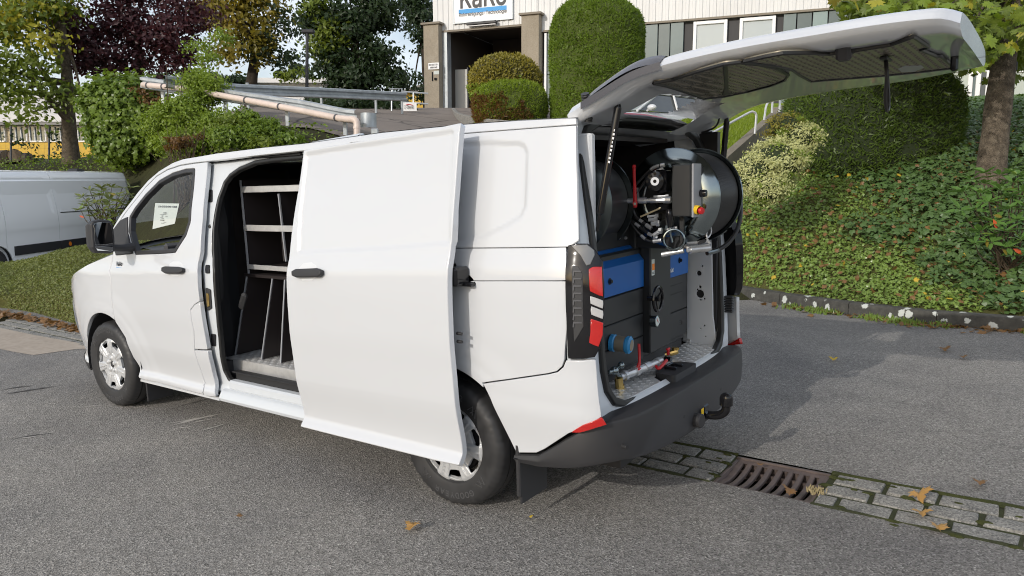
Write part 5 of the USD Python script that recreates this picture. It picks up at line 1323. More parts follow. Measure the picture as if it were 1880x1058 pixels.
def earth(name, cols, scale=3.0, bump=0.03, rough=0.95):
    return mat(name, {'c': ('texture_coordinate', {}), 'n': ('noise_texture', {'scale': scale, 'detail': 8.0, 'roughness': 0.7}), 'n2': ('noise_texture', {'scale': scale * 14, 'detail': 4.0}),
        'mm': ('mix_float', {'fac': 0.5}), 'r': ('rgb_ramp', {'ramp': cols}), 'b': ('bump', {'strength': 0.8, 'distance': bump}), 'p': ('principled_bsdf', {'roughness': rough, 'specular_ior_level': 0.2})},
        [('c.object', 'n.vector'), ('c.object', 'n2.vector'), ('n.fac', 'mm.a'), ('n2.fac', 'mm.b'), ('mm.result', 'r.fac'), ('r.color', 'p.base_color'), ('n2.fac', 'b.height'), ('b.normal', 'p.normal')])


earth('soil', [(0.3, (0.020, 0.017, 0.010)), (0.5, (0.035, 0.035, 0.014)), (0.7, (0.05, 0.06, 0.02))])
earth('lawn', [(0.3, (0.030, 0.048, 0.008)), (0.5, (0.065, 0.095, 0.014)), (0.7, (0.11, 0.125, 0.025))], 1.5, 0.05)
earth('gravel_bed', [(0.3, (0.08, 0.08, 0.085)), (0.5, (0.16, 0.16, 0.17)), (0.7, (0.28, 0.27, 0.27))], 9.0, 0.04)
earth('concrete', [(0.3, (0.26, 0.22, 0.18)), (0.5, (0.33, 0.285, 0.235)), (0.7, (0.38, 0.33, 0.28))], 1.2, 0.003, 0.85)
earth('wall_concrete', [(0.3, (0.22, 0.19, 0.145)), (0.5, (0.30, 0.26, 0.20)), (0.7, (0.36, 0.32, 0.26))], 1.5, 0.003, 0.85)
earth('bark', [(0.35, (0.035, 0.028, 0.020)), (0.5, (0.13, 0.105, 0.078)), (0.65, (0.27, 0.225, 0.165))], 9.0, 0.05)
earth('bank_soil', [(0.3, (0.06, 0.052, 0.022)), (0.5, (0.11, 0.115, 0.035)), (0.7, (0.17, 0.15, 0.055))], 6.0, 0.05)
earth('step_concrete', [(0.3, (0.13, 0.115, 0.09)), (0.5, (0.19, 0.17, 0.135)), (0.7, (0.25, 0.225, 0.18))], 2.5, 0.006, 0.9)
earth('bark_dark', [(0.3, (0.018, 0.014, 0.011)), (0.5, (0.045, 0.036, 0.028)), (0.7, (0.085, 0.07, 0.055))], 4.0, 0.03)
earth('moss', [(0.3, (0.022, 0.025, 0.012)), (0.5, (0.048, 0.056, 0.018)), (0.7, (0.085, 0.09, 0.035))], 22.0, 0.01)
earth('joint_dirt', [(0.3, (0.02, 0.02, 0.014)), (0.5, (0.045, 0.05, 0.025)), (0.7, (0.07, 0.08, 0.035))], 14.0, 0.006)
mat('granite', {'c': ('texture_coordinate', {}), 'oi': ('object_info', {}), 'v': ('voronoi_texture', {'scale': 130.0}), 'n': ('noise_texture', {'scale': 9.0, 'detail': 5.0}), 'bw': ('rgb_to_bw', {}), 'mm': ('mix_float', {'fac': 0.4}),
    'r': ('rgb_ramp', {'ramp': [(0.15, (0.07, 0.07, 0.068)), (0.45, (0.19, 0.185, 0.17)), (0.7, (0.30, 0.29, 0.265)), (0.95, (0.46, 0.45, 0.42))]}), 'b': ('bump', {'strength': 0.7, 'distance': 0.004}), 'p': ('principled_bsdf', {'roughness': 0.8, 'specular_ior_level': 0.3})},
    [('c.object', 'v.vector'), ('c.object', 'n.vector'), ('v.color', 'bw.color'), ('bw.val', 'mm.a'), ('n.fac', 'mm.b'), ('mm.result', 'r.fac'), ('r.color', 'p.base_color'), ('v.distance', 'b.height'), ('b.normal', 'p.normal')])
mat('kerb_stone', {'c': ('texture_coordinate', {}), 'v': ('voronoi_texture', {'scale': 7.0, 'randomness': 1.0}), 'n': ('noise_texture', {'scale': 11.0, 'detail': 6.0, 'roughness': 0.7}), 'n3': ('noise_texture', {'scale': 2.2, 'detail': 2.0}),
    'ad': ('math', {'math_type': 'multiply_add', 'value2': 0.45}), 'sub': ('math', {'math_type': 'subtract'}),
    'lr': ('map_range', {'from_min': 0.02, 'from_max': 0.06, 'to_min': 0.0, 'to_max': 1.0, 'clamp': True}),
    'r': ('rgb_ramp', {'ramp': [(0.3, (0.035, 0.034, 0.03)), (0.6, (0.075, 0.072, 0.062)), (0.8, (0.12, 0.115, 0.10))]}), 'm': ('mix', {'color2': (0.52, 0.54, 0.50)}),
    'b': ('bump', {'strength': 0.8, 'distance': 0.008}), 'p': ('principled_bsdf', {'roughness': 0.9})},
    [('c.object', 'v.vector'), ('c.object', 'n.vector'), ('c.object', 'n3.vector'), ('n3.fac', 'ad.value1'), ('n.fac', 'sub.value1'), ('ad.value', 'sub.value2'), ('v.distance', 'ad.value3'), ('sub.value', 'lr.value'), ('n.fac', 'r.fac'), ('r.color', 'm.color1'), ('lr.result', 'm.fac'), ('m.color', 'p.base_color'), ('n.fac', 'b.height'), ('b.normal', 'p.normal')])
plain('rust_iron', (0.105, 0.080, 0.072), rough=0.55, metal=0.35, vary=0.35, vscale=14, bump=0.001, bscale=300)
plain('pit_dark', (0.012, 0.014, 0.008), rough=0.9)

NV = MV[:, 2]
def yz(x, y, lift=0.0): return MV @ np.array([x, y, lift])
# the yard: one sheet out to the horizon
big = np.array([[-900, -900, 0], [900, -900, 0], [900, 900, 0], [-900, 900, 0.0]])
flat = big.copy()
gx = np.concatenate([[-900, -200], np.linspace(-40, 40, 9), [200, 900]])
GP = np.array([[MV @ np.array([x, y, 0.0]) if max(abs(x), abs(y)) <= 40 else np.array([x, y, min(-0.3, (MV @ np.array([x, y, 0.0]))[2])]) for x in gx] for y in gx])
# gutter strip is cut out of the asphalt: the yard is two sheets, left and right of the setts
g_o, g_d = np.array([-1.30, -0.25]), None
gl = [on(2, 0, *q)[:2] for q in [(1306, 885), (1880, 1003)]]; gr = [on(2, 0, *q)[:2] for q in [(1330, 830), (1880, 936)]]
print('gutter', [np.round(t, 2) for t in gl + gr])
gdir = (np.array(gl[1]) - np.array(gl[0])); gdir /= np.linalg.norm(gdir)
gdir2 = (np.array(gr[1]) - np.array(gr[0])); gdir2 /= np.linalg.norm(gdir2)
print(gdir, gdir2)
# ------------------------------------------------------------------ the yard
def sheet(xs, ys, lift, wob=None):
    P = np.array([[[x, y + (wob(x) if wob and abs(y - wob.y) < 1e-6 else 0.0), lift] for y in ys] for x in xs])
    return gridmesh(P @ MV.T)
def wobble(y, s):
    f = lambda x: 0.018 * (float(meshkit.fbm(np.array([x * 3.1, s, 0.5]), 4, 3)) - 0.5) * 2
    f.y = y
    return f
gm = trimesh.Trimesh(np.array([[-1500, -1500, -1.9], [1500, -1500, -1.9], [1500, 1500, -1.9], [-1500, 1500, -1.9]]), [[0, 1, 2], [0, 2, 3]], process=False)
single('ground', gm, 'soil', kind='structure', smooth=False, label='dark open ground reaching to the horizon', cat='ground')
xs_f = np.concatenate([[-40, -20], np.linspace(-8, 9, 240), [20, 40]])
yL = sheet(xs_f, [-0.02, 0.5, 3, 10, 40], 0.0, wobble(-0.02, 1.0)); yR = sheet(xs_f, [-40, -12, -6, -2, -0.49], 0.0, wobble(-0.49, 7.0))
ya = single('asphalt_yard', yL, 'asphalt', kind='structure', smooth=True, label='grey asphalt yard in front of and under the large van', cat='asphalt')
yb_ = single('asphalt_strip', yR, 'asphalt', kind='structure', smooth=True, label='grey asphalt between the sett gutter and the kerb', cat='asphalt')
# scratches on the asphalt left of the van
plain('scratch_light', (0.42, 0.40, 0.37), rough=0.9)
plain('scratch_dark', (0.045, 0.043, 0.042), rough=0.9)
for i, (a, b, w, m_) in enumerate([((306, 784), (412, 760), 3.2, 'scratch_light'), ((352, 779), (402, 767), 2.0, 'scratch_light'), ((318, 789), (352, 781), 2.2, 'scratch_light'), ((310, 778), (365, 764), 1.5, 'scratch_light'), ((360, 790), (420, 776), 1.8, 'scratch_light'),
        ((8, 722), (106, 710), 3.5, 'scratch_dark'), ((0, 716), (60, 709), 2.5, 'scratch_dark'), ((15, 809), (100, 795), 2.0, 'scratch_dark'), ((150, 749), (190, 743), 1.5, 'scratch_light'), ((30, 806), (75, 797), 1.6, 'scratch_light')]):
    A_, B_ = yard(*a, 0.004), yard(*b, 0.004)
    t_ = (B_ - A_) / np.linalg.norm(B_ - A_); s_ = np.cross(NV, t_)
    n_ = 14; rows = []
    for k in np.linspace(0, 1, n_):
        ww = 0.0065 * w * math.sin(math.pi * min(max(k, 0.03), 0.97)) * (0.4 + 0.9 * rng.random())
        c_ = A_ + (B_ - A_) * k + s_ * 0.03 * math.sin(k * 2.5 + i) + s_ * rng.normal(0, 0.002)
        rows.append([c_ - s_ * ww, c_ + s_ * ww])
    part(ya, 'scratch', gridmesh(np.array(rows)), m_, False)
cp = [yard(*q, 0.004) for q in [(-260, 560), (0, 602), (62, 615), (140, 629), (175, 640), (140, 641), (62, 652), (31, 647), (0, 641), (-260, 610)]]
c2 = np.array(cp) @ MV
pp = Polygon(c2[:, :2]).buffer(0)
vv, ff = trimesh.creation.triangulate_polygon(pp, engine='earcut')
single('concrete_patch', trimesh.Trimesh(np.column_stack([vv, np.full(len(vv), 0.004)]) @ MV.T, ff, process=False), 'concrete', kind='structure', smooth=False, label='pale concrete patch at the left edge of the yard', cat='concrete patch')
# ------------------------------------------------------------------ sett gutter with its grate
gut = Node('/World/gutter', (0, 0, 0), True)
xg = UsdGeom.Xform.Define(stage, gut.path); xg.AddTransformOp().Set(m4(MV, (0, 0, 0))); tag(xg.GetPrim(), 'gutter of three rows of granite setts crossing the yard', 'gutter', None, 'structure')
GX0, GX1 = -1.57, -1.035
part(gut, 'bedding', bx(-9, GX0, -0.60, 0.10, -0.20, -0.0105), 'joint_dirt')
part(gut, 'bedding', bx(GX1, 9, -0.60, 0.10, -0.20, -0.0105), 'joint_dirt')
for k in range(3):
    y0 = -0.482 + 0.157 * k; x = -4.2 + 0.11 * k
    while x < 8.9:
        L_ = rng.uniform(0.215, 0.265); x1 = x + L_
        if not (x1 > GX0 - 0.01 and x < GX1 + 0.01):
            pass
        a_, b_ = x, x1
        x = x1 + 0.022
        if b_ > GX0 and a_ < GX1:
            if a_ < GX0 - 0.06: b_ = GX0 - 0.012
            elif b_ > GX1 + 0.06: a_ = GX1 + 0.012
            else: continue
        j = lambda s=0.005: rng.uniform(-s, s)
        zt_ = rng.uniform(-0.004, 0.003); bv = 0.006
        base = np.array([[a_ + j(), y0 + 0.004 + j(.004)], [b_ + j(), y0 + 0.004 + j(.004)], [b_ + j(), y0 + 0.131 + j(.004)], [a_ + j(), y0 + 0.131 + j(.004)]])
        c_ = base.mean(0); inn = c_ + (base - c_) * (1 - 2 * bv / np.array([L_, 0.15]))
        pts = np.vstack([np.column_stack([base, np.full(4, -0.05)]), np.column_stack([base, np.full(4, zt_ - bv)]), np.column_stack([inn, np.full(4, zt_) + rng.uniform(-.003, .003, 4)]), [[c_[0], c_[1], zt_ + 0.004]]])
        part(gut, 'sett', trimesh.convex.convex_hull(pts), 'granite', 40)
for ye_, nm_ in ((-0.492, 'moss'), (-0.013, 'joint_dirt')):
    for xa_, xb_ in ((-4.5, GX0), (GX1, 4.5)):
        n_ = int((xb_ - xa_) / .05); rows = []
        for x in np.linspace(xa_, xb_, n_):
            w_ = -.006 + .040 * float(meshkit.fbm(np.array([x * 5, ye_, 1.0]), 3, 5)); rows.append([[x, ye_ - w_, .0035], [x, ye_, .006 * float(meshkit.noise(np.array([x * 23, 0, 0]))) + .003], [x, ye_ + w_, -.006]])
        part(gut, 'joint_moss', gridmesh(np.array(rows)), nm_, 40)
# asphalt smear over the outer row towards the near side
gr_ = thing('drain_grate', 'rusty iron drain grate with curved bars set in the sett gutter', 'drain grate', ((GX0 + GX1) / 2, -0.24, -0.03), van=True)
def dish(y): return -0.004 - 0.035 * (1 - ((y + 0.245) / 0.225) ** 2)
def bar(x0, x1, ya_, yb2, n=9, dz=0.0, th=0.022):
    yy_ = np.linspace(ya_, yb2, n); b = 0.004
    rows = []
    for y in yy_:
        z = dish(y) + dz
        rows.append([[x0, y, z - th], [x0, y, z - b], [x0 + b, y, z], [x1 - b, y, z], [x1, y, z - b], [x1, y, z - th]])
    return gridmesh(np.array(rows))
part(gr_, 'pit', bx(GX0 + 0.02, GX1 - 0.02, -0.44, -0.05, -0.19, -0.17), 'pit_dark')
part(gr_, 'frame', cat(bx(GX0, GX1, -0.475, -0.452, -0.10, -0.002, .004), bx(GX0, GX1, -0.038, -0.015, -0.10, -0.002, .004), bx(GX0, GX0 + 0.018, -0.452, -0.038, -0.10, -0.012, .003), bx(GX1 - 0.018, GX1, -0.452, -0.038, -0.10, -0.012, .003)), 'rust_iron', 30)
nb = 8; xs_b = np.linspace(GX0 + 0.03, GX1 - 0.03, nb + 1)
for i in range(nb + 1):
    w_ = 0.014 if 0 < i < nb else 0.022
    part(gr_, 'bar', bar(xs_b[i] - w_, xs_b[i] + w_, -0.450, -0.04, 11), 'rust_iron', 40)
for y0, y1 in ((-0.450, -0.418), (-0.075, -0.040)):
    part(gr_, 'cross_bar', bar(GX0 + 0.02, GX1 - 0.02, y0, y1, 4, -0.0015), 'rust_iron', 40)
part(gr_, 'inner_bar', bx(GX0 + 0.02, GX1 - 0.02, -0.40, -0.385, -0.10, -0.055), 'rust_iron')
# moss and dirt in the joints beside the grate
def clump(px, r, h, m_, node, nm):
    c_ = on(2, 0, *px)
    a = np.linspace(0, 2 * np.pi, 15)[:-1]
    ring_ = np.array([[c_[0] + r * (0.6 + 0.6 * rng.random()) * math.cos(t), c_[1] + r * 0.45 * (0.6 + 0.6 * rng.random()) * math.sin(t), -0.006] for t in a])
    mid = c_ + (ring_ - c_) * 0.55; mid[:, 2] = h * (0.4 + 0.6 * rng.random(14))
    v = np.vstack([ring_, mid, [[c_[0], c_[1], h]]]); k = np.arange(14); k2 = (k + 1) % 14
    part(node, nm, trimesh.Trimesh(v, np.vstack([np.stack([k, k2, k2 + 14], 1), np.stack([k, k2 + 14, k + 14], 1), np.stack([k + 14, k2 + 14, np.full(14, 28)], 1)]), process=False), m_, 40)
for px in [(1320, 842), (1334, 850), (1336, 836), (1300, 850), (1260, 838), (1310, 872), (1530, 876), (1545, 880), (1518, 890), (1568, 900), (1667, 915), (1700, 925), (1545, 932), (1640, 958), (1642, 965), (1760, 925), (1560, 882), (1590, 905), (1640, 895), (1860, 1005), (1870, 950), (1690, 905), (1755, 985), (1810, 960)]:
    clump(px, rng.uniform(0.02, 0.05), rng.uniform(0.004, 0.012), 'moss', gut, 'moss')
# ------------------------------------------------------------------ kerb
KP = np.array([on(2, 0, *q)[:2] for q in [(1350, 545), (1452, 564), (1570, 580), (1691, 595), (1880, 609)]])
k0, k1 = KP[0], KP[-1]
kd0 = (k0 - k1) / np.linalg.norm(k0 - k1)
kline = np.vstack([k0 + kd0 * 6.0, k0 + kd0 * 3.0, KP, k1 - kd0 * 2.5, k1 - kd0 * 5.0])
kline = spline(kline, 12)
kl = LineString(kline)
kb = Node('/World/kerb', (0, 0, 0), True)
xk = UsdGeom.Xform.Define(stage, kb.path); xk.AddTransformOp().Set(m4(MV, (0, 0, 0))); tag(xk.GetPrim(), 'low kerb of dark stones with white lichen below the ivy bank', 'kerb', None, 'structure')
s_ = 0.0
KH = 0.145
while s_ < kl.length - 0.2:
    L_ = rng.uniform(0.86, 1.0); a_ = np.array(kl.interpolate(s_).coords[0]); b_ = np.array(kl.interpolate(min(s_ + L_, kl.length)).coords[0]); s_ += L_ + 0.012
    t_ = (b_ - a_) / np.linalg.norm(b_ - a_); n_ = np.array([-t_[1], t_[0]]);
    if n_[1] > 0: n_ = -n_                                          # away from the camera
    h_ = KH + rng.uniform(-.006, .006)
    prof = [(0.0, -0.06), (0.012, h_ - 0.03), (0.022, h_ - 0.008), (0.045, h_), (0.13, h_), (0.13, -0.06)]
    pts = np.array([[*(q + n_ * o), z] for q in (a_, b_) for o, z in prof])
    part(kb, 'kerb_stone', trimesh.convex.convex_hull(pts), 'kerb_stone', 30)

# ------------------------------------------------------------------ foliage tools
def unit(v): return v / np.maximum(np.linalg.norm(v, axis=-1, keepdims=True), 1e-9)


TEMPL = {
    'diamond': (np.array([[0, -0.5, 0], [0.28, 0.0, 0.06], [0, 0.5, 0], [-0.28, 0.0, 0.06]]), np.array([[0, 1, 2], [0, 2, 3]])),
    'oval': (np.array([[0, -0.5, 0], [0.16, -0.2, 0.04], [0.17, 0.15, 0.04], [0, 0.5, -0.04], [-0.17, 0.15, 0.04], [-0.16, -0.2, 0.04]]), np.array([[0, 1, 2], [0, 2, 3], [0, 3, 4], [0, 4, 5]])),
    'ivy': (np.array([[0, -0.35, 0], [0.30, -0.42, -0.03], [0.48, 0.02, -0.06], [0.2, 0.12, 0], [0, 0.55, -0.06], [-0.2, 0.12, 0], [-0.48, 0.02, -0.06], [-0.30, -0.42, -0.03], [0, 0, 0.05]]), np.array([[8, i, (i + 1) % 8] for i in range(8)])),
    'needle': (np.array([[-0.10, -0.5, 0], [0.10, -0.5, 0], [0, 0.5, 0.0]]), np.array([[0, 1, 2]])),
    'tuft': (np.array([[-0.16, -0.5, 0], [0.16, -0.5, 0], [0, 0.5, 0.0], [0, -0.5, -0.16], [0, -0.5, 0.16]]), np.array([[0, 1, 2], [3, 4, 2]])),
}
ml_a = np.array([(0, -0.50), (0.02, -0.28), (0.22, -0.34), (0.20, -0.20), (0.46, -0.12), (0.36, 0.0), (0.50, 0.16), (0.30, 0.14), (0.26, 0.24), (0.14, 0.12), (0.16, 0.34), (0.06, 0.34), (0, 0.52)])
ml = np.vstack([ml_a, ml_a[-2:0:-1] * [-1, 1]])
TEMPL['maple'] = (np.vstack([np.column_stack([ml, -0.10 * np.hypot(ml[:, 0], ml[:, 1])]), [[0, -0.05, 0.03]]]), np.array([[len(ml), i, (i + 1) % len(ml)] for i in range(len(ml))]))


def leaves(P, N, size, shape='diamond', tilt=0.5, R=rng, up=None):
    """Leaf faces at points P, facing roughly N. Returns (vertices, faces)."""
    T, F = TEMPL[shape]; n = len(P)
    N = unit(unit(np.asarray(N, float)) + R.normal(0, tilt, (n, 3)))
    U = R.normal(0, 1, (n, 3)) if up is None else np.asarray(up) + R.normal(0, 0.35, (n, 3))
    U = unit(U - N * (U * N).sum(1, keepdims=True)); X = np.cross(U, N)
    s = np.asarray(size) * R.uniform(0.65, 1.25, n) if np.ndim(size) == 0 else size
    V = P[:, None] + s[:, None, None] * (T[None, :, :1] * X[:, None] + T[None, :, 1:2] * U[:, None] + T[None, :, 2:] * N[:, None])
    return V.reshape(-1, 3), (F[None] + (np.arange(n) * len(T))[:, None, None]).reshape(-1, 3)


def mesh_pts(m, n, R=rng):
    A = m.area_faces; i = R.choice(len(A), n, p=A / A.sum()); r = np.sqrt(R.random(n)); q = R.random(n)
    t = m.triangles[i]
    return t[:, 0] * (1 - r)[:, None] + t[:, 1] * (r * (1 - q))[:, None] + t[:, 2] * (r * q)[:, None], m.face_normals[i]


def blob_pts(c, rad, n, R=rng, shell=0.55, lump=0.35, seed=0):
    d = unit(R.normal(0, 1, (n, 3)))
    k = meshkit.fbm(d * 2.3 + seed * 3.7, 3, seed)
    r = (1 - lump + 2 * lump * (k - 0.25)) * (shell + (1 - shell) * R.random(n) ** 0.6)
    return np.asarray(c) + d * np.asarray(rad) * r[:, None], d


def tri(v, f): return trimesh.Trimesh(v, f, process=False)


def pxblob(px, py, d, rpx, ry=None, depth=None):
    """A crown lobe from its place and radius in the picture and its real distance."""
    k = d / FOC
    return W(px, py, d), np.array([rpx * k, (depth or rpx) * k, (ry or rpx) * k])


CAMR, CAMF = AW[0], unit(np.array([AW[2][0], AW[2][1], 0]))
def orient(P, c):                                                   # lobe radii are across, along the view, up
    q = P - c
    return c + q[:, :1] * CAMR + q[:, 1:2] * CAMF + q[:, 2:] * np.array([0, 0, 1.0])


def crown(lobes, per, size, shape='diamond', shell=0.45, lump=0.4, seed=0, clump=0.0):
    VV, FF, o = [], [], 0
    for i, (c, r) in enumerate(lobes):
        R = np.random.default_rng(100 + seed * 17 + i)
        n = int(per * (r[0] * r[1] * r[2]) ** (2 / 3.0))
        if clump:                                                   # leaves gather in sprays with gaps between
            nc = max(8, n // 45)
            C, D = blob_pts(c, r, nc, R, shell, lump, seed + i)
            k = R.integers(0, nc, n)
            P = C[k] + R.normal(0, 1, (n, 3)) * clump * np.array([1, 1, 0.55]); D = D[k]
        else:
            P, D = blob_pts(c, r, n, R, shell, lump, seed + i)
        P = orient(P, c); D = D[:, :1] * CAMR + D[:, 1:2] * CAMF + D[:, 2:] * np.array([0, 0, 1.0])
        v, f = leaves(P, D + np.array([0, 0, 0.5]), size, shape, 0.7, R)
        VV.append(v); FF.append(f + o); o += len(v)
    return tri(np.vstack(VV), np.vstack(FF))


def limbs(base, top, r0, r1, targets, seed=0, bend=0.25):
    R = np.random.default_rng(seed)
    b, t = np.asarray(base, float), np.asarray(top, float)
    mid = [b + (t - b) * k + R.normal(0, bend * 0.25, 3) * [1, 1, 0] * (0.2 + k) for k in (0.33, 0.66)]
    P = spline([b, *mid, t], 6)
    fl = np.linspace(0, 1, len(P)); rad = r0 + (r1 - r0) * fl + r0 * 0.35 * np.exp(-fl * 14)
    ms = [tube(P, rad, 10)]
    br = []
    for tg in targets:
        k = R.integers(len(P) // 3, len(P)); s = P[k]; tg = np.asarray(tg, float)
        m_ = (s + tg) / 2 + R.normal(0, 0.12, 3) * np.linalg.norm(tg - s)
        Q = spline([s, m_, tg], 5); br.append(tube(Q, np.linspace(rad[k] * 0.55, 0.015, len(Q)), 6))
    return ms[0], br


AUT_Y = [(0.0, (0.09, 0.11, 0.015)), (0.3, (0.20, 0.18, 0.02)), (0.6, (0.36, 0.27, 0.025)), (0.85, (0.46, 0.31, 0.03)), (1.0, (0.34, 0.17, 0.02))]
leafmat('leaf_yellow', AUT_Y, mul=2.1)
leafmat('leaf_yellowgreen', [(0.0, (0.035, 0.06, 0.010)), (0.4, (0.09, 0.11, 0.015)), (0.7, (0.22, 0.20, 0.02)), (1.0, (0.36, 0.25, 0.03))], mul=2.2)
leafmat('leaf_orange', [(0.0, (0.05, 0.06, 0.012)), (0.35, (0.16, 0.12, 0.015)), (0.65, (0.34, 0.20, 0.02)), (1.0, (0.42, 0.25, 0.03))])
leafmat('leaf_purple', [(0.0, (0.018, 0.008, 0.010)), (0.4, (0.045, 0.016, 0.020)), (0.75, (0.095, 0.028, 0.030)), (1.0, (0.17, 0.045, 0.04))], tint=(1.0, 0.45, 0.4))
leafmat('leaf_dark', [(0.0, (0.010, 0.020, 0.008)), (0.5, (0.024, 0.042, 0.014)), (0.85, (0.05, 0.07, 0.02)), (1.0, (0.10, 0.10, 0.02))], mul=1.5, trans=0.25)
leafmat('leaf_green', [(0.0, (0.055, 0.085, 0.010)), (0.5, (0.115, 0.155, 0.016)), (0.85, (0.19, 0.225, 0.022)), (1.0, (0.30, 0.28, 0.035))], mul=2.2)
leafmat('leaf_ivywall', [(0.0, (0.035, 0.060, 0.010)), (0.5, (0.090, 0.125, 0.016)), (0.85, (0.16, 0.185, 0.024)), (1.0, (0.30, 0.25, 0.035))], rough=0.35, mul=2.4)
leafmat('leaf_redbrown', [(0.0, (0.06, 0.035, 0.012)), (0.5, (0.12, 0.06, 0.018)), (1.0, (0.20, 0.11, 0.02))])
leafmat('leaf_cover', [(0.0, (0.040, 0.05, 0.014)), (0.5, (0.085, 0.095, 0.024)), (0.85, (0.125, 0.13, 0.036)), (1.0, (0.20, 0.21, 0.05))], mul=2.5, trans=0.2)
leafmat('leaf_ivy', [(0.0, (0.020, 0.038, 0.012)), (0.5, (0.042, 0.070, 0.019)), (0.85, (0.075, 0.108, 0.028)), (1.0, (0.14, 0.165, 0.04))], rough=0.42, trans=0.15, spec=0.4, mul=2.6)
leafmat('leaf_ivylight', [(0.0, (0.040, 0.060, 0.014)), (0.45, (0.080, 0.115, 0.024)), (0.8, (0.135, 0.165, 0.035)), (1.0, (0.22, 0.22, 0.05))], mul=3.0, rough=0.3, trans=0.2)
leafmat('leaf_yew', [(0.0, (0.030, 0.050, 0.006)), (0.5, (0.072, 0.108, 0.010)), (1.0, (0.135, 0.170, 0.018))], mul=2.7, trans=0.2)
leafmat('leaf_yewdark', [(0.0, (0.018, 0.032, 0.006)), (0.5, (0.045, 0.070, 0.010)), (1.0, (0.09, 0.125, 0.016))], mul=2.6, trans=0.2)
leafmat('leaf_bronze', [(0.0, (0.06, 0.06, 0.010)), (0.5, (0.15, 0.12, 0.018)), (1.0, (0.25, 0.18, 0.03))], trans=0.2, mul=2.2)
leafmat('leaf_lime', [(0.0, (0.055, 0.085, 0.008)), (0.5, (0.14, 0.185, 0.015)), (1.0, (0.22, 0.26, 0.025))], trans=0.25, mul=2.2)
leafmat('leaf_cream', [(0.0, (0.25, 0.29, 0.09)), (0.3, (0.48, 0.48, 0.24)), (0.6, (0.64, 0.62, 0.40)), (1.0, (0.72, 0.70, 0.52))], mul=1.2, trans=0.2)
leafmat('leaf_rhodo', [(0.0, (0.025, 0.055, 0.014)), (0.5, (0.055, 0.10, 0.022)), (0.85, (0.10, 0.15, 0.03)), (1.0, (0.16, 0.18, 0.04))], mul=2.4, rough=0.3, trans=0.12)
leafmat('leaf_olive', [(0.0, (0.05, 0.065, 0.016)), (0.5, (0.11, 0.125, 0.03)), (0.85, (0.19, 0.18, 0.05)), (1.0, (0.27, 0.22, 0.07))], rough=0.35, trans=0.12, mul=1.7)
leafmat('leaf_fallen', [(0.0, (0.10, 0.05, 0.02)), (0.5, (0.22, 0.12, 0.04)), (0.85, (0.30, 0.17, 0.05)), (1.0, (0.40, 0.27, 0.05))], mul=1.25, trans=0.15)
leafmat('leaf_fallen_y', [(0.0, (0.40, 0.27, 0.03)), (1.0, (0.55, 0.38, 0.04))], mul=1.25, trans=0.2)
leafmat('leaf_tan', [(0.0, (0.30, 0.17, 0.055)), (1.0, (0.42, 0.26, 0.09))], mul=1.25, trans=0.15)
leafmat('leaf_red', [(0.0, (0.45, 0.06, 0.02)), (1.0, (0.55, 0.14, 0.03))], mul=1.25, trans=0.2)
plain('core_dark', (0.018, 0.028, 0.008), rough=0.95)
plain('core_yew', (0.055, 0.075, 0.012), rough=0.95)
plain('core_bronze', (0.05, 0.045, 0.012), rough=0.95)
plain('straw', (0.36, 0.30, 0.17), rough=.9)
plain('stem', (0.07, 0.05, 0.03), rough=0.85)
# ------------------------------------------------------------------ hillside behind the van, from the parking ground on the left up to the hall's yard
DD = np.array([9.8, 12, 14, 16, 18, 20, 21.5, 22.5, 23.5, 25, 26, 30, 38, 60, 90])
TC = {-1400: [-.40, -.55, -.6, -.65, -.7, -.6, -.4, .3, 1.1, 1.8, 2.0, 2.2, 2.5, 2.7, 3.0],
      0: [-.35, -.45, -.5, -.55, -.6, -.55, -.3, .4, 1.2, 1.9, 2.05, 2.3, 2.6, 2.8, 3.0],
      150: [-.30, -.40, -.45, -.5, -.55, -.45, -.1, .8, 1.5, 2.1, 2.25, 2.5, 2.7, 3.0, 3.2],
      250: [-.25, -.35, -.3, -.1, .3, .9, 1.5, 2.1, 2.4, 2.7, 2.8, 3.0, 3.2, 3.4, 3.6],
      330: [-.15, -.02, .3, .9, 1.7, 2.6, 2.9, 3.0, 3.1, 3.25, 3.3, 3.6, 3.9, 4.0, 4.2],
      450: [-.05, .7, 1.6, 2.35, 2.95, 3.4, 3.55, 3.65, 3.75, 3.95, 4.05, 4.5, 5.0, 5.2, 5.3],
      560: [0.0, .7, 1.7, 2.6, 3.0, 3.4, 3.55, 3.65, 3.75, 3.95, 4.05, 4.5, 5.07, 5.2, 5.3],
      850: [0.0, .6, 1.4, 2.1, 2.55, 2.9, 3.08, 3.2, 3.35, 3.6, 3.75, 4.35, 5.07, 5.2, 5.3],
      1200: [.1, .8, 1.6, 2.2, 2.55, 2.9, 3.08, 3.2, 3.35, 3.6, 3.75, 4.35, 5.07, 5.2, 5.3],
      2600: [.1, .9, 1.9, 2.7, 3.0, 3.4, 3.55, 3.65, 3.75, 3.95, 4.05, 4.5, 5.07, 5.2, 5.3]}
from scipy.interpolate import RegularGridInterpolator
tk = sorted(TC)
TI = [PchipInterpolator(DD, TC[k]) for k in tk]
def T(px, d):
    zs = np.array([float(f(min(max(d, 9.8), 90))) for f in TI]); return float(np.interp(px, tk, zs))
def G(px, d, lift=0.0): return Wz(px, d, T(px, d) + lift)
cols = np.concatenate([[-1400, -700], np.arange(-300, 1200, 30), [1250, 1600]])
rows_d = np.concatenate([[9.8, 10.4, 11], np.arange(11.8, 27, 0.6), [28, 30, 33, 38, 46, 60, 90]])
def hz(px, d): return T(px, d) - (0.10 if d < 10 else 0.0)
HS = np.array([[Wz(px, d, hz(px, d)) for px in cols] for d in rows_d])
hill = gridmesh(HS)
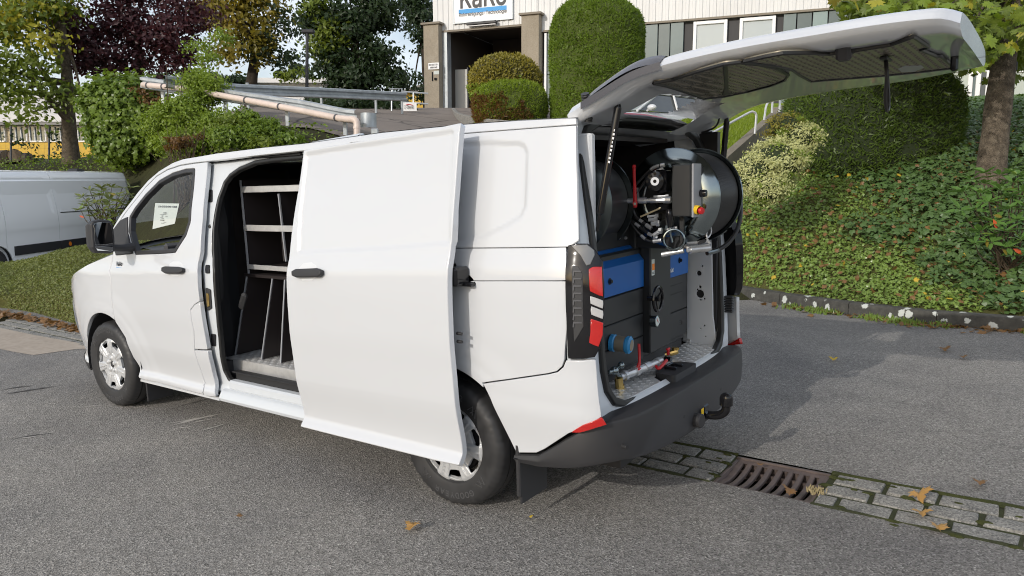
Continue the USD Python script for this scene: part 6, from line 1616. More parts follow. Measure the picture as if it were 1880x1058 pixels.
single('hillside', hill, 'soil', kind='structure', smooth=True, label='green hillside rising behind the vans', cat='hillside')
def dB(px): return 16.15 + (650 - px) / 380 * 3.4 if px < 650 else max(9.9, 16.15 - (px - 650) * 0.05)
cc = np.concatenate([np.arange(400, 1000, 15), [1040, 1100, 1180]])
dr = np.array([[Wz(px, d, T(px, d) + 0.03) for px in cc for d in [dB(px) + (44 - dB(px)) * t ** 1.4]] for t in np.linspace(0, 1, 34)])
single('driveway', gridmesh(dr), 'old_asphalt', kind='structure', smooth=True, label='worn brown asphalt driveway climbing to the open hall gate', cat='driveway')
# ------------------------------------------------------------------ bank on the right, from the kerb up to the hall's windows
def kerb_back(px):                                                  # world point just behind the kerb at this column
    a = np.array([on(2, KH - 0.03, px, y)[:2] for y in (480, 700)])
    ln = LineString(a); q = ln.intersection(kl.parallel_offset(0.12, 'left' if True else 'right'))
    if q.is_empty: q = ln.intersection(kl)
    q = np.array(getattr(q, 'geoms', [q])[0].coords[0]) if q.geom_type != 'Point' else np.array(q.coords[0])
    return MV @ np.array([q[0], q[1], KH - 0.03])
def depth(P): return float((np.asarray(P) - CW) @ AW[2])
BK = {1150: [(450, 11.3), (400, 12.2), (300, 14.5), (240, 18), (212, 22), (203, 30), (200, 37)],
      1300: [(450, 10.9), (380, 12.2), (310, 14), (240, 17.5), (200, 21), (196, 30), (194, 36)],
      1450: [(480, 10.0), (400, 10.8), (335, 12.2), (270, 14.5), (205, 19), (192, 27), (190, 34)],
      1600: [(490, 9.5), (420, 10.2), (335, 11.6), (265, 14), (205, 19), (192, 26), (188, 32)],
      1750: [(500, 9.0), (420, 9.7), (330, 10.8), (250, 12.8), (196, 16), (190, 24), (187, 30)],
      1880: [(520, 8.5), (430, 9.2), (330, 10.3), (240, 12.2), (190, 15), (187, 22), (184, 29)],
      2200: [(560, 7.6), (470, 8.4), (350, 9.6), (250, 11.6), (195, 14), (187, 20), (184, 27)]}
bcols = np.arange(1150, 2201, 25); bk = sorted(BK)
def bank_col(px):
    i = min(max(int(np.searchsorted(bk, px)) - 1, 0), len(bk) - 2); t = (px - bk[i]) / (bk[i + 1] - bk[i])
    pts = np.array(BK[bk[i]]) * (1 - t) + np.array(BK[bk[i + 1]]) * t
    P = [kerb_back(px)] + [W(px, y, d) for y, d in pts]
    return spline(P, 8)
BS = np.array([bank_col(px) for px in bcols]).transpose(1, 0, 2)
BS[8:, :, 2] += 0.05 * (meshkit.fbm(BS[8:] * 0.9, 3, 5) - 0.5)
bank = gridmesh(BS)
if bank.face_normals[:, 2].mean() < 0: bank.faces = bank.faces[:, ::-1]
single('bank', bank, 'bank_soil', kind='structure', smooth=True, label='ivy covered bank rising from the kerb on the right', cat='bank')
bank_i = RegularGridInterpolator((np.arange(BS.shape[0]), bcols.astype(float)), BS, bounds_error=False, fill_value=None)
def on_bank(px, row): return bank_i([[row, px]])[0]
def bank_hit(px, py):
    """The point of the bank seen at a picture point."""
    best, bd = None, 1e9
    for r in np.linspace(0, BS.shape[0] - 1, 240):
        p = on_bank(px, r); q = (p - CW) @ AW.T; y = 529 - FOC * q[1] / q[2]
        if abs(y - py) < bd: best, bd = p, abs(y - py)
    return best
# ground cover on the bank: ivy, lit and shaded sorts, and a lawn by the steps
bp_, bn_ = mesh_pts(bank, 600000, np.random.default_rng(3))
q_ = (bp_ - CW) @ AW.T; bpx, bpy, bdd = 940 + FOC * q_[:, 0] / q_[:, 2], 529 - FOC * q_[:, 1] / q_[:, 2], q_[:, 2]
lawn_m = (bpx < 1475) & (bdd > 12.6) & (bdd < 24)
nz = meshkit.fbm(bp_ * 0.7, 3, 9)
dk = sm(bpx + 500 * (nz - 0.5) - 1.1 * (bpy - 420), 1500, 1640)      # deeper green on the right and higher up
R8 = np.random.default_rng(8)
vis = (bpx > 1120) & (bpx < 2200) & (bdd < 18)
keep = R8.random(len(bp_)) < np.clip(9.0 / bdd, 0, 1) ** 1.2
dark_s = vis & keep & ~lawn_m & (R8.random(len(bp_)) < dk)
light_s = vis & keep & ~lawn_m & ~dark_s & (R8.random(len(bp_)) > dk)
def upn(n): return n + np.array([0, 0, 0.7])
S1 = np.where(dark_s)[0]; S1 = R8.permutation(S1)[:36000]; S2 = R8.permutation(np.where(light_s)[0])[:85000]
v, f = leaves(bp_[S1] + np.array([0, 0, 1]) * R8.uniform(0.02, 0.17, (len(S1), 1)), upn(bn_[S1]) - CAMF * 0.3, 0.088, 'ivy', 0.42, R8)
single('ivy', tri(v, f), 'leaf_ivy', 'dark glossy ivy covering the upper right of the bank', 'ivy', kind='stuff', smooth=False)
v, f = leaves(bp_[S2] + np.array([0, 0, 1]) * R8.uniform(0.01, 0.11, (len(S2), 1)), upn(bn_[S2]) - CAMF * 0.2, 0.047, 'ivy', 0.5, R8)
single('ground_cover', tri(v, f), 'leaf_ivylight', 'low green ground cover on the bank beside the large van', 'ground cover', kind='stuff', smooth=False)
S3 = np.where(lawn_m)[0]; S3 = R8.choice(S3, min(60000, len(S3)), False)
v, f = leaves(bp_[S3] + np.array([0, 0, 0.03]), R8.normal(0, 1, (len(S3), 3)) * [1, 1, 0.2], 0.11, 'tuft', 0.2, R8, up=np.array([0, 0, 1.5]))
single('lawn_grass', tri(v, f), 'leaf_lime', 'bright green grass and low plants beside the concrete steps', 'grass', kind='stuff', smooth=False)
# fallen leaves lying among the ivy
fl = np.where(vis & ~lawn_m & (bdd < 13))[0]; fl = R8.choice(fl, 1500, False)
w_ = R8.random(1500) < 0.13
for nm, sel, m_, lab in (('leaf_litter', fl[~w_], 'leaf_fallen', 'brown fallen leaves scattered over the bank'), ('leaf_litter', fl[w_], 'leaf_fallen_y', 'yellow fallen leaves scattered over the bank')):
    v, f = leaves(bp_[sel] + np.array([0, 0, 0.12]), upn(bn_[sel]), 0.080, 'maple', 0.55, R8)
    single(nm, tri(v, f), m_, lab, 'fallen leaves', kind='stuff', smooth=False)
# litter along the kerb's foot
kk_ = R8.uniform(0.0, kl.length, 900); kk_ = kk_[(kk_ > 6.0)]
pts = []
for s_ in kk_:
    a_ = np.array(kl.interpolate(s_).coords[0]); b_ = np.array(kl.interpolate(s_ + 0.05).coords[0]); t_ = (b_ - a_) / max(np.linalg.norm(b_ - a_), 1e-6); n_ = np.array([-t_[1], t_[0]])
    if n_[1] < 0: n_ = -n_
    dens = np.clip((s_ - 6.2) / 3.0, 0.06, 1.0)
    if R8.random() > dens: continue
    o_ = abs(R8.normal(0, 0.10)) * (1.6 if R8.random() < 0.2 else 1)
    pts.append(MV @ np.array([*(a_ + n_ * (o_ + 0.02)), 0.012 + R8.random() * 0.02]))
pts = np.array(pts)
v, f = leaves(pts, np.tile(NV, (len(pts), 1)), 0.085, 'maple', 0.35, R8)
single('leaf_litter', tri(v, f), 'leaf_fallen', 'brown leaves gathered at the foot of the kerb', 'fallen leaves', kind='stuff', smooth=False)
gk = R8.uniform(7, kl.length, 26); gp = []
for s_ in gk:
    a_ = np.array(kl.interpolate(s_).coords[0]); gp.append(np.tile(MV @ np.array([a_[0], a_[1] + 0.05, 0.02]), (60, 1)) + R8.normal(0, 0.07, (60, 3)) * [1, 1, 0.15])
gp = np.vstack(gp); v, f = leaves(gp, R8.normal(0, 1, (len(gp), 3)) * [1, 1, .3], 0.07, 'tuft', 0.2, R8, up=np.array([0, 0, 1.2]))
single('kerb_weeds', tri(v, f), 'leaf_ivylight', 'small green weeds growing at the foot of the kerb', 'weeds', kind='stuff', smooth=False)
# single leaves on the asphalt that can be pointed at
SL = [((1688, 912), .13, 'leaf_tan', 'tan maple leaf on the setts right of the drain grate'), ((1692, 943), .10, 'leaf_tan', 'curled orange leaf on the setts, middle of three leaves right of the grate'), ((1724, 970), .10, 'leaf_tan', 'tan leaf on the asphalt just below the setts'),
      ((758, 967), .10, 'leaf_tan', 'brown curled leaf on the asphalt in the foreground'), ((985, 885), .05, 'leaf_fallen_y', 'small yellow leaf behind the rear mud flap'), ((1530, 660), .09, 'leaf_fallen_y', 'single yellow leaf on the asphalt right of the tow bar'),
      ((1735, 642), .11, 'leaf_fallen', 'brown leaf pair on the asphalt below the kerb, the upper one'), ((1768, 656), .09, 'leaf_fallen', 'brown leaf on the asphalt below the kerb, the lower one'), ((1797, 887), .10, 'leaf_fallen', 'narrow brown leaf on the asphalt above the setts at right'), ((441, 947), .045, 'leaf_fallen', 'tiny brown leaf on the asphalt at lower left'),
      ((1450, 903), .09, 'leaf_fallen', 'crumpled brown leaf lying on the drain grate'), ((1396, 853), .05, 'leaf_fallen', 'small brown leaf on the far end of the drain grate'), ((975, 948), .03, 'leaf_fallen_y', 'tiny yellow speck of leaf in front of the rear wheel')]
for px, sz, m_, lab in SL:
    R_ = np.random.default_rng(int(px[0]))
    v, f = leaves(np.array([yard(*px, 0.02)]), np.array([NV]), np.array([sz]), 'maple', 0.15, R_)
    v = v + NV * (0.03 * sz / 0.1 * np.abs(np.sin(((v - v.mean(0)) @ np.array([1.0, 0.3, 0])) * 30)))[:, None]
    single('fallen_leaf', tri(v, f), m_, lab, 'leaf', group='single fallen leaves on the yard', smooth=False)
v, f = leaves(np.tile(yard(1503, 900, 0.0), (60, 1)) + R8.normal(0, .024, (60, 3)) * [1, 1, .1] + [0, 0, .0], R8.normal(0, 1, (60, 3)) * [1, 1, .2], .034, 'tuft', .2, R8, up=np.array([0, 0, .6]))
single('dry_grass', tri(v, f), 'straw', 'tuft of dry straw grass at the corner of the drain grate', 'grass', kind='stuff', smooth=False)
# ------------------------------------------------------------------ mound at the left
MB = {-260: [(545, None), (520, 10.6), (500, 12.4), (490, 14.0)], 0: [(568, None), (540, 11.4), (512, 12.8), (495, 14.2)], 60: [(578, None), (530, 11.4), (495, 13.0), (480, 14.2)], 140: [(600, None), (540, 10.2), (485, 12.2), (458, 13.6)],
      240: [(610, None), (540, 10.0), (475, 12.0), (450, 13.4)], 420: [(590, None), (530, 10.4), (480, 12.2), (455, 13.2)], 640: [(560, None), (530, 11.0), (500, 12.4), (480, 13.0)]}
mk_ = sorted(MB); mc_ = np.arange(-260, 641, 25)
def mcol(px):
    i = min(max(int(np.searchsorted(mk_, px)) - 1, 0), len(mk_) - 2); t = (px - mk_[i]) / (mk_[i + 1] - mk_[i])
    y0 = MB[mk_[i]][0][0] * (1 - t) + MB[mk_[i + 1]][0][0] * t
    pts = np.array(MB[mk_[i]][1:], float) * (1 - t) + np.array(MB[mk_[i + 1]][1:], float) * t
    P = [yard(px, y0, -0.03)] + [W(px, y, d) for y, d in pts]
    P += [Wz(px, pts[-1][1] + 1.2, min(P[-1][2] - 0.1, -0.1)), Wz(px, pts[-1][1] + 2.0, -0.9)]
    return spline(P, 7)
MS_ = np.array([mcol(px) for px in mc_]).transpose(1, 0, 2)
mound = gridmesh(MS_)
if mound.face_normals[:, 2].mean() < 0: mound.faces = mound.faces[:, ::-1]
single('mound', mound, 'bank_soil', kind='structure', smooth=True, label='planted mound between the yard and the long van', cat='mound')
R9 = np.random.default_rng(9)
p_, n_ = mesh_pts(mound, 150000, R9)
d_ = (p_ - CW) @ AW[2]
k_ = (d_ < 15) & (p_[:, 2] > -0.35)
p_, n_ = p_[k_][:95000], n_[k_][:95000]
v, f = leaves(p_ + np.array([0, 0, 1]) * R9.uniform(0.0, 0.07, (len(p_), 1)) + (0.10 * (meshkit.fbm(p_ * 2.2, 3, 4) - .45))[:, None] * np.array([0, 0, 1]), n_ + [0, 0, .6], 0.036, 'diamond', 0.7, R9)
single('mound_cover', tri(v, f), 'leaf_cover', 'dense small leaved ground cover on the left mound', 'ground cover', kind='stuff', smooth=False)
lp = np.array([yard(x + R9.normal(0, 3), y + R9.normal(0, 3.0), 0.02) for x, y in zip(R9.uniform(-40, 150, 260), np.interp(R9.uniform(-40, 150, 260), [-40, 0, 150], [572, 576, 605]))])
lp = np.array([yard(x, np.interp(x, [-40, 0, 60, 150], [566, 574, 585, 606]) + R9.normal(0, 3.0), 0.02) for x in R9.uniform(-40, 150, 260)])
v, f = leaves(lp, np.tile(NV, (len(lp), 1)), 0.10, 'maple', 0.4, R9)
single('leaf_litter', tri(v, f), 'leaf_fallen', 'brown leaves along the foot of the left mound', 'fallen leaves', kind='stuff', smooth=False)
# ------------------------------------------------------------------ the hall
fh = CAMF; ah = CAMR
ER = unit(ah * math.sin(math.radians(67.6)) - fh * math.cos(math.radians(67.6)))      # along the front, to the right and nearer
EN = unit(np.cross(ER, [0, 0, 1.0]));
if EN @ fh > 0: EN = -EN                                                             # out of the front, towards the yard
F0 = W(886, 205, 38.0)
def pf(px, py, off=0.0):
    """(along, height) on the front plane (moved out by off) of a picture point."""
    r = ray(px, py, AW); q0 = F0 + EN * off; s = ((q0 - CW) @ EN) / (r @ EN); p = CW + r * s
    return np.array([(p - F0) @ ER, p[2]])
def fb(t0, t1, z0, z1, o0, o1, b=0.0):
    """A block on the front: along t, height z, from out o0 to out o1."""
    m_ = bx(t0, t1, o0, o1, z0, z1, b)
    m_.vertices = np.column_stack([F0[:2] + m_.vertices[:, :1] * ER[:2] + m_.vertices[:, 1:2] * EN[:2], m_.vertices[:, 2]])
    if np.cross(ER, EN)[2] < 0: m_.faces = m_.faces[:, ::-1]
    return m_
plain('cladding', (0.60, 0.605, 0.60), rough=0.45, vary=0.08, vscale=0.7)
plain('window_white', (0.75, 0.75, 0.75), rough=0.4)
plain('panel_green', (0.115, 0.155, 0.155), rough=0.35, vary=0.1, vscale=1.0)
plain('panel_green_dark', (0.085, 0.115, 0.118), rough=0.3, vary=0.1, vscale=1.0)
plain('panel_green_light', (0.20, 0.27, 0.265), rough=0.35)
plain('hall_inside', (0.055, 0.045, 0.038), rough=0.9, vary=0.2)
plain('door_cream', (0.55, 0.54, 0.50), rough=0.6)
plain('coping', (0.22, 0.19, 0.15), rough=0.8)
plain('curtain', (0.42, 0.46, 0.42), rough=0.9)
plain('pane_dark', (0.03, 0.038, 0.042), rough=0.06, coat=1.0)
plain('pane_light', (0.34, 0.39, 0.41), rough=0.15, coat=1.0)
hall = thing('works_hall', 'white ribbed factory hall with open gate and strip of grey green panels', 'hall', F0)
tL, tG0, tG1, tR0, tR1 = pf(795, 30)[0], pf(820, 120)[0], pf(957, 60)[0], pf(957, 60)[0], pf(990, 60)[0]
zL = pf(890, 51)[1]; zB = F0[2]; zC = pf(1175, 45)[1]
t_end = 36.0
def ribs(t0, t1, z0, z1, o=0.0, pitch=0.30):
    T_ = [t0]; x = t0
    prof = []
    while x < t1:
        prof += [(x, o), (x + pitch * 0.42, o), (x + pitch * 0.50, o + 0.035), (x + pitch * 0.92, o + 0.035)]; x += pitch
    prof = [(min(a, t1), b) for a, b in prof] + [(t1, o)]
    P = np.array([[[*(F0[:2] + ER[:2] * a + EN[:2] * b), z] for a, b in prof] for z in (z0, z1)])
    return gridmesh(P)
ztop = zC + 5.0
part(hall, 'cladding', ribs(tL, tG1 + 0.9, zL + 0.02, ztop), 'cladding', False)
part(hall, 'cladding', ribs(tG1 + 0.9, t_end, zC, ztop, 0.0), 'cladding', False)
part(hall, 'side_wall', fb(tL, tL + 0.1, zB, ztop, -30, -0.02), 'cladding')
part(hall, 'roof', fb(tL, t_end, ztop, ztop + 0.3, -30, 0.1), 'cladding')
pL0, pL1 = pf(786, 120)[0], pf(813, 120)[0]
zcap = pf(800, 48)[1]
part(hall, 'pillar', fb(pL0, pL1, zB - 0.3, zcap, -0.6, 0.45, 0.01), 'wall_concrete')
part(hall, 'pillar_cap', fb(pL0 - 0.1, pL1 + 0.12, zcap + 0.003, zcap + 0.10, -0.6, 0.55), 'coping')
part(hall, 'gate_rail', fb(pL1 + 0.02, pL1 + 0.28, zB, zL, -0.4, 0.05), 'galv')
zcapR = pf(975, 31)[1]
pR0, pR1 = pf(957, 100, .45)[0], pf(989, 100, .45)[0]
part(hall, 'pillar', fb(pR0, pR1, zB - 0.3, zcapR, -0.6, 0.45, 0.01), 'wall_concrete')
part(hall, 'pillar_cap', fb(pR0 - 0.1, pR1 + 0.12, zcapR + 0.003, zcapR + 0.10, -0.6, 0.55), 'coping')
part(hall, 'lintel', fb(pL1 + 0.02, pR0, zL - 0.08, zL + 0.015, -0.3, 0.07), 'coping')
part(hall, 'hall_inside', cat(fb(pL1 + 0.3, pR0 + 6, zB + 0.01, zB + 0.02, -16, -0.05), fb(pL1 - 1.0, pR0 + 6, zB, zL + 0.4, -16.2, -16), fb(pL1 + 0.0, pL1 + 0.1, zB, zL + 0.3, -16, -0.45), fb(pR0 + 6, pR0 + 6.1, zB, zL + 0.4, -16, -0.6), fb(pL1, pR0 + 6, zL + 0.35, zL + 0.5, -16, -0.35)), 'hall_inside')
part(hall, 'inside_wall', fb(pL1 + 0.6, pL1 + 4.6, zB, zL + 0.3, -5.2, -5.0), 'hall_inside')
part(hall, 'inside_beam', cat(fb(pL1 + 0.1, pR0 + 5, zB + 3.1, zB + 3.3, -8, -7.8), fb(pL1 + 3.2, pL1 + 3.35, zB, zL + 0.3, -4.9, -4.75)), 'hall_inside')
q0, q1, q2 = pf(826, 200, -1.2), pf(858, 200, -1.2), pf(840, 128, -1.2)
part(hall, 'inner_door', fb(q0[0], q1[0], zB + 0.05, q2[1], -1.26, -1.2, 0.01), 'door_cream')
part(hall, 'inner_door_frame', cat(fb(q0[0] - .06, q0[0] - .003, zB, q2[1] + .07, -1.3, -1.18), fb(q1[0] + .003, q1[0] + .06, zB, q2[1] + .07, -1.3, -1.18)), 'cab_grey')
part(hall, 'door_lever', fb(q0[0] + .06, q0[0] + .22, zB + 1.05, zB + 1.09, -1.2, -1.13, .01), 'gloss_black')
part(hall, 'red_extinguisher', fb(q0[0] - .55, q0[0] - .40, zB + 1.0, zB + 1.5, -1.6, -1.45, .05), 'red_paint')
# panel strip and windows right of the gate
zW = zC - 0.06; zS = zC - 4.2
part(hall, 'drip_edge', fb(pR1 + 0.1, t_end, zC - 0.03, zC + 0.06, 0.0, 0.10), 'coping')
wins = [(pf(1273, 60)[0], pf(1335, 60)[0]), (pf(1358, 50)[0], pf(1424, 50)[0])]
part(hall, 'post_white', fb(pR1 + .12, pR1 + .24, zS, zW, -.1, .03), 'window_white')
x = pR1 + 0.30; i = 0
R4 = np.random.default_rng(4)
while x < t_end - 1:
    w_ = 0.62 if i % 3 else 0.55
    a_, b_ = x, x + w_ - 0.05; x += w_; i += 1
    if any(a_ < e1 + .02 and b_ > e0 - .02 for e0, e1 in wins): continue
    for z0, z1 in ((zS + 2.2, zW), (zS, zS + 2.16)):
        part(hall, 'wall_panel', fb(a_, b_, z0, z1, -.1, .0 + .02 * (i % 2), .004), ['panel_green', 'panel_green_dark', 'panel_green', 'panel_green_light'][0 if i % 7 else 3] if i % 2 else 'panel_green_dark')
part(hall, 'panel_back', fb(pR1, t_end, zS - .5, zW + .02, -.3, -.12), 'cab_dark')
part(hall, 'plinth', fb(pR1 + .2, t_end, zB - 1.2, zS - .01, -.2, .02), 'wall_concrete')
for e0, e1 in wins:
    zb_ = zW - 1.75
    w0 = part(hall, 'window', cat(fb(e0, e0 + .14, zb_, zW - .02, -.1, .06, .01), fb(e1 - .14, e1, zb_, zW - .02, -.1, .06, .01), fb(e0 + .14, e1 - .14, zW - .16, zW - .02, -.1, .058, .01), fb(e0 + .14, e1 - .14, zb_, zb_ + .14, -.1, .058, .01)), 'window_white')
    part(w0, 'pane', fb(e0 + .13, e1 - .13, zb_ + .13, zW - .15, -.06, -.03), 'pane_light')
for (xa_, xb_) in ((1722, 1782), (1788, 1815), (1850, 1990)):
    a_, b_ = pf(xa_, 186)[0], pf(xb_, 186)[0]; z0 = pf((xa_ + xb_) / 2, 187)[1]; z1 = z0 + 1.7
    w0 = part(hall, 'window', cat(fb(a_, a_ + .16, z0, z1, -.05, .12, .01), fb(b_ - .16, b_, z0, z1, -.05, .12, .01), fb(a_ + .16, b_ - .16, z0, z0 + .13, -.05, .118, .01), fb(a_ + .16, b_ - .16, z1 - .1, z1, -.05, .118, .01)), 'window_white')
    part(w0, 'pane', fb(a_ + .15, b_ - .15, z0 + .12, z1 - .09, .02, .04), 'pane_dark' if xa_ == 1788 else 'curtain')
    part(w0, 'glazing_bar', fb(a_ + .16, b_ - .16, z0 + 1.15, z0 + 1.19, .045, .10), 'window_white')
# sign over the gate, its lamp, and the small plates on the pillar
s0, s1 = pf(834, 30, .08), pf(940, 20, .08); zsb = pf(887, 38, .08)[1]
sw = s1[0] - s0[0]
sg_ = thing('gate_sign', 'white company sign with black lettering and blue bar above the gate', 'sign', np.array([*(F0[:2] + ER[:2] * (s0[0] + s1[0]) / 2), zsb]))
part(sg_, 'board', fb(s0[0], s1[0], zsb, zsb + 2.4, .05, .11, .01), 'window_white')
part(sg_, 'sign_frame', cat(fb(s0[0] - .05, s0[0] - .003, zsb - .05, zsb + 2.45, .04, .13), fb(s1[0] + .003, s1[0] + .05, zsb - .05, zsb + 2.45, .04, .13), fb(s0[0] - .003, s1[0] + .003, zsb - .05, zsb - .003, .04, .128)), 'galv')
def fpt(t, z, o): return np.array([*(F0[:2] + ER[:2] * t + EN[:2] * o), z])
m_ = 0.085 * sw
zt0 = pf(887, 27, .11)[1]; zbar0, zbar1 = pf(887, 22, .11)[1], pf(887, 14, .11)[1]; zk = pf(887, 11.5, .11)[1]
part(sg_, 'lettering', textm('Rohrreinigungs-Technologie', 0.165, fpt(s0[0] + m_, zt0, .112), ER, (0, 0, 1), 0.006, True, width=sw - 2 * m_), 'black_print', False)
part(sg_, 'blue_bar', fb(s0[0] + m_, s1[0] - m_, zbar0, zbar1, .111, .117), 'blue_print')
part(sg_, 'lettering', textm('KaRo', 0.95, fpt(s0[0] + m_, zk, .112), ER, (0, 0, 1), 0.006, True, width=sw - 2 * m_), 'black_print', False)
l0, l1 = pf(856, 45, .3), pf(911, 41, .3)
lp_ = thing('wall_lamp', 'long black strip lamp under the gate sign', 'lamp', fpt((l0[0] + l1[0]) / 2, l0[1], .25))
part(lp_, 'housing', fb(l0[0], l1[0], l0[1] - .05, l0[1] + .09, .1, .32, .03), 'black_plastic')
part(lp_, 'tube', fb(l0[0] + .06, l1[0] - .06, l0[1] - .10, l0[1] - .052, .16, .26, .01), 'window_white')
r0, r1 = pf(786.5, 128, .46), pf(806, 115, .46)
rs2 = thing('repair_sign', 'small white repair desk sign on the left gate pillar', 'sign', fpt((r0[0] + r1[0]) / 2, r0[1], .46))
part(rs2, 'plate', fb(r0[0], r1[0], r0[1], r1[1], .452, .475), 'window_white')
rw = (r1[0] - r0[0])
part(rs2, 'lettering', textm('REPARATUR-', 0.085, fpt(r0[0] + rw * .06, r0[1] + (r1[1] - r0[1]) * .56, .476), ER, (0, 0, 1), .004, True, width=rw * .88), 'black_print', False)
part(rs2, 'lettering', textm('ANNAHME', 0.085, fpt(r0[0] + rw * .16, r0[1] + (r1[1] - r0[1]) * .14, .476), ER, (0, 0, 1), .004, True, width=rw * .68), 'black_print', False)
r0, r1 = pf(796.5, 137, .46), pf(806, 130, .46)
pl2 = thing('door_plate', 'little pale plate below the repair desk sign', 'plate', fpt(r0[0], r0[1], .46))
part(pl2, 'plate', fb(r0[0], r1[0], r0[1], r1[1], .452, .47), 'paper')
kb2 = pf(799, 144, .46)
part(pl2, 'bell', fb(kb2[0] - .04, kb2[0] + .10, kb2[1] - .1, kb2[1] + .02, .452, .52, .02), 'gloss_black')
kb3 = pf(794, 140, .46)
part(pl2, 'hook', fb(kb3[0] - .02, kb3[0] + .03, kb3[1] - .25, kb3[1] + .2, .452, .50, .01), 'gloss_black')
# ------------------------------------------------------------------ clipped shrubs
def clipped(name, core, n, size, m_, core_m, label, seed, jit=0.05, shape='tuft', tone2=None, catg='shrub'):
    R_ = np.random.default_rng(seed)
    core = core.copy(); core.merge_vertices()
    nv = core.vertex_normals
    core.vertices = core.vertices + nv * (0.17 * (meshkit.fbm(core.vertices * 1.5, 4, seed) - 0.5))[:, None]
    t = thing(name, label, catg, [*core.vertices[:, :2].mean(0), core.vertices[:, 2].min()])
    part(t, 'core', core, core_m, 60)
    P, N = mesh_pts(core, n, R_)
    # looser and tighter tufts, so that the clipped face is uneven
    k = meshkit.fbm(P * 3.3, 3, seed + 1)
    v, f = leaves(P + N * (R_.normal(0.0, jit, n) + 0.10 * (k - 0.5))[:, None], R_.normal(0, 1, (n, 3)), size, shape, 0.3, R_, up=N * 1.3 + np.array([0, 0, .5]))
    part(t, 'foliage', tri(v, f), m_, False)
    if tone2:
        s = np.where(N @ tone2[0] + 0.5 * (meshkit.fbm(P * 1.1, 3, seed + 5) - .5) > tone2[1])[0]
        if len(s):
            v, f = leaves(P[s] + N[s] * (0.03 + R_.normal(0, jit, len(s)))[:, None], R_.normal(0, 1, (len(s), 3)), size, shape, .3, R_, up=N[s] * 1.3 + [0, 0, .5])
            part(t, 'foliage', tri(v, f), tone2[2], False, label=tone2[3])
    return t
def blobcore(c, r, sq=2.0, n=40):
    u, w = np.meshgrid(np.linspace(0, 2 * np.pi, n), np.linspace(-np.pi / 2, np.pi / 2, n // 2))
    e = lambda t: np.sign(t) * np.abs(t) ** (2 / sq)
    P = np.stack([e(np.cos(w)) * e(np.cos(u)), e(np.cos(w)) * e(np.sin(u)), e(np.sin(w))], -1) * np.asarray(r)
    P = P[..., :1] * CAMR + P[..., 1:2] * CAMF + P[..., 2:] * np.array([0, 0, 1.0]) + np.asarray(c)
    m_ = gridmesh(P); m_.merge_vertices(); m_.update_faces(m_.nondegenerate_faces())
    if m_.volume < 0: m_.invert()
    return m_
def pxr(n, d): return n * d / FOC
dY = 22.0
top, bot = W(1093, 2, dY), W(1093, 232, dY); rw = pxr(83, dY)
H = top[2] - bot[2]
prof = [(0.0, H)] + [(rw * math.sin(a), H - rw * 1.0 * (1 - math.cos(a)) * 0.75) for a in np.linspace(0.25, np.pi / 2, 8)] + [(rw * 1.01, H * .5), (rw * 0.98, H * .25), (rw * .95, 0)]
pz = np.array(prof)[::-1]; ph = np.linspace(0, H, 30)
clipped('yew_column', lathe(np.column_stack([np.interp(ph, pz[:, 1], pz[:, 0]), ph]), bot, (0, 0, 1), 40), 52000, 0.10, 'leaf_yew', 'core_yew', 'tall round topped clipped yew column in front of the hall', 21, .03)
clipped('round_shrub', blobcore(W(928, 152, 25), [pxr(64, 25), pxr(60, 25), pxr(48, 25)], 2.4), 20000, 0.10, 'leaf_bronze', 'core_bronze', 'bronze topped round shrub by the gate, the rear one of two', 22, .04, 'diamond',
        (np.array([0, 0, -1.0]), 0.1, 'leaf_green', 'green lower foliage'))
clipped('round_shrub', blobcore(W(937, 196, 22), [pxr(66, 22), pxr(62, 22), pxr(45, 22)], 2.6), 22000, 0.09, 'leaf_lime', 'core_yew', 'bright green clipped dome shrub in the gravel bed, in front of the bronze one', 23, .03, 'tuft',
        (unit(-CAMR * .6 - CAMF * .7 - np.array([0, 0, .5])), 0.55, 'leaf_redbrown', 'browned lower left patch'))
clipped('yew_hedge', blobcore(W(1595, 232, 12.6), [pxr(138, 12.6), pxr(120, 12.6), pxr(112, 12.6)], 3.2), 52000, 0.075, 'leaf_yewdark', 'core_dark', 'big dark clipped yew block on the bank under the tailgate', 24, .035)
# variegated bush
eu = [pxblob(1425, 300, 9.9, 62, 48), pxblob(1465, 255, 10.2, 44, 34), pxblob(1385, 320, 9.8, 44, 46), pxblob(1410, 345, 9.7, 42, 32), pxblob(1440, 232, 10.3, 40, 26)]
eb = thing('variegated_bush', 'cream and green variegated bush on the bank beside the hose reel', 'bush', W(1420, 385, 10.0))
for i, (c, r) in enumerate(eu): part(eb, 'core', blobcore(c, r * 0.72, 2.0, 20), 'core_dark', 60)
part(eb, 'foliage', crown(eu[:4], 80000, 0.040, 'oval', 0.72, 0.55, 31, 0.05), 'leaf_cream', False)
part(eb, 'foliage', crown(eu, 9000, 0.045, 'oval', 0.6, 0.5, 32, 0.05), 'leaf_green', False, label='greener inner leaves')
part(eb, 'foliage', crown([eu[4]], 30000, 0.040, 'oval', 0.7, 0.5, 33, 0.05), 'leaf_bronze', False, label='bronze green top')
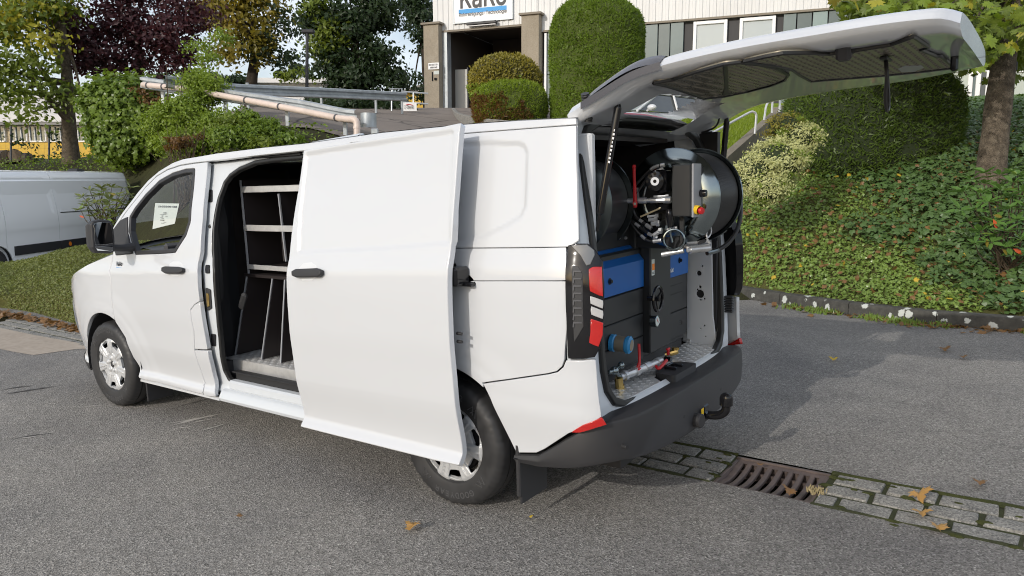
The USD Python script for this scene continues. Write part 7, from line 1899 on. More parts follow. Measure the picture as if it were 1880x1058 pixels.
# gravel bed by the gate with its kerb
gbk = [(832, 207), (842, 214), (858, 220), (880, 227), (910, 233), (950, 238)]
gb = [W(px, py, d) for (px, py, d) in ((832, 206, 31), (838, 214, 26.5), (850, 220, 24), (880, 227, 22), (920, 232, 20.6), (1000, 238, 19.5), (1180, 238, 19.5), (1180, 200, 33), (1000, 203, 33))]
gbp = np.array(gb); vv, ff = trimesh.creation.triangulate_polygon(Polygon(gbp[:, :2]).buffer(0), engine='earcut')
zi = np.array([gbp[np.argmin(np.hypot(*(gbp[:, :2] - q).T)), 2] for q in vv])
single('gravel_bed', trimesh.Trimesh(np.column_stack([vv, zi]), ff, process=False), 'gravel_bed', kind='structure', smooth=False, label='grey gravel bed round the clipped shrubs by the gate', cat='gravel bed')
R5 = np.random.default_rng(5)
edge = spline(gbp[:6], 8)
be = Node('/World/bed_edging', (0, 0, 0), False); xe_ = UsdGeom.Xform.Define(stage, be.path); tag(xe_.GetPrim(), 'curved stone edging of the gravel bed by the gate', 'edging', None, 'structure')
for i in range(0, len(edge) - 1, 2):
    a_, b_ = edge[i], edge[min(i + 2, len(edge) - 1)]
    if np.linalg.norm(b_ - a_) < .1: continue
    t_ = unit(b_ - a_); part(be, 'edging_stone', obox((a_ + b_) / 2 + [0, 0, 0.02], t_, unit(np.cross([0, 0, 1.0], t_)), np.array([0, 0, 1.0]), np.linalg.norm(b_ - a_) - .02, .14, .30, .02), 'granite')
pp_ = [W(x, y, d) for x, y, d in ()]
# ------------------------------------------------------------------ trees and bushes
def tree(name, label, lobes, per, size, m_, base=None, top=None, r0=.2, r1=.08, bark='bark_dark', seed=0, shape='diamond', clump=.35, extra=(), group=None, shell=.35):
    c0 = lobes[0][0]
    b = np.asarray(base if base is not None else [*c0[:2], c0[2] - lobes[0][1][2]])
    t = thing(name, label, 'tree', b, group=group)
    if base is not None:
        tr, br = limbs(base, top, r0, r1, [c for c, r in lobes], seed)
        part(t, 'trunk', tr, bark, 50)
        for q in br: part(t, 'limb', q, bark, 50)
    part(t, 'crown', crown(lobes, per, size, shape, shell, .5, seed, clump), m_, False)
    for lb, pe, sz, mm, lab in extra: part(t, 'crown', crown(lb, pe, sz, shape, shell, .5, seed + 3, clump), mm, False, label=lab)
    return t
B_ = pxblob
tree('maple_tree', 'yellow green maple at the far left with a leaning trunk', [B_(20, 40, 24, 85, 60), B_(85, 15, 24, 60, 45), B_(60, 110, 24, 55, 50), B_(-20, 120, 24, 60, 55), B_(20, 170, 24, 55, 32), B_(95, 165, 24.5, 40, 30), B_(0, -60, 24, 120, 60), B_(150, 185, 24.5, 26, 22), B_(60, 205, 23.5, 40, 16)],
     680, .20, 'leaf_yellowgreen', G(132, 26, -.2), W(112, 40, 24.5), .27, .12, 'bark', 41, extra=[([B_(10, 30, 23.6, 70, 45), B_(80, 0, 23.6, 55, 40), B_(70, 70, 23.6, 40, 30)], 420, .20, 'leaf_yellow', 'yellowest outer foliage')])
tree('copper_tree', 'dark purple leaved tree standing behind the ivy wall', [B_(150, 70, 26, 66, 48), B_(225, 40, 26, 70, 60), B_(300, 60, 26, 72, 62), B_(350, 20, 26, 50, 55), B_(230, 110, 26, 62, 40), B_(320, 115, 26.2, 50, 34), B_(240, -30, 26, 120, 50), B_(120, 40, 26, 40, 40), B_(160, 115, 26, 50, 30)],
     1250, .17, 'leaf_purple', G(255, 26.5, -.2), W(250, 40, 26), .25, .1, 'bark_dark', 42, clump=.3, shell=.3)
tree('maple_tree', 'orange and yellow tree with forked trunk behind the far guard rail', [B_(420, 40, 33, 50, 55), B_(470, 20, 33, 60, 50), B_(420, 95, 33, 32, 26), B_(480, 85, 33, 45, 35), B_(450, -30, 33, 80, 40), B_(395, 10, 33, 40, 45)],
     620, .24, 'leaf_orange', G(463, 34, -.3), W(462, 40, 33), .34, .12, 'bark_dark', 43, extra=[([B_(500, 60, 33.5, 50, 50), B_(520, 110, 33.5, 34, 26), B_(470, 110, 33.5, 34, 20)], 420, .24, 'leaf_dark', 'greener right side')])
tree('broadleaf_tree', 'huge dark green tree between the far guard rail and the hall', [B_(650, 40, 43, 75, 70), B_(690, 110, 43, 55, 55), B_(610, 110, 43, 50, 55), B_(650, 150, 43, 70, 40), B_(700, 20, 43, 50, 50), B_(590, 40, 43, 55, 50), B_(650, -50, 43, 120, 50), B_(720, 150, 43, 35, 28), B_(625, 185, 42.6, 55, 22), B_(690, 185, 42.6, 50, 20)],
     620, .30, 'leaf_dark', G(655, 43.5, -.3), W(655, 40, 43), .4, .15, 'bark_dark', 44, shell=.25, extra=[([B_(580, 25, 42.4, 40, 40), B_(590, 95, 42.4, 34, 40), B_(610, 60, 42.4, 40, 30)], 420, .30, 'leaf_yellowgreen', 'yellow green left side')])
tree('broadleaf_tree', 'dark tree rising beside the left corner of the hall', [B_(770, 30, 52, 42.4, 45), B_(780, 80, 52, 26, 36), B_(760, 0, 52, 40, 40), B_(790, -40, 52, 60, 40), B_(765, 150, 51, 14, 16), B_(775, 178, 51, 16, 14)], 480, .30, 'leaf_dark', G(785, 52, -.3), W(775, 20, 52), .3, .1, 'bark_dark', 45)
tree('distant_tree', 'small yellowish tree far off behind the lamp post', [B_(540, 132, 75, 24, 16), B_(520, 140, 75, 18, 12), B_(560, 140, 75, 18, 12)], 300, .45, 'leaf_yellowgreen', seed=46)
tree('distant_tree', 'green tree far off behind the pale flat roofed building', [B_(360, 150, 78, 50, 22), B_(430, 150, 78, 40, 18), B_(300, 150, 78, 40, 20)], 260, .5, 'leaf_dark', seed=47)
tree('distant_tree', 'hazy tree row far off at the left edge', [B_(-60, 190, 90, 60, 30), B_(40, 185, 92, 50, 22), B_(140, 180, 92, 50, 24)], 240, .5, 'leaf_dark', seed=48)
# ivy wall, shrubs on the slope
iw = thing('ivy_wall', 'wall overgrown with green ivy left of the bright shrub', 'ivy wall', G(230, 22.0, -.2))
wc = blobcore((W(236, 222, 21.8)), [pxr(56, 21.8), .7, pxr(60, 21.8)], 3.4, 44)
wc.vertices = wc.vertices + wc.vertex_normals * (.55 * (meshkit.fbm(wc.vertices * 1.3, 3, 77) - .5))[:, None]
part(iw, 'wall_core', wc, 'core_dark', 60)
P_, N_ = mesh_pts(wc, 15000, np.random.default_rng(6))
v, f = leaves(P_ + N_ * np.abs(np.random.default_rng(6).normal(0, .17, (15000, 1))), N_ + [0, 0, .4], .15, 'ivy', .45, np.random.default_rng(6))
part(iw, 'ivy_leaves', tri(v, f), 'leaf_ivywall', False)
rb = thing('red_shrub', 'reddish brown shrub on top of the ivy wall', 'shrub', W(262, 185, 21.3))
part(rb, 'foliage', crown([B_(262, 178, 21.3, 36, 20), B_(285, 190, 21.2, 26, 16)], 6000, .12, 'diamond', .4, .4, 51, .12), 'leaf_redbrown', False)
gs = thing('feathery_shrub', 'bright green feathery shrub in front of the pale pipe', 'shrub', G(350, 18.3))
gl_ = [B_(345, 215, 18.2, 62, 55), B_(385, 165, 18.4, 36, 32), B_(300, 230, 18.2, 44, 46), B_(400, 235, 17.6, 40, 40), B_(330, 265, 17.6, 55, 30), B_(360, 150, 18.6, 34, 22)]
part(gs, 'foliage', crown(gl_, 11000, .085, 'diamond', .4, .5, 52, .14), 'leaf_green', False)
part(gs, 'foliage', crown([B_(380, 100, 19.5, 30, 40), B_(410, 70, 19.8, 22, 26), B_(350, 85, 19.5, 16, 14)], 2600, .09, 'diamond', .2, .5, 53, .12), 'leaf_green', False, label='thin upper sprays')
for i in range(9):
    a_ = G(350 + R5.normal(0, 8), 18.4); b_ = W(R5.uniform(300, 410), R5.uniform(110, 240), 18.4); part(gs, 'stem', tube(spline([a_, (a_ + b_) / 2 + R5.normal(0, .15, 3), b_], 4), np.linspace(.03, .008, 9), 5), 'stem')
bs = thing('mixed_bush', 'yellow and green low bush behind the cab roof', 'bush', G(470, 15.0))
part(bs, 'foliage', crown([B_(450, 225, 16.0, 36, 26), B_(490, 240, 15.4, 38, 24), B_(530, 258, 14.6, 32, 16), B_(430, 255, 15.0, 45, 26)], 14000, .085, 'diamond', .5, .5, 54, .08), 'leaf_ivywall', False)
part(bs, 'foliage', crown([B_(420, 230, 15.5, 26, 20), B_(480, 262, 14.4, 30, 12)], 7000, .08, 'diamond', .5, .5, 55, .08), 'leaf_yellowgreen', False, label='yellowing patches')
tw_ = thing('bare_shrub', 'half bare brown twiggy shrub above the cab roof', 'shrub', G(345, 16.2))
for i in range(46):
    a_ = G(345 + R5.normal(0, 12), 16.2); b_ = W(345 + R5.normal(0, 34), R5.uniform(228, 270), 16.0 + R5.normal(0, .3)); part(tw_, 'twig', tube(spline([a_, (a_ + b_) / 2 + R5.normal(0, .10, 3), b_], 3), np.linspace(.014, .004, 7), 4), 'stem')
part(tw_, 'foliage', crown([B_(345, 262, 16.0, 55, 26)], 2600, .08, 'diamond', .3, .5, 56, .06), 'leaf_redbrown', False)
# cover on the hillside
hp_, hn_ = mesh_pts(hill, 700000, np.random.default_rng(12))
q_ = (hp_ - CW) @ AW.T; hx, hd = 940 + FOC * q_[:, 0] / q_[:, 2], q_[:, 2]
dbv = np.where(hx < 650, 16.0 + (650 - hx) / 380 * 3.4, 9.9)
k_ = (hx > 60) & (hx < 640) & (hd > 10.5) & (hd < dbv) & (hx > 232 - (hd > 21.3) * 180) & ~((hd < 20.5) & (hx < 222)) & (np.random.default_rng(13).random(len(hx)) < .9)
k_ |= (hx > -80) & (hx < 236) & (hd > 21.5) & (hd < 27)
hpy = 529 - FOC * q_[:, 1] / q_[:, 2]
k_ &= (hx < 200) | (hpy < np.interp(hx, [200, 240, 300, 400, 560, 640], [450, 395, 330, 292, 272, 262]))
k_ = np.random.default_rng(14).permutation(np.where(k_)[0])[:90000]
R13 = np.random.default_rng(13)
v, f = leaves(hp_[k_] + np.array([0, 0, 1]) * R13.uniform(0, .28, (len(k_), 1)), hn_[k_] + [0, 0, .5], .095, 'diamond', .75, R13)
single('hillside_cover', tri(v, f), 'leaf_ivywall', 'green creeping plants over the hillside behind the vans', 'ground cover', kind='stuff', smooth=False)
# dark leaves under the far rail and behind the driveway
hg = thing('hedge', 'low dark hedge under the far guard rail', 'hedge', G(660, 28))
part(hg, 'foliage', crown([B_(600, 192, 29, 60, 12), B_(680, 192, 29, 60, 13), B_(735, 192, 29, 28, 12)], 900, .2, 'diamond', .3, .4, 57, .2), 'leaf_dark', False)
# ------------------------------------------------------------------ right foreground tree, its leaves, and the rhododendrons
mt_ = thing('maple_tree', 'maple on the ivy bank with rough trunk and turning leaves, far right', 'tree', bank_hit(1818, 345))
tb_ = bank_hit(1818, 345); dT = depth(tb_)
tp = spline([W(1817, 352, dT), W(1823, 280, dT), W(1833, 190, dT), W(1845, 100, dT), W(1858, 0, dT), W(1868, -120, dT)], 6)
rad = np.interp(np.linspace(0, 1, len(tp)), [0, .12, .4, 1], [.235, .185, .165, .12])
trk = tube(tp, rad, 20); dv = unit(trk.vertices - tp[np.argmin(((trk.vertices[:, None] - tp[None]) ** 2).sum(-1), 1)])
trk.vertices = trk.vertices + dv * (0.035 * (meshkit.fbm(trk.vertices * [9, 9, 3], 4, 3) - .5))[:, None]
part(mt_, 'trunk', trk, 'bark', 40)
part(mt_, 'trunk_box', obox(W(1862, 122, dT - .05), CAMR, CAMF, np.array([0, 0, 1.0]), .07, .06, .12, .01), 'cab_dark')
R6 = np.random.default_rng(61)
for e in ((1700, 40), (1640, 10), (1780, 60), (1870, 70), (1720, -20), (1590, 5)):
    s = tp[R6.integers(22, 30)]; b_ = W(*e, dT - .6 + R6.normal(0, .3)); part(mt_, 'limb', tube(spline([s, (s + b_) / 2 + [0, 0, .15], b_], 5), np.linspace(.05, .010, 11), 6), 'bark')
lob = [(1610, 8, 46, 26), (1670, 20, 50, 30), (1730, 30, 55, 40), (1790, 50, 50, 50), (1850, 50, 50, 48), (1900, 40, 50, 50), (1720, -20, 120, 30), (1860, -10, 80, 40), (1800, 100, 34, 30), (1560, 2, 30, 14), (1745, 75, 30, 22)]
LP, LN = [], []
for i, (x, y, a, b) in enumerate(lob):
    n = int(26 * a * b / 900) + 14
    for _ in range(n):
        t = R6.random() * 2 * np.pi; r = R6.random() ** .5
        LP.append(W(x + a * r * math.cos(t), y + b * r * math.sin(t), dT - .35 + R6.normal(0, .55)))
LP = np.array(LP); LN = R6.normal(0, .7, (len(LP), 3)) - CAMF * .6 + [0, 0, .5]
dl = (LP - CW) @ AW[2]; order = np.argsort(dl)
nl = min(280, len(LP))
for j, i in enumerate(order[:nl]):
    v, f = leaves(LP[i:i + 1], LN[i:i + 1], np.array([R6.uniform(.14, .23)]), 'maple', .3, R6, up=np.array([0, 0, -.6]))
    x_ = 940 + FOC * ((LP[i] - CW) @ AW[0]) / dl[i]
    u_ = R6.random() + (0.25 if x_ < 1700 else 0)
    part(mt_, 'leaf', tri(v, f), 'leaf_yellowgreen' if u_ < .55 else ('leaf_orange' if u_ > 1.0 else 'leaf_yellow' if u_ > .85 else 'leaf_green'), False)
rest = order[nl:]
v, f = leaves(LP[rest], LN[rest], .18, 'maple', .3, R6); cr_ = tri(v, f)
pl_ = np.array([W(R6.uniform(1540, 1930), R6.uniform(-60, 55), dT + R6.uniform(.2, 1.3)) for _ in range(1400)]); pl_ = pl_[R6.random(1400) < 1]
v2, f2 = leaves(pl_, R6.normal(0, 1, (len(pl_), 3)) + [0, 0, .4], .19, 'maple', .3, R6)
pl3 = np.array([W(R6.normal(1830, 55), R6.normal(80, 30), dT + R6.uniform(.1, 1.0)) for _ in range(420)])
v3, f3 = leaves(pl3, R6.normal(0, 1, (len(pl3), 3)) + [0, 0, .4], .18, 'maple', .3, R6)
cm = part(mt_, 'crown', cat(cr_, tri(v2, f2), tri(v3, f3)), 'leaf_yellowgreen', False, label='mass of leaves behind the nearest ones')
stage.GetPrimAtPath(cm.path).SetCustomDataByKey('kind', 'stuff')


def rhodo(name, label, whorls, size, d0, seed, stems, red=(), m_='leaf_rhodo'):
    R_ = np.random.default_rng(seed)
    t = thing(name, label, 'shrub', stems)
    for (px, py, dd) in whorls:
        c = W(px, py, d0 + dd)
        part(t, 'stem', tube(spline([np.asarray(stems) + R_.normal(0, .08, 3) * [1, 1, 0], (np.asarray(stems) + c) / 2 + R_.normal(0, .06, 3), c], 3), np.linspace(.012, .005, 7), 4), 'stem')
        nl_ = R_.integers(7, 10); a0 = R_.random() * 6
        axd = unit(np.array([0, 0, 1.0]) + unit(c - np.asarray(stems)) * .8 + R_.normal(0, .2, 3))
        e1 = unit(np.cross(axd, [0.3, .2, .9])); e2 = np.cross(axd, e1)
        for k in range(nl_):
            a = a0 + k * 2 * np.pi / nl_ + R_.normal(0, .15)
            o = unit(e1 * math.cos(a) + e2 * math.sin(a) + axd * R_.uniform(-.15, .75))
            s = size * R_.uniform(.75, 1.2); nrm = unit(axd - o * (o @ axd) + R_.normal(0, .15, 3))
            T_, F_ = TEMPL['oval']; x_ = np.cross(o, nrm)
            T2 = T_ * [0.95, 1, 1]
            v = c + s * ((T2[:, :1] * x_) + (T2[:, 1:2] + .55) * o + T2[:, 2:] * nrm)
            part(t, 'leaf', tri(v, F_), m_ if R_.random() > .06 else 'leaf_ivylight', True)
    for (px, py, ang, sz, mm) in red:
        c = W(px, py, d0 - .15); o = unit(CAMR * math.cos(ang) - np.array([0, 0, 1.0]) * math.sin(ang)); nrm = unit(-CAMF + [0, 0, .3]); nrm = unit(nrm - o * (nrm @ o)); T_, F_ = TEMPL['oval']
        part(t, 'leaf', tri(c + sz * (T_[:, :1] * np.cross(o, nrm) + T_[:, 1:2] * o + T_[:, 2:] * nrm), F_), mm, True, label='single red or orange leaf')
    return t
wh = [(1782, 330, .2), (1800, 355, 0), (1790, 385, .05), (1815, 372, -.1), (1838, 350, 0), (1860, 335, .1), (1878, 352, 0), (1850, 385, -.1), (1825, 408, -.1), (1800, 425, 0), (1778, 408, .2), (1845, 425, -.2), (1868, 405, -.1), (1882, 380, -.1), (1820, 445, -.1), (1850, 455, -.1), (1875, 440, -.2), (1892, 420, -.1), (1790, 448, .1), (1836, 322, .2), (1890, 330, .1), (1810, 318, .3), (1862, 470, -.1), (1895, 465, -.1)]
wh = wh + [(1770, 352, .2), (1762, 385, .25), (1806, 338, .2), (1830, 430, -.1), (1808, 405, .1), (1856, 362, 0), (1884, 362, 0), (1868, 322, .2)]
rhodo('rhododendron', 'rhododendron with long leaves and one red leaf at the right edge', wh, .165, 8.4, 71, bank_hit(1850, 505), [(1827, 412, 1.1, .13, 'leaf_red'), (1869, 462, .5, .13, 'leaf_red'), (1812, 447, 1.4, .10, 'leaf_orange'), (1845, 463, .9, .10, 'leaf_orange'), (1832, 397, .2, .11, 'leaf_orange')])
wl_ = [(x, y, d) for x, y, d in [(152, 362, 0), (165, 350, .1), (160, 380, 0), (178, 372, -.1), (190, 352, .1), (185, 392, 0), (200, 368, -.1), (205, 345, .1), (215, 358, 0), (225, 345, .1), (235, 358, 0), (212, 385, -.1), (228, 378, 0), (240, 345, .2), (172, 398, 0), (196, 402, 0), (148, 385, .1), (220, 398, 0), (245, 365, .2), (205, 412, 0), (158, 372, .1), (182, 360, 0), (196, 378, -.1), (218, 370, .1), (238, 372, .1), (168, 388, 0), (208, 395, .1), (232, 392, 0), (186, 346, .2), (172, 360, .1)]]
rhodo('rhododendron', 'small rhododendron between the long van and the cab', wl_, .135, 11.6, 72, Wz(200, 11.9, .75), [(208, 357, .3, .09, 'leaf_orange'), (150, 398, .4, .08, 'leaf_red'), (190, 408, .4, .08, 'leaf_red')], 'leaf_olive')
# ------------------------------------------------------------------ long white van parked at the left
A_, B2 = Wz(0, 16.2, -.55), Wz(250, 21.4, -.50)
X2 = unit((A_ - B2) * [1, 1, 0]); Y2 = unit(np.cross([0, 0, 1.0], X2))
if Y2 @ (CW - B2) < 0: Y2 = -Y2
O2 = np.array([*B2[:2], -.52])
def v2w(P): P = np.asarray(P, float); return O2 + P[..., :1] * X2 + P[..., 1:2] * Y2 + P[..., 2:] * np.array([0, 0, 1.0])
def y2(z): return -0.14 * sm(np.asarray(z, float), 1.15, 2.35) - .9 * np.clip(np.asarray(z, float) - 2.22, 0, None) ** 1.3 + .015 * sm(np.asarray(z, float), .95, 1.12)
def S2(o=0.0): return lambda x, z: v2w(np.stack([np.asarray(x, float), y2(z) + o - .25 * np.clip(.35 - np.asarray(x, float), 0, None) ** 2, np.asarray(z, float)], -1))
def inv2(px):
    out = []
    for q in px:
        z = 1.5
        for _ in range(6):
            p0 = O2 + Y2 * float(y2(z)); r = ray(*q, AW); s = ((p0 - CW) @ Y2) / (r @ Y2); P = CW + r * s; z = P[2] - O2[2]
        out.append([(P - O2) @ X2, z])
    return np.array(out)
lv = thing('long_van', 'long white van with dark rub strip parked at the left edge behind the mound', 'van', O2)
seam = inv2([(88, 316), (97, 360), (103, 392), (110, 440), (115, 470)])
xs_m = float(seam[:, 0].mean()); Ls = 6.9
print('LV', seam.round(2).tolist(), inv2([(0, 322), (228, 320), (0, 455), (0, 472), (165, 438), (165, 452), (0, 493)]).round(2).tolist())
zb0, zt0 = .29, 2.36
def rec2(poly): return recess_w(poly)
def recess_w(fieldpoly, depth_=.018, w=.03):
    base = S2(); shapely.prepare(fieldpoly)
    def S(x, z):
        x, z = np.asarray(x, float), np.asarray(z, float); p = base(x, z); pt = shapely.points(x, z)
        d = np.where(shapely.contains(fieldpoly, pt), 1, -1) * shapely.distance(fieldpoly.exterior, pt)
        return p - (depth_ * sm(d, -w / 2, w / 2))[..., None] * Y2
    return S
wa = Point(1.35, .33).buffer(.44, quad_segs=16); wb_ = Point(5.25, .33).buffer(.44, quad_segs=16)
f1 = sbox(.30, 1.42, xs_m - .12, 2.16).buffer(-.08).buffer(.08); f2 = sbox(xs_m + .15, 1.42, 4.9, 2.16).buffer(-.08).buffer(.08)
part(lv, 'side_panel', panel(sbox(0.0, zb0, xs_m - .004, zt0).difference(wa), recess_w(f1), Y2, .08, .03, .008), 'paint_far')
part(lv, 'side_panel', panel(sbox(xs_m + .004, zb0, 4.95, zt0).difference(wb_).difference(wa), recess_w(f2), Y2, .08, .03, .008), 'paint_far')
part(lv, 'cab_side', panel(Polygon([(4.96, zb0), (6.75, zb0), (6.8, 1.0), (6.45, 1.25), (5.75, 2.2), (5.5, zt0 - .02), (4.96, zt0)]).difference(wb_).difference(Polygon([(5.1, 1.3), (6.2, 1.3), (5.65, 2.05), (5.1, 2.05)])), S2(), Y2, .08, .03, .008), 'paint_far')
part(lv, 'rub_strip', panel(sbox(.05, .51, xs_m - .006, .72).difference(wa), S2(.02), Y2, .1, .03, .008), 'black_plastic')
part(lv, 'rub_strip', panel(sbox(xs_m + .006, .51, 4.75, .72).difference(wb_), S2(.02), Y2, .1, .03, .008), 'black_plastic')
part(lv, 'door_rail', panel(sbox(.15, 1.385, xs_m - .10, 1.405), S2(.004), Y2, .1, .02, .003), 'dark_trim')
mk2 = inv2([(128, 452)])[0]
part(lv, 'side_marker', panel(Point(mk2[0], .615).buffer(.055), S2(.028), Y2, .05, .02, .006), 'orange')
part(lv, 'body', cat(v2w_box := []) if False else (lambda m_: m_)(trimesh.Trimesh(v2w(bx(0.06, 6.6, -1.9, -.09, .35, 2.2, .05).vertices), bx(0.06, 6.6, -1.9, -.09, .35, 2.2, .05).faces, process=False)), 'paint_far')
rw_ = np.array([[v2w([x, y2(zt0) - 1.0 + (1.0) * math.cos(a) * 1.0, zt0 - .04 + .09 * math.sin(a) ** .6]) for a in np.linspace(0, np.pi, 15)] for x in np.linspace(-.0, 5.6, 12)])
part(lv, 'roof', gridmesh(rw_), 'paint', 50)
part(lv, 'rear_door', gridmesh(np.array([[v2w([-.02 - .05 * math.sin(math.pi * t), float(y2(z)) - .02 - (1.9 + 2 * float(y2(z))) * t, z]) for t in np.linspace(0, 1, 9)] for z in np.linspace(.42, 2.34, 12)])), 'paint', 40)
part(lv, 'rear_lamp', trimesh.Trimesh(v2w(bx(-.04, .05, -.10, .0, .75, 1.3, .02).vertices), bx(-.04, .05, -.10, .0, .75, 1.3, .02).faces, process=False), 'red_lens')
for cx2 in (1.35, 5.25):
    w2 = lathe([(.0, .02), (.20, .03), (.22, .02), (.23, .0), (.30, .01), (.345, -.03), (.345, -.2), (.2, -.24)], v2w([cx2, -.03, .345]), Y2, 40)
    part(lv, 'wheel', w2, 'rubber'); 
    part(lv, 'wheel_house', lathe([(.43, 0.0), (.43, -.3)], v2w([cx2, -.02, .345]), Y2, 40), 'dark_trim')
part(lv, 'roof_vent', trimesh.convex.convex_hull(v2w(np.array([[1.2, -.5, 2.38], [1.6, -.5, 2.38], [1.2, -.8, 2.38], [1.6, -.8, 2.38], [1.3, -.55, 2.46], [1.5, -.55, 2.46], [1.3, -.75, 2.46], [1.5, -.75, 2.46]]))), 'black_plastic')
# ------------------------------------------------------------------ white car by the steps
CO = Wz(1195, 18.2, 2.30); XC = unit(-CAMR * .80 - CAMF * .6); YC = unit(np.cross([0, 0, 1.0], XC))
if YC @ (CW - CO) < 0: YC = -YC
cw = lambda P: CO + np.asarray(P, float)[..., :1] * XC + np.asarray(P, float)[..., 1:2] * YC + np.asarray(P, float)[..., 2:] * np.array([0, 0, 1.0])
car = thing('parked_car', 'white car parked by the steps, glimpsed under the open tailgate', 'car', CO)
def loft(secs): return gridmesh(np.array([[cw(p) for p in s] for s in secs]))
body = []
for x, zt_, hw in ((1.55, .55, .70), (1.45, .78, .80), (1.0, .90, .88), (.3, .99, .90), (-.6, 1.0, .91), (-1.8, 1.0, .90), (-2.5, .98, .86), (-2.75, .75, .80), (-2.8, .5, .75)):
    body.append([[x, -.9 + (hw - .02), .25], [x, hw - .9, .55], [x, hw - .92, zt_ - .08], [x, hw - 1.02, zt_], [x, -.9, zt_ + .03], [x, -.9 - hw + .12, zt_], [x, -.9 - hw, zt_ - .1], [x, -.9 - hw, .25]])
part(car, 'body', loft(body), 'paint', 40)
A0, A1 = [.45, -.06, .99], [-.45, -.24, 1.46]
Bq = [-.5, -.24, 1.47]; Cq = [-1.9, -.26, 1.45]; Dq = [-2.55, -.10, 1.0]
part(car, 'roof', loft([[[x, -.22, z - .01], [x, -.5, z + .04], [x, -1.3, z + .04], [x, -1.58, z - .01]] for x, z in ((-.42, 1.46), (-1.0, 1.50), (-1.8, 1.48), (-2.1, 1.40))]), 'paint', 40)
part(car, 'windscreen', loft([[[.45, -.10, 1.0], [.55, -.9, 1.02], [.45, -1.7, 1.0]], [[-.42, -.26, 1.455], [-.36, -.9, 1.49], [-.42, -1.54, 1.455]]]), 'pane_light')
part(car, 'window_pillar', cat(tube([cw(A0), cw(A1)], .035, 6), tube([cw(A1), cw(Cq)], .03, 6), tube([cw([-1.0, -.045, 1.0]), cw([-1.0, -.22, 1.45])], .03, 6), tube([cw(Cq), cw(Dq)], .05, 6)), 'paint')
part(car, 'side_window', loft([[[.38, -.075, 1.0], [-2.4, -.075, 1.0]], [[-.45, -.25, 1.44], [-1.9, -.27, 1.44]]]), 'pane_dark')
mc_ = cw([.12, .10, 1.07])
mm_ = trimesh.creation.icosphere(2, 1.0); mm_.vertices = mc_ + mm_.vertices[:, :1] * XC * .09 + mm_.vertices[:, 1:2] * YC * .125 + mm_.vertices[:, 2:] * np.array([0, 0, .075])
part(car, 'door_mirror', cat(mm_, tube([mc_, cw([.12, -.05, 1.0])], .025, 6)), 'paint', 50)
for cx2 in (.75, -1.9): part(car, 'wheel', lathe([(.0, .02), (.22, .03), (.24, .0), (.31, .0), (.325, -.03), (.325, -.2)], cw([cx2, -.0, .325]), YC, 28), 'rubber')
# ------------------------------------------------------------------ steps with handrails
ST0, ST1 = W(1318, 300, 12.9), W(1432, 203, 16.6)
run = (ST1 - ST0) * [1, 1, 0]; Lr = np.linalg.norm(run); ru = run / Lr; sd_ = unit(np.cross(ru, [0, 0, 1.0]))
if sd_ @ (CW - ST0) < 0: sd_ = -sd_                                 # towards the camera
stp = thing('concrete_steps', 'concrete steps climbing the bank beside the variegated bush', 'steps', ST0)
ns = 14; rise = (ST1[2] - ST0[2]) / ns
for i in range(ns):
    c = ST0 + ru * Lr * (i + .5) / ns + sd_ * .80; z = ST0[2] - .45 + rise * i
    part(stp, 'step', obox([*c[:2], z - .15], ru, sd_, np.array([0, 0, 1.0]), Lr / ns + .02, 1.2, .30 + rise, .012), 'step_concrete')
quad = np.array([ST0 + [0, 0, -.7], ST1 + [0, 0, -1.0], ST1 + [0, 0, .05], ST1 - ru * .1 + [0, 0, .10], ST0 + [0, 0, .10]])
qa, qb = quad - sd_ * .0, quad + sd_ * .16
part(stp, 'side_wall', trimesh.convex.convex_hull(np.vstack([qa, qb])), 'step_concrete')
part(stp, 'side_wall', obox((ST1 + ru * .6 + [0, 0, -.28]), ru, sd_, np.array([0, 0, 1.0]), 1.3, .3, .7, .02), 'step_concrete')
def rail(node, name, pts, d, r=.022, ds=None):
    P = [W(x, y, dd) for (x, y), dd in zip(pts, d)]
    part(node, name, tube(spline(P, 5) if len(P) > 2 else np.array(P), r, 8), 'alu')
hr1 = thing('handrail', 'long galvanised handrail sloping up beside the steps', 'handrail', W(1390, 250, 14.2), group='handrails by the steps')
rail(hr1, 'rail', [(1275, 262), (1310, 243), (1350, 221), (1376, 207), (1384, 206), (1388, 211), (1388, 222), (1386, 246)], [12.8, 13.2, 13.7, 14.05, 14.1, 14.12, 14.12, 14.12])
rail(hr1, 'post', [(1295, 249), (1296, 222), (1300, 204), (1308, 199)], [13.0, 13.0, 13.0, 13.05])
hr2 = thing('handrail', 'short upper handrail with two posts at the top of the steps', 'handrail', W(1410, 232, 15.4), group='handrails by the steps')
rail(hr2, 'rail', [(1401, 236), (1404, 212), (1407, 194), (1413, 186), (1424, 183), (1440, 178), (1470, 170)], [15.3, 15.3, 15.3, 15.35, 15.45, 15.6, 15.9])
rail(hr2, 'post', [(1417, 208), (1418, 185)], [15.4, 15.4]); rail(hr2, 'post', [(1431, 206), (1432, 181)], [15.6, 15.6])
hr3 = thing('handrail', 'curved end of a handrail showing just right of the van roof', 'handrail', W(1280, 250, 13.0), group='handrails by the steps')
rail(hr3, 'rail', [(1262, 240), (1270, 226), (1278, 220), (1287, 219), (1292, 225), (1293, 240)], [12.9, 12.9, 12.95, 13.0, 13.0, 13.0])
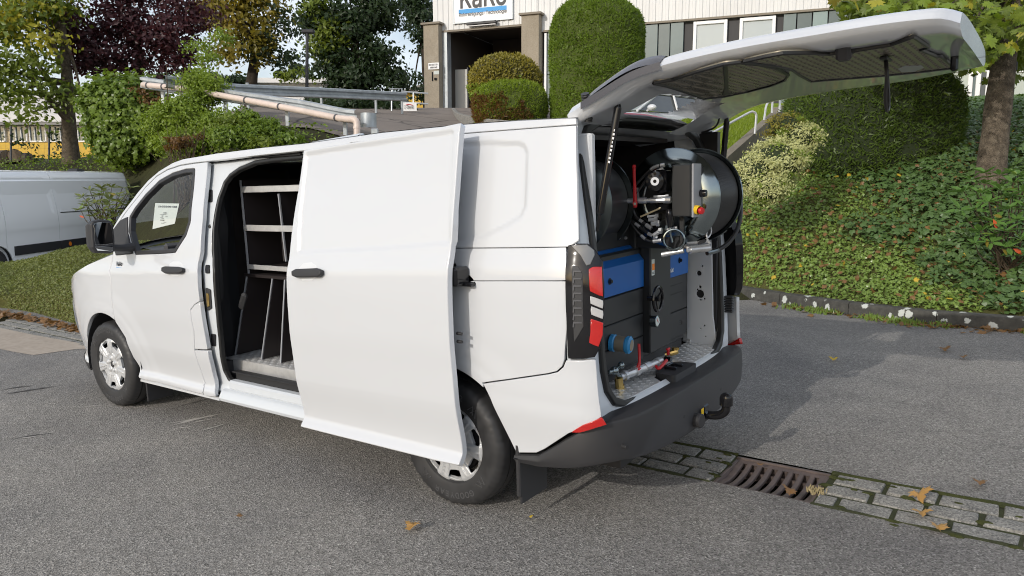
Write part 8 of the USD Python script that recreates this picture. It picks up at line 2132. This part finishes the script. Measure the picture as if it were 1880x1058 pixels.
# ------------------------------------------------------------------ guard rails, pale pipe, lamp post
def wbeam(node, name, P, h=.31, flip=1, m_='galv'):
    P = np.asarray(P); Tn = unit(np.gradient(P, axis=0)); S_ = np.cross(Tn, [0, 0, 1.0]); S_ = unit(S_)
    sg = np.sign(((CW - P) * S_).sum(1).mean()); S_ = S_ * sg
    pr = [(0, -.5), (.08, -.42), (.08, -.22), (0, -.10), (0, .10), (.08, .22), (.08, .42), (0, .5)]
    rows = [[p + s * o + np.array([0, 0, 1.0]) * h * k for o, k in pr] for p, s in zip(P, S_)]
    part(node, name, gridmesh(np.array(rows)), m_, 20)
gr2 = thing('guard_rail', 'far galvanised guard rail along the upper edge of the driveway', 'guard rail', G(745, 26), group='guard rails along the driveway')
fd_ = lambda x: np.interp(x, [300, 425, 745], [18.5, 20.2, 26.0])
fy = lambda x: np.interp(x, [300, 425, 600, 745], [150, 164.5, 171, 178])
fx_ = np.linspace(300, 745, 24)
wbeam(gr2, 'beam', [W(x, fy(x), fd_(x)) for x in fx_], .31)
for x in (330, 455, 590, 690, 738): part(gr2, 'post', obox(W(x, fy(x) + 12, fd_(x) + .12), CAMR, CAMF, np.array([0, 0, 1.0]), .07, .09, .75, .008), 'galv')
gr1 = thing('guard_rail', 'near guard rail carrying the pale pipe above the cab', 'guard rail', G(640, 16.2), group='guard rails along the driveway')
nd_ = lambda x: np.interp(x, [262, 640, 690], [19.6, 16.3, 16.0])
nyv = lambda x: np.interp(x, [262, 430, 560, 630, 690], [152, 178, 197, 212, 219])
nx_ = np.linspace(262, 655, 20)
wbeam(gr1, 'beam', [W(x, nyv(x), nd_(x) + .12) for x in nx_], .31)
ec2 = W(672, 220, 16.05)
part(gr1, 'end_piece', gridmesh(np.array([[ec2 + CAMR * (.17 * math.sin(a)) + CAMF * (.30 - .25 * math.cos(a)) + np.array([0, 0, z]) for a in np.linspace(-1.5, 1.6, 10)] for z in (-.155, .155)])), 'galv', 40)
for x in (300, 415, 528, 634): part(gr1, 'post', obox(W(x, nyv(x) + 28, nd_(x) + .22), CAMR, CAMF, np.array([0, 0, 1.0]), .085, .08, .85, .008), 'galv')
part(gr1, 'reflector_post', obox(W(688, 243, 15.9), CAMR, CAMF, np.array([0, 0, 1.0]), .16, .05, .16, .02), 'galv')
plain('pipe_pink', (0.60, 0.50, 0.44), rough=0.45, vary=.12, vscale=2)
pi = thing('pale_pipe', 'pale pinkish drain pipe with dark clamps along the near guard rail', 'pipe', W(655, 255, 15.9))
py_ = lambda x: np.interp(x, [262, 330, 420, 530, 620, 650], [154, 160, 176, 197, 215, 218])
pd_ = lambda x: np.interp(x, [262, 650], [19.3, 15.9])
px_ = np.linspace(262, 640, 26)
main = [W(x, py_(x) + 2, pd_(x)) for x in px_]
part(pi, 'pipe', tube(np.vstack([main, spline([main[-1], W(650, 220, 15.85), W(655, 228, 15.83), W(655, 262, 15.83)], 6)[1:]]), .070, 14), 'pipe_pink')
for x in (272, 300, 452, 514, 618):
    c = W(x, py_(x) + 2, pd_(x)); t_ = unit(W(x + 5, py_(x + 5) + 2, pd_(x + 5)) - W(x - 5, py_(x - 5) + 2, pd_(x - 5)))
    part(pi, 'clamp', tube([c - t_ * .022, c + t_ * .022], .080, 14), 'cab_grey')
part(pi, 'coupling', tube([W(655, 233, 15.83), W(655, 237, 15.83)], .078, 14), 'pipe_pink')
lpz = thing('lamp_post', 'dark lamp post standing beyond the far guard rail', 'lamp post', G(563, 30))
part(lpz, 'pole', tube([G(563, 30, -.2), W(564, 60, 30)], [.075, .06], 10), 'cab_dark')
part(lpz, 'lamp_head', obox(W(566, 58, 30), CAMR, CAMF, np.array([0, 0, 1.0]), .5, .25, .15, .04), 'cab_dark')
# ------------------------------------------------------------------ buildings far behind
def fblock(px0, px1, py0, py1, d, dep, b=0.0):
    a, c = W(px0, py1, d), W(px1, py0, d)
    cx = (a + c) / 2; w_ = abs((c - a) @ CAMR); h_ = c[2] - a[2]
    return obox(cx + CAMF * dep / 2, CAMR, CAMF, np.array([0, 0, 1.0]), w_, dep, h_, b)
plain('wall_yellow', (0.62, 0.40, 0.06), rough=.8, vary=.15)
plain('wall_cream', (0.62, 0.50, 0.32), rough=.8)
plain('roof_white', (0.66, 0.65, 0.64), rough=.7)
plain('eaves_grey', (0.22, 0.215, 0.20), rough=.6)
plain('win_green', (0.07, 0.11, 0.10), rough=.12, coat=1.0)
plain('far_white', (0.60, 0.60, 0.60), rough=.8, vary=.1)
dY2 = 55
yb3 = thing('yellow_building', 'low yellow building with white window groups behind the leaning maple', 'building', G(100, dY2))
part(yb3, 'wall', fblock(-300, 260, 262, 320, dY2, 8), 'wall_yellow')
part(yb3, 'window_wall', fblock(-300, 260, 229.5, 261.8, dY2 + .05, 8), 'wall_cream')
part(yb3, 'eaves', fblock(-310, 262, 224, 229.3, dY2 - .8, 9), 'eaves_grey')
part(yb3, 'roof', fblock(-310, 262, 211, 223.8, dY2 - .9, 9.2), 'roof_white')
for i, x in enumerate((-90, -56, -22, 18, 53, 90, 142, 180, 216)):
    w0 = part(yb3, 'window', cat(fblock(x, x + 1.6, 231, 261, dY2 - .12, .2), fblock(x + 29, x + 30.6, 231, 261, dY2 - .12, .2), fblock(x + 1.6, x + 29, 231, 233, dY2 - .12, .2), fblock(x + 1.6, x + 29, 258.5, 261, dY2 - .12, .2), fblock(x + 9.5, x + 10.7, 233, 258.5, dY2 - .12, .2), fblock(x + 19.5, x + 20.7, 233, 258.5, dY2 - .12, .2)), 'window_white')
    for k in range(3): part(w0, 'pane', fblock(x + 1.6 + 9.2 * k, x + 9.4 + 9.9 * k, 233, 258.5, dY2 - .02, .06), 'win_green')
fb2 = thing('white_hall', 'pale flat hall with dark window strip behind the yellow building', 'building', G(100, 75))
part(fb2, 'wall', fblock(-300, 220, 180, 260, 75, 10), 'far_white')
part(fb2, 'roof', fblock(-305, 224, 175, 179.8, 74.5, 11), 'roof_white')
for x in (-40, -14, 8): part(fb2, 'window', fblock(x, x + 13, 192, 209, 74.9, .2), 'pane_dark')
for x in range(30, 200, 12): part(fb2, 'wall_rib', fblock(x, x + 1.2, 186, 212, 74.9, .15), 'roof_white')
fb3 = thing('flat_building', 'pale flat roofed building far behind the far guard rail', 'building', G(540, 80))
part(fb3, 'wall', fblock(440, 640, 152, 210, 80, 12), 'far_white')
part(fb3, 'roof', fblock(435, 645, 143, 151.8, 79, 14), 'roof_white')
part(fb3, 'annex', fblock(470, 560, 172, 205, 60, 8), 'roof_white')
for x in (575, 595, 615): part(fb3, 'window', fblock(x, x + 12, 160, 170, 79.9, .2), 'pane_dark')
sh = thing('yellow_house', 'yellow house with sloping roof just left of the hall', 'house', G(765, 60))
part(sh, 'wall', fblock(735, 810, 165, 215, 60, 6), 'wall_yellow')
c0_ = W(735, 165, 59.5)
rf = np.array([W(730, 168, 59.4), W(815, 142, 59.4), W(815, 146, 59.4), W(730, 172, 59.4)]); rf2 = rf + CAMF * 7
part(sh, 'roof', trimesh.convex.convex_hull(np.vstack([rf, rf2])), 'eaves_grey')
part(sh, 'gable', trimesh.convex.convex_hull(np.vstack([[W(738, 170, 59.7), W(812, 148, 59.7), W(812, 166, 59.7), W(738, 170, 59.9)], np.array([W(738, 170, 59.7), W(812, 148, 59.7), W(812, 166, 59.7)]) + CAMF * .2])), 'far_white')
rl2 = thing('pipe_railing', 'thin grey pipe railing at the end of the far guard rail', 'railing', G(740, 27))
for pts in ([(715, 164), (738, 163), (738, 204)], [(719, 166), (719, 204)], [(738, 168), (760, 170), (786, 172)], [(759, 170), (759, 204)], [(738, 188), (786, 191)]):
    part(rl2, 'rail', tube([W(x, y, 27) for x, y in pts], .03, 6), 'galv')
bn = thing('banner', 'white banner with dark lettering tied to the pipe railing', 'banner', W(750, 204, 26.8))
part(bn, 'cloth', fblock(740, 765, 188.5, 204, 26.8, .01), 'window_white')
part(bn, 'lettering', textm('Z-Dienst', .11, W(742, 199.5, 26.78), CAMR, (0, 0, 1), .003, False, width=pxr(17, 26.8)), 'black_print', False)
part(bn, 'red_line', tube([W(745, 193, 26.77), W(751, 191.5, 26.77), W(758, 193.5, 26.77)], .012, 5), 'red_paint')
# logs, fence posts
lg = [(8, 288, 12), (28, 286, 12), (46, 291, 10), (10, 303, 11), (34, 304, 11), (55, 302, 10), (70, 299, 9), (68, 305, 8)]
plain('log_bark', (0.055, 0.042, 0.032), rough=.9, vary=.3, vscale=8, bump=.01, bscale=20)
plain('log_end', (0.20, 0.15, 0.10), rough=.9, vary=.2, vscale=10)
dirs = [.2, -.3, .5, .1, .6, .3, .9, .4]
for i, (x, y, r) in enumerate(lg):
    c = W(x, y, 27.5 + .1 * i); u_ = unit(CAMR * math.cos(dirs[i] + 2.4) + CAMF * math.sin(dirs[i] + 2.4)); rr = pxr(r, 27.5)
    t = thing('log', ['thick dark log on the pile at left, top left one', 'thick log on the pile, top one beside its neighbour', 'smaller log on the right shoulder of the pile', 'lower left log of the pile', 'middle lower log of the pile', 'lower log with pale cut end', 'small log at the right end of the pile', 'lowest small log at the right end of the pile'][i], 'log', c - [0, 0, rr], group='logs piled behind the mesh fence')
    e0, e1 = c - u_ * .2, c + u_ * .9
    part(t, 'bark', tube([e0, e1], rr, 14, False), 'log_bark', 40)
    part(t, 'cut_end', lathe([(0, .001), (rr * .96, .001)], e0, -u_, 14), 'log_end'); part(t, 'cut_end', lathe([(0, .001), (rr * .96, .001)], e1, u_, 14), 'log_end')
fc2 = thing('mesh_fence', 'wire mesh fence with thin posts in front of the log pile', 'fence', G(90, 26.3))
for x in (-40, 20, 90): part(fc2, 'post', tube([W(x, 300, 26.5), W(x, 232, 26.5)], .035, 6), 'cab_grey')
for y in np.arange(240, 306, 11.0): part(fc2, 'wire', tube([W(-40, y, 26.5), W(90, y, 26.5)], .0025, 3), 'cab_grey')
for x in np.arange(-38, 90, 12.0): part(fc2, 'wire', tube([W(x, 240, 26.5), W(x, 305, 26.5)], .0025, 3), 'cab_grey')
cp_ = thing('climber', 'dark climbing plant on the fence post left of the leaning trunk', 'climber', W(100, 300, 26))
part(cp_, 'foliage', crown([B_(108, 265, 26, 22, 28), B_(95, 240, 26, 12, 20), B_(40, 262, 26, 16, 16), B_(62, 280, 26, 12, 16), B_(8, 250, 26, 10, 22)], 420, .14, 'diamond', .3, .5, 81, .15), 'leaf_dark', False)
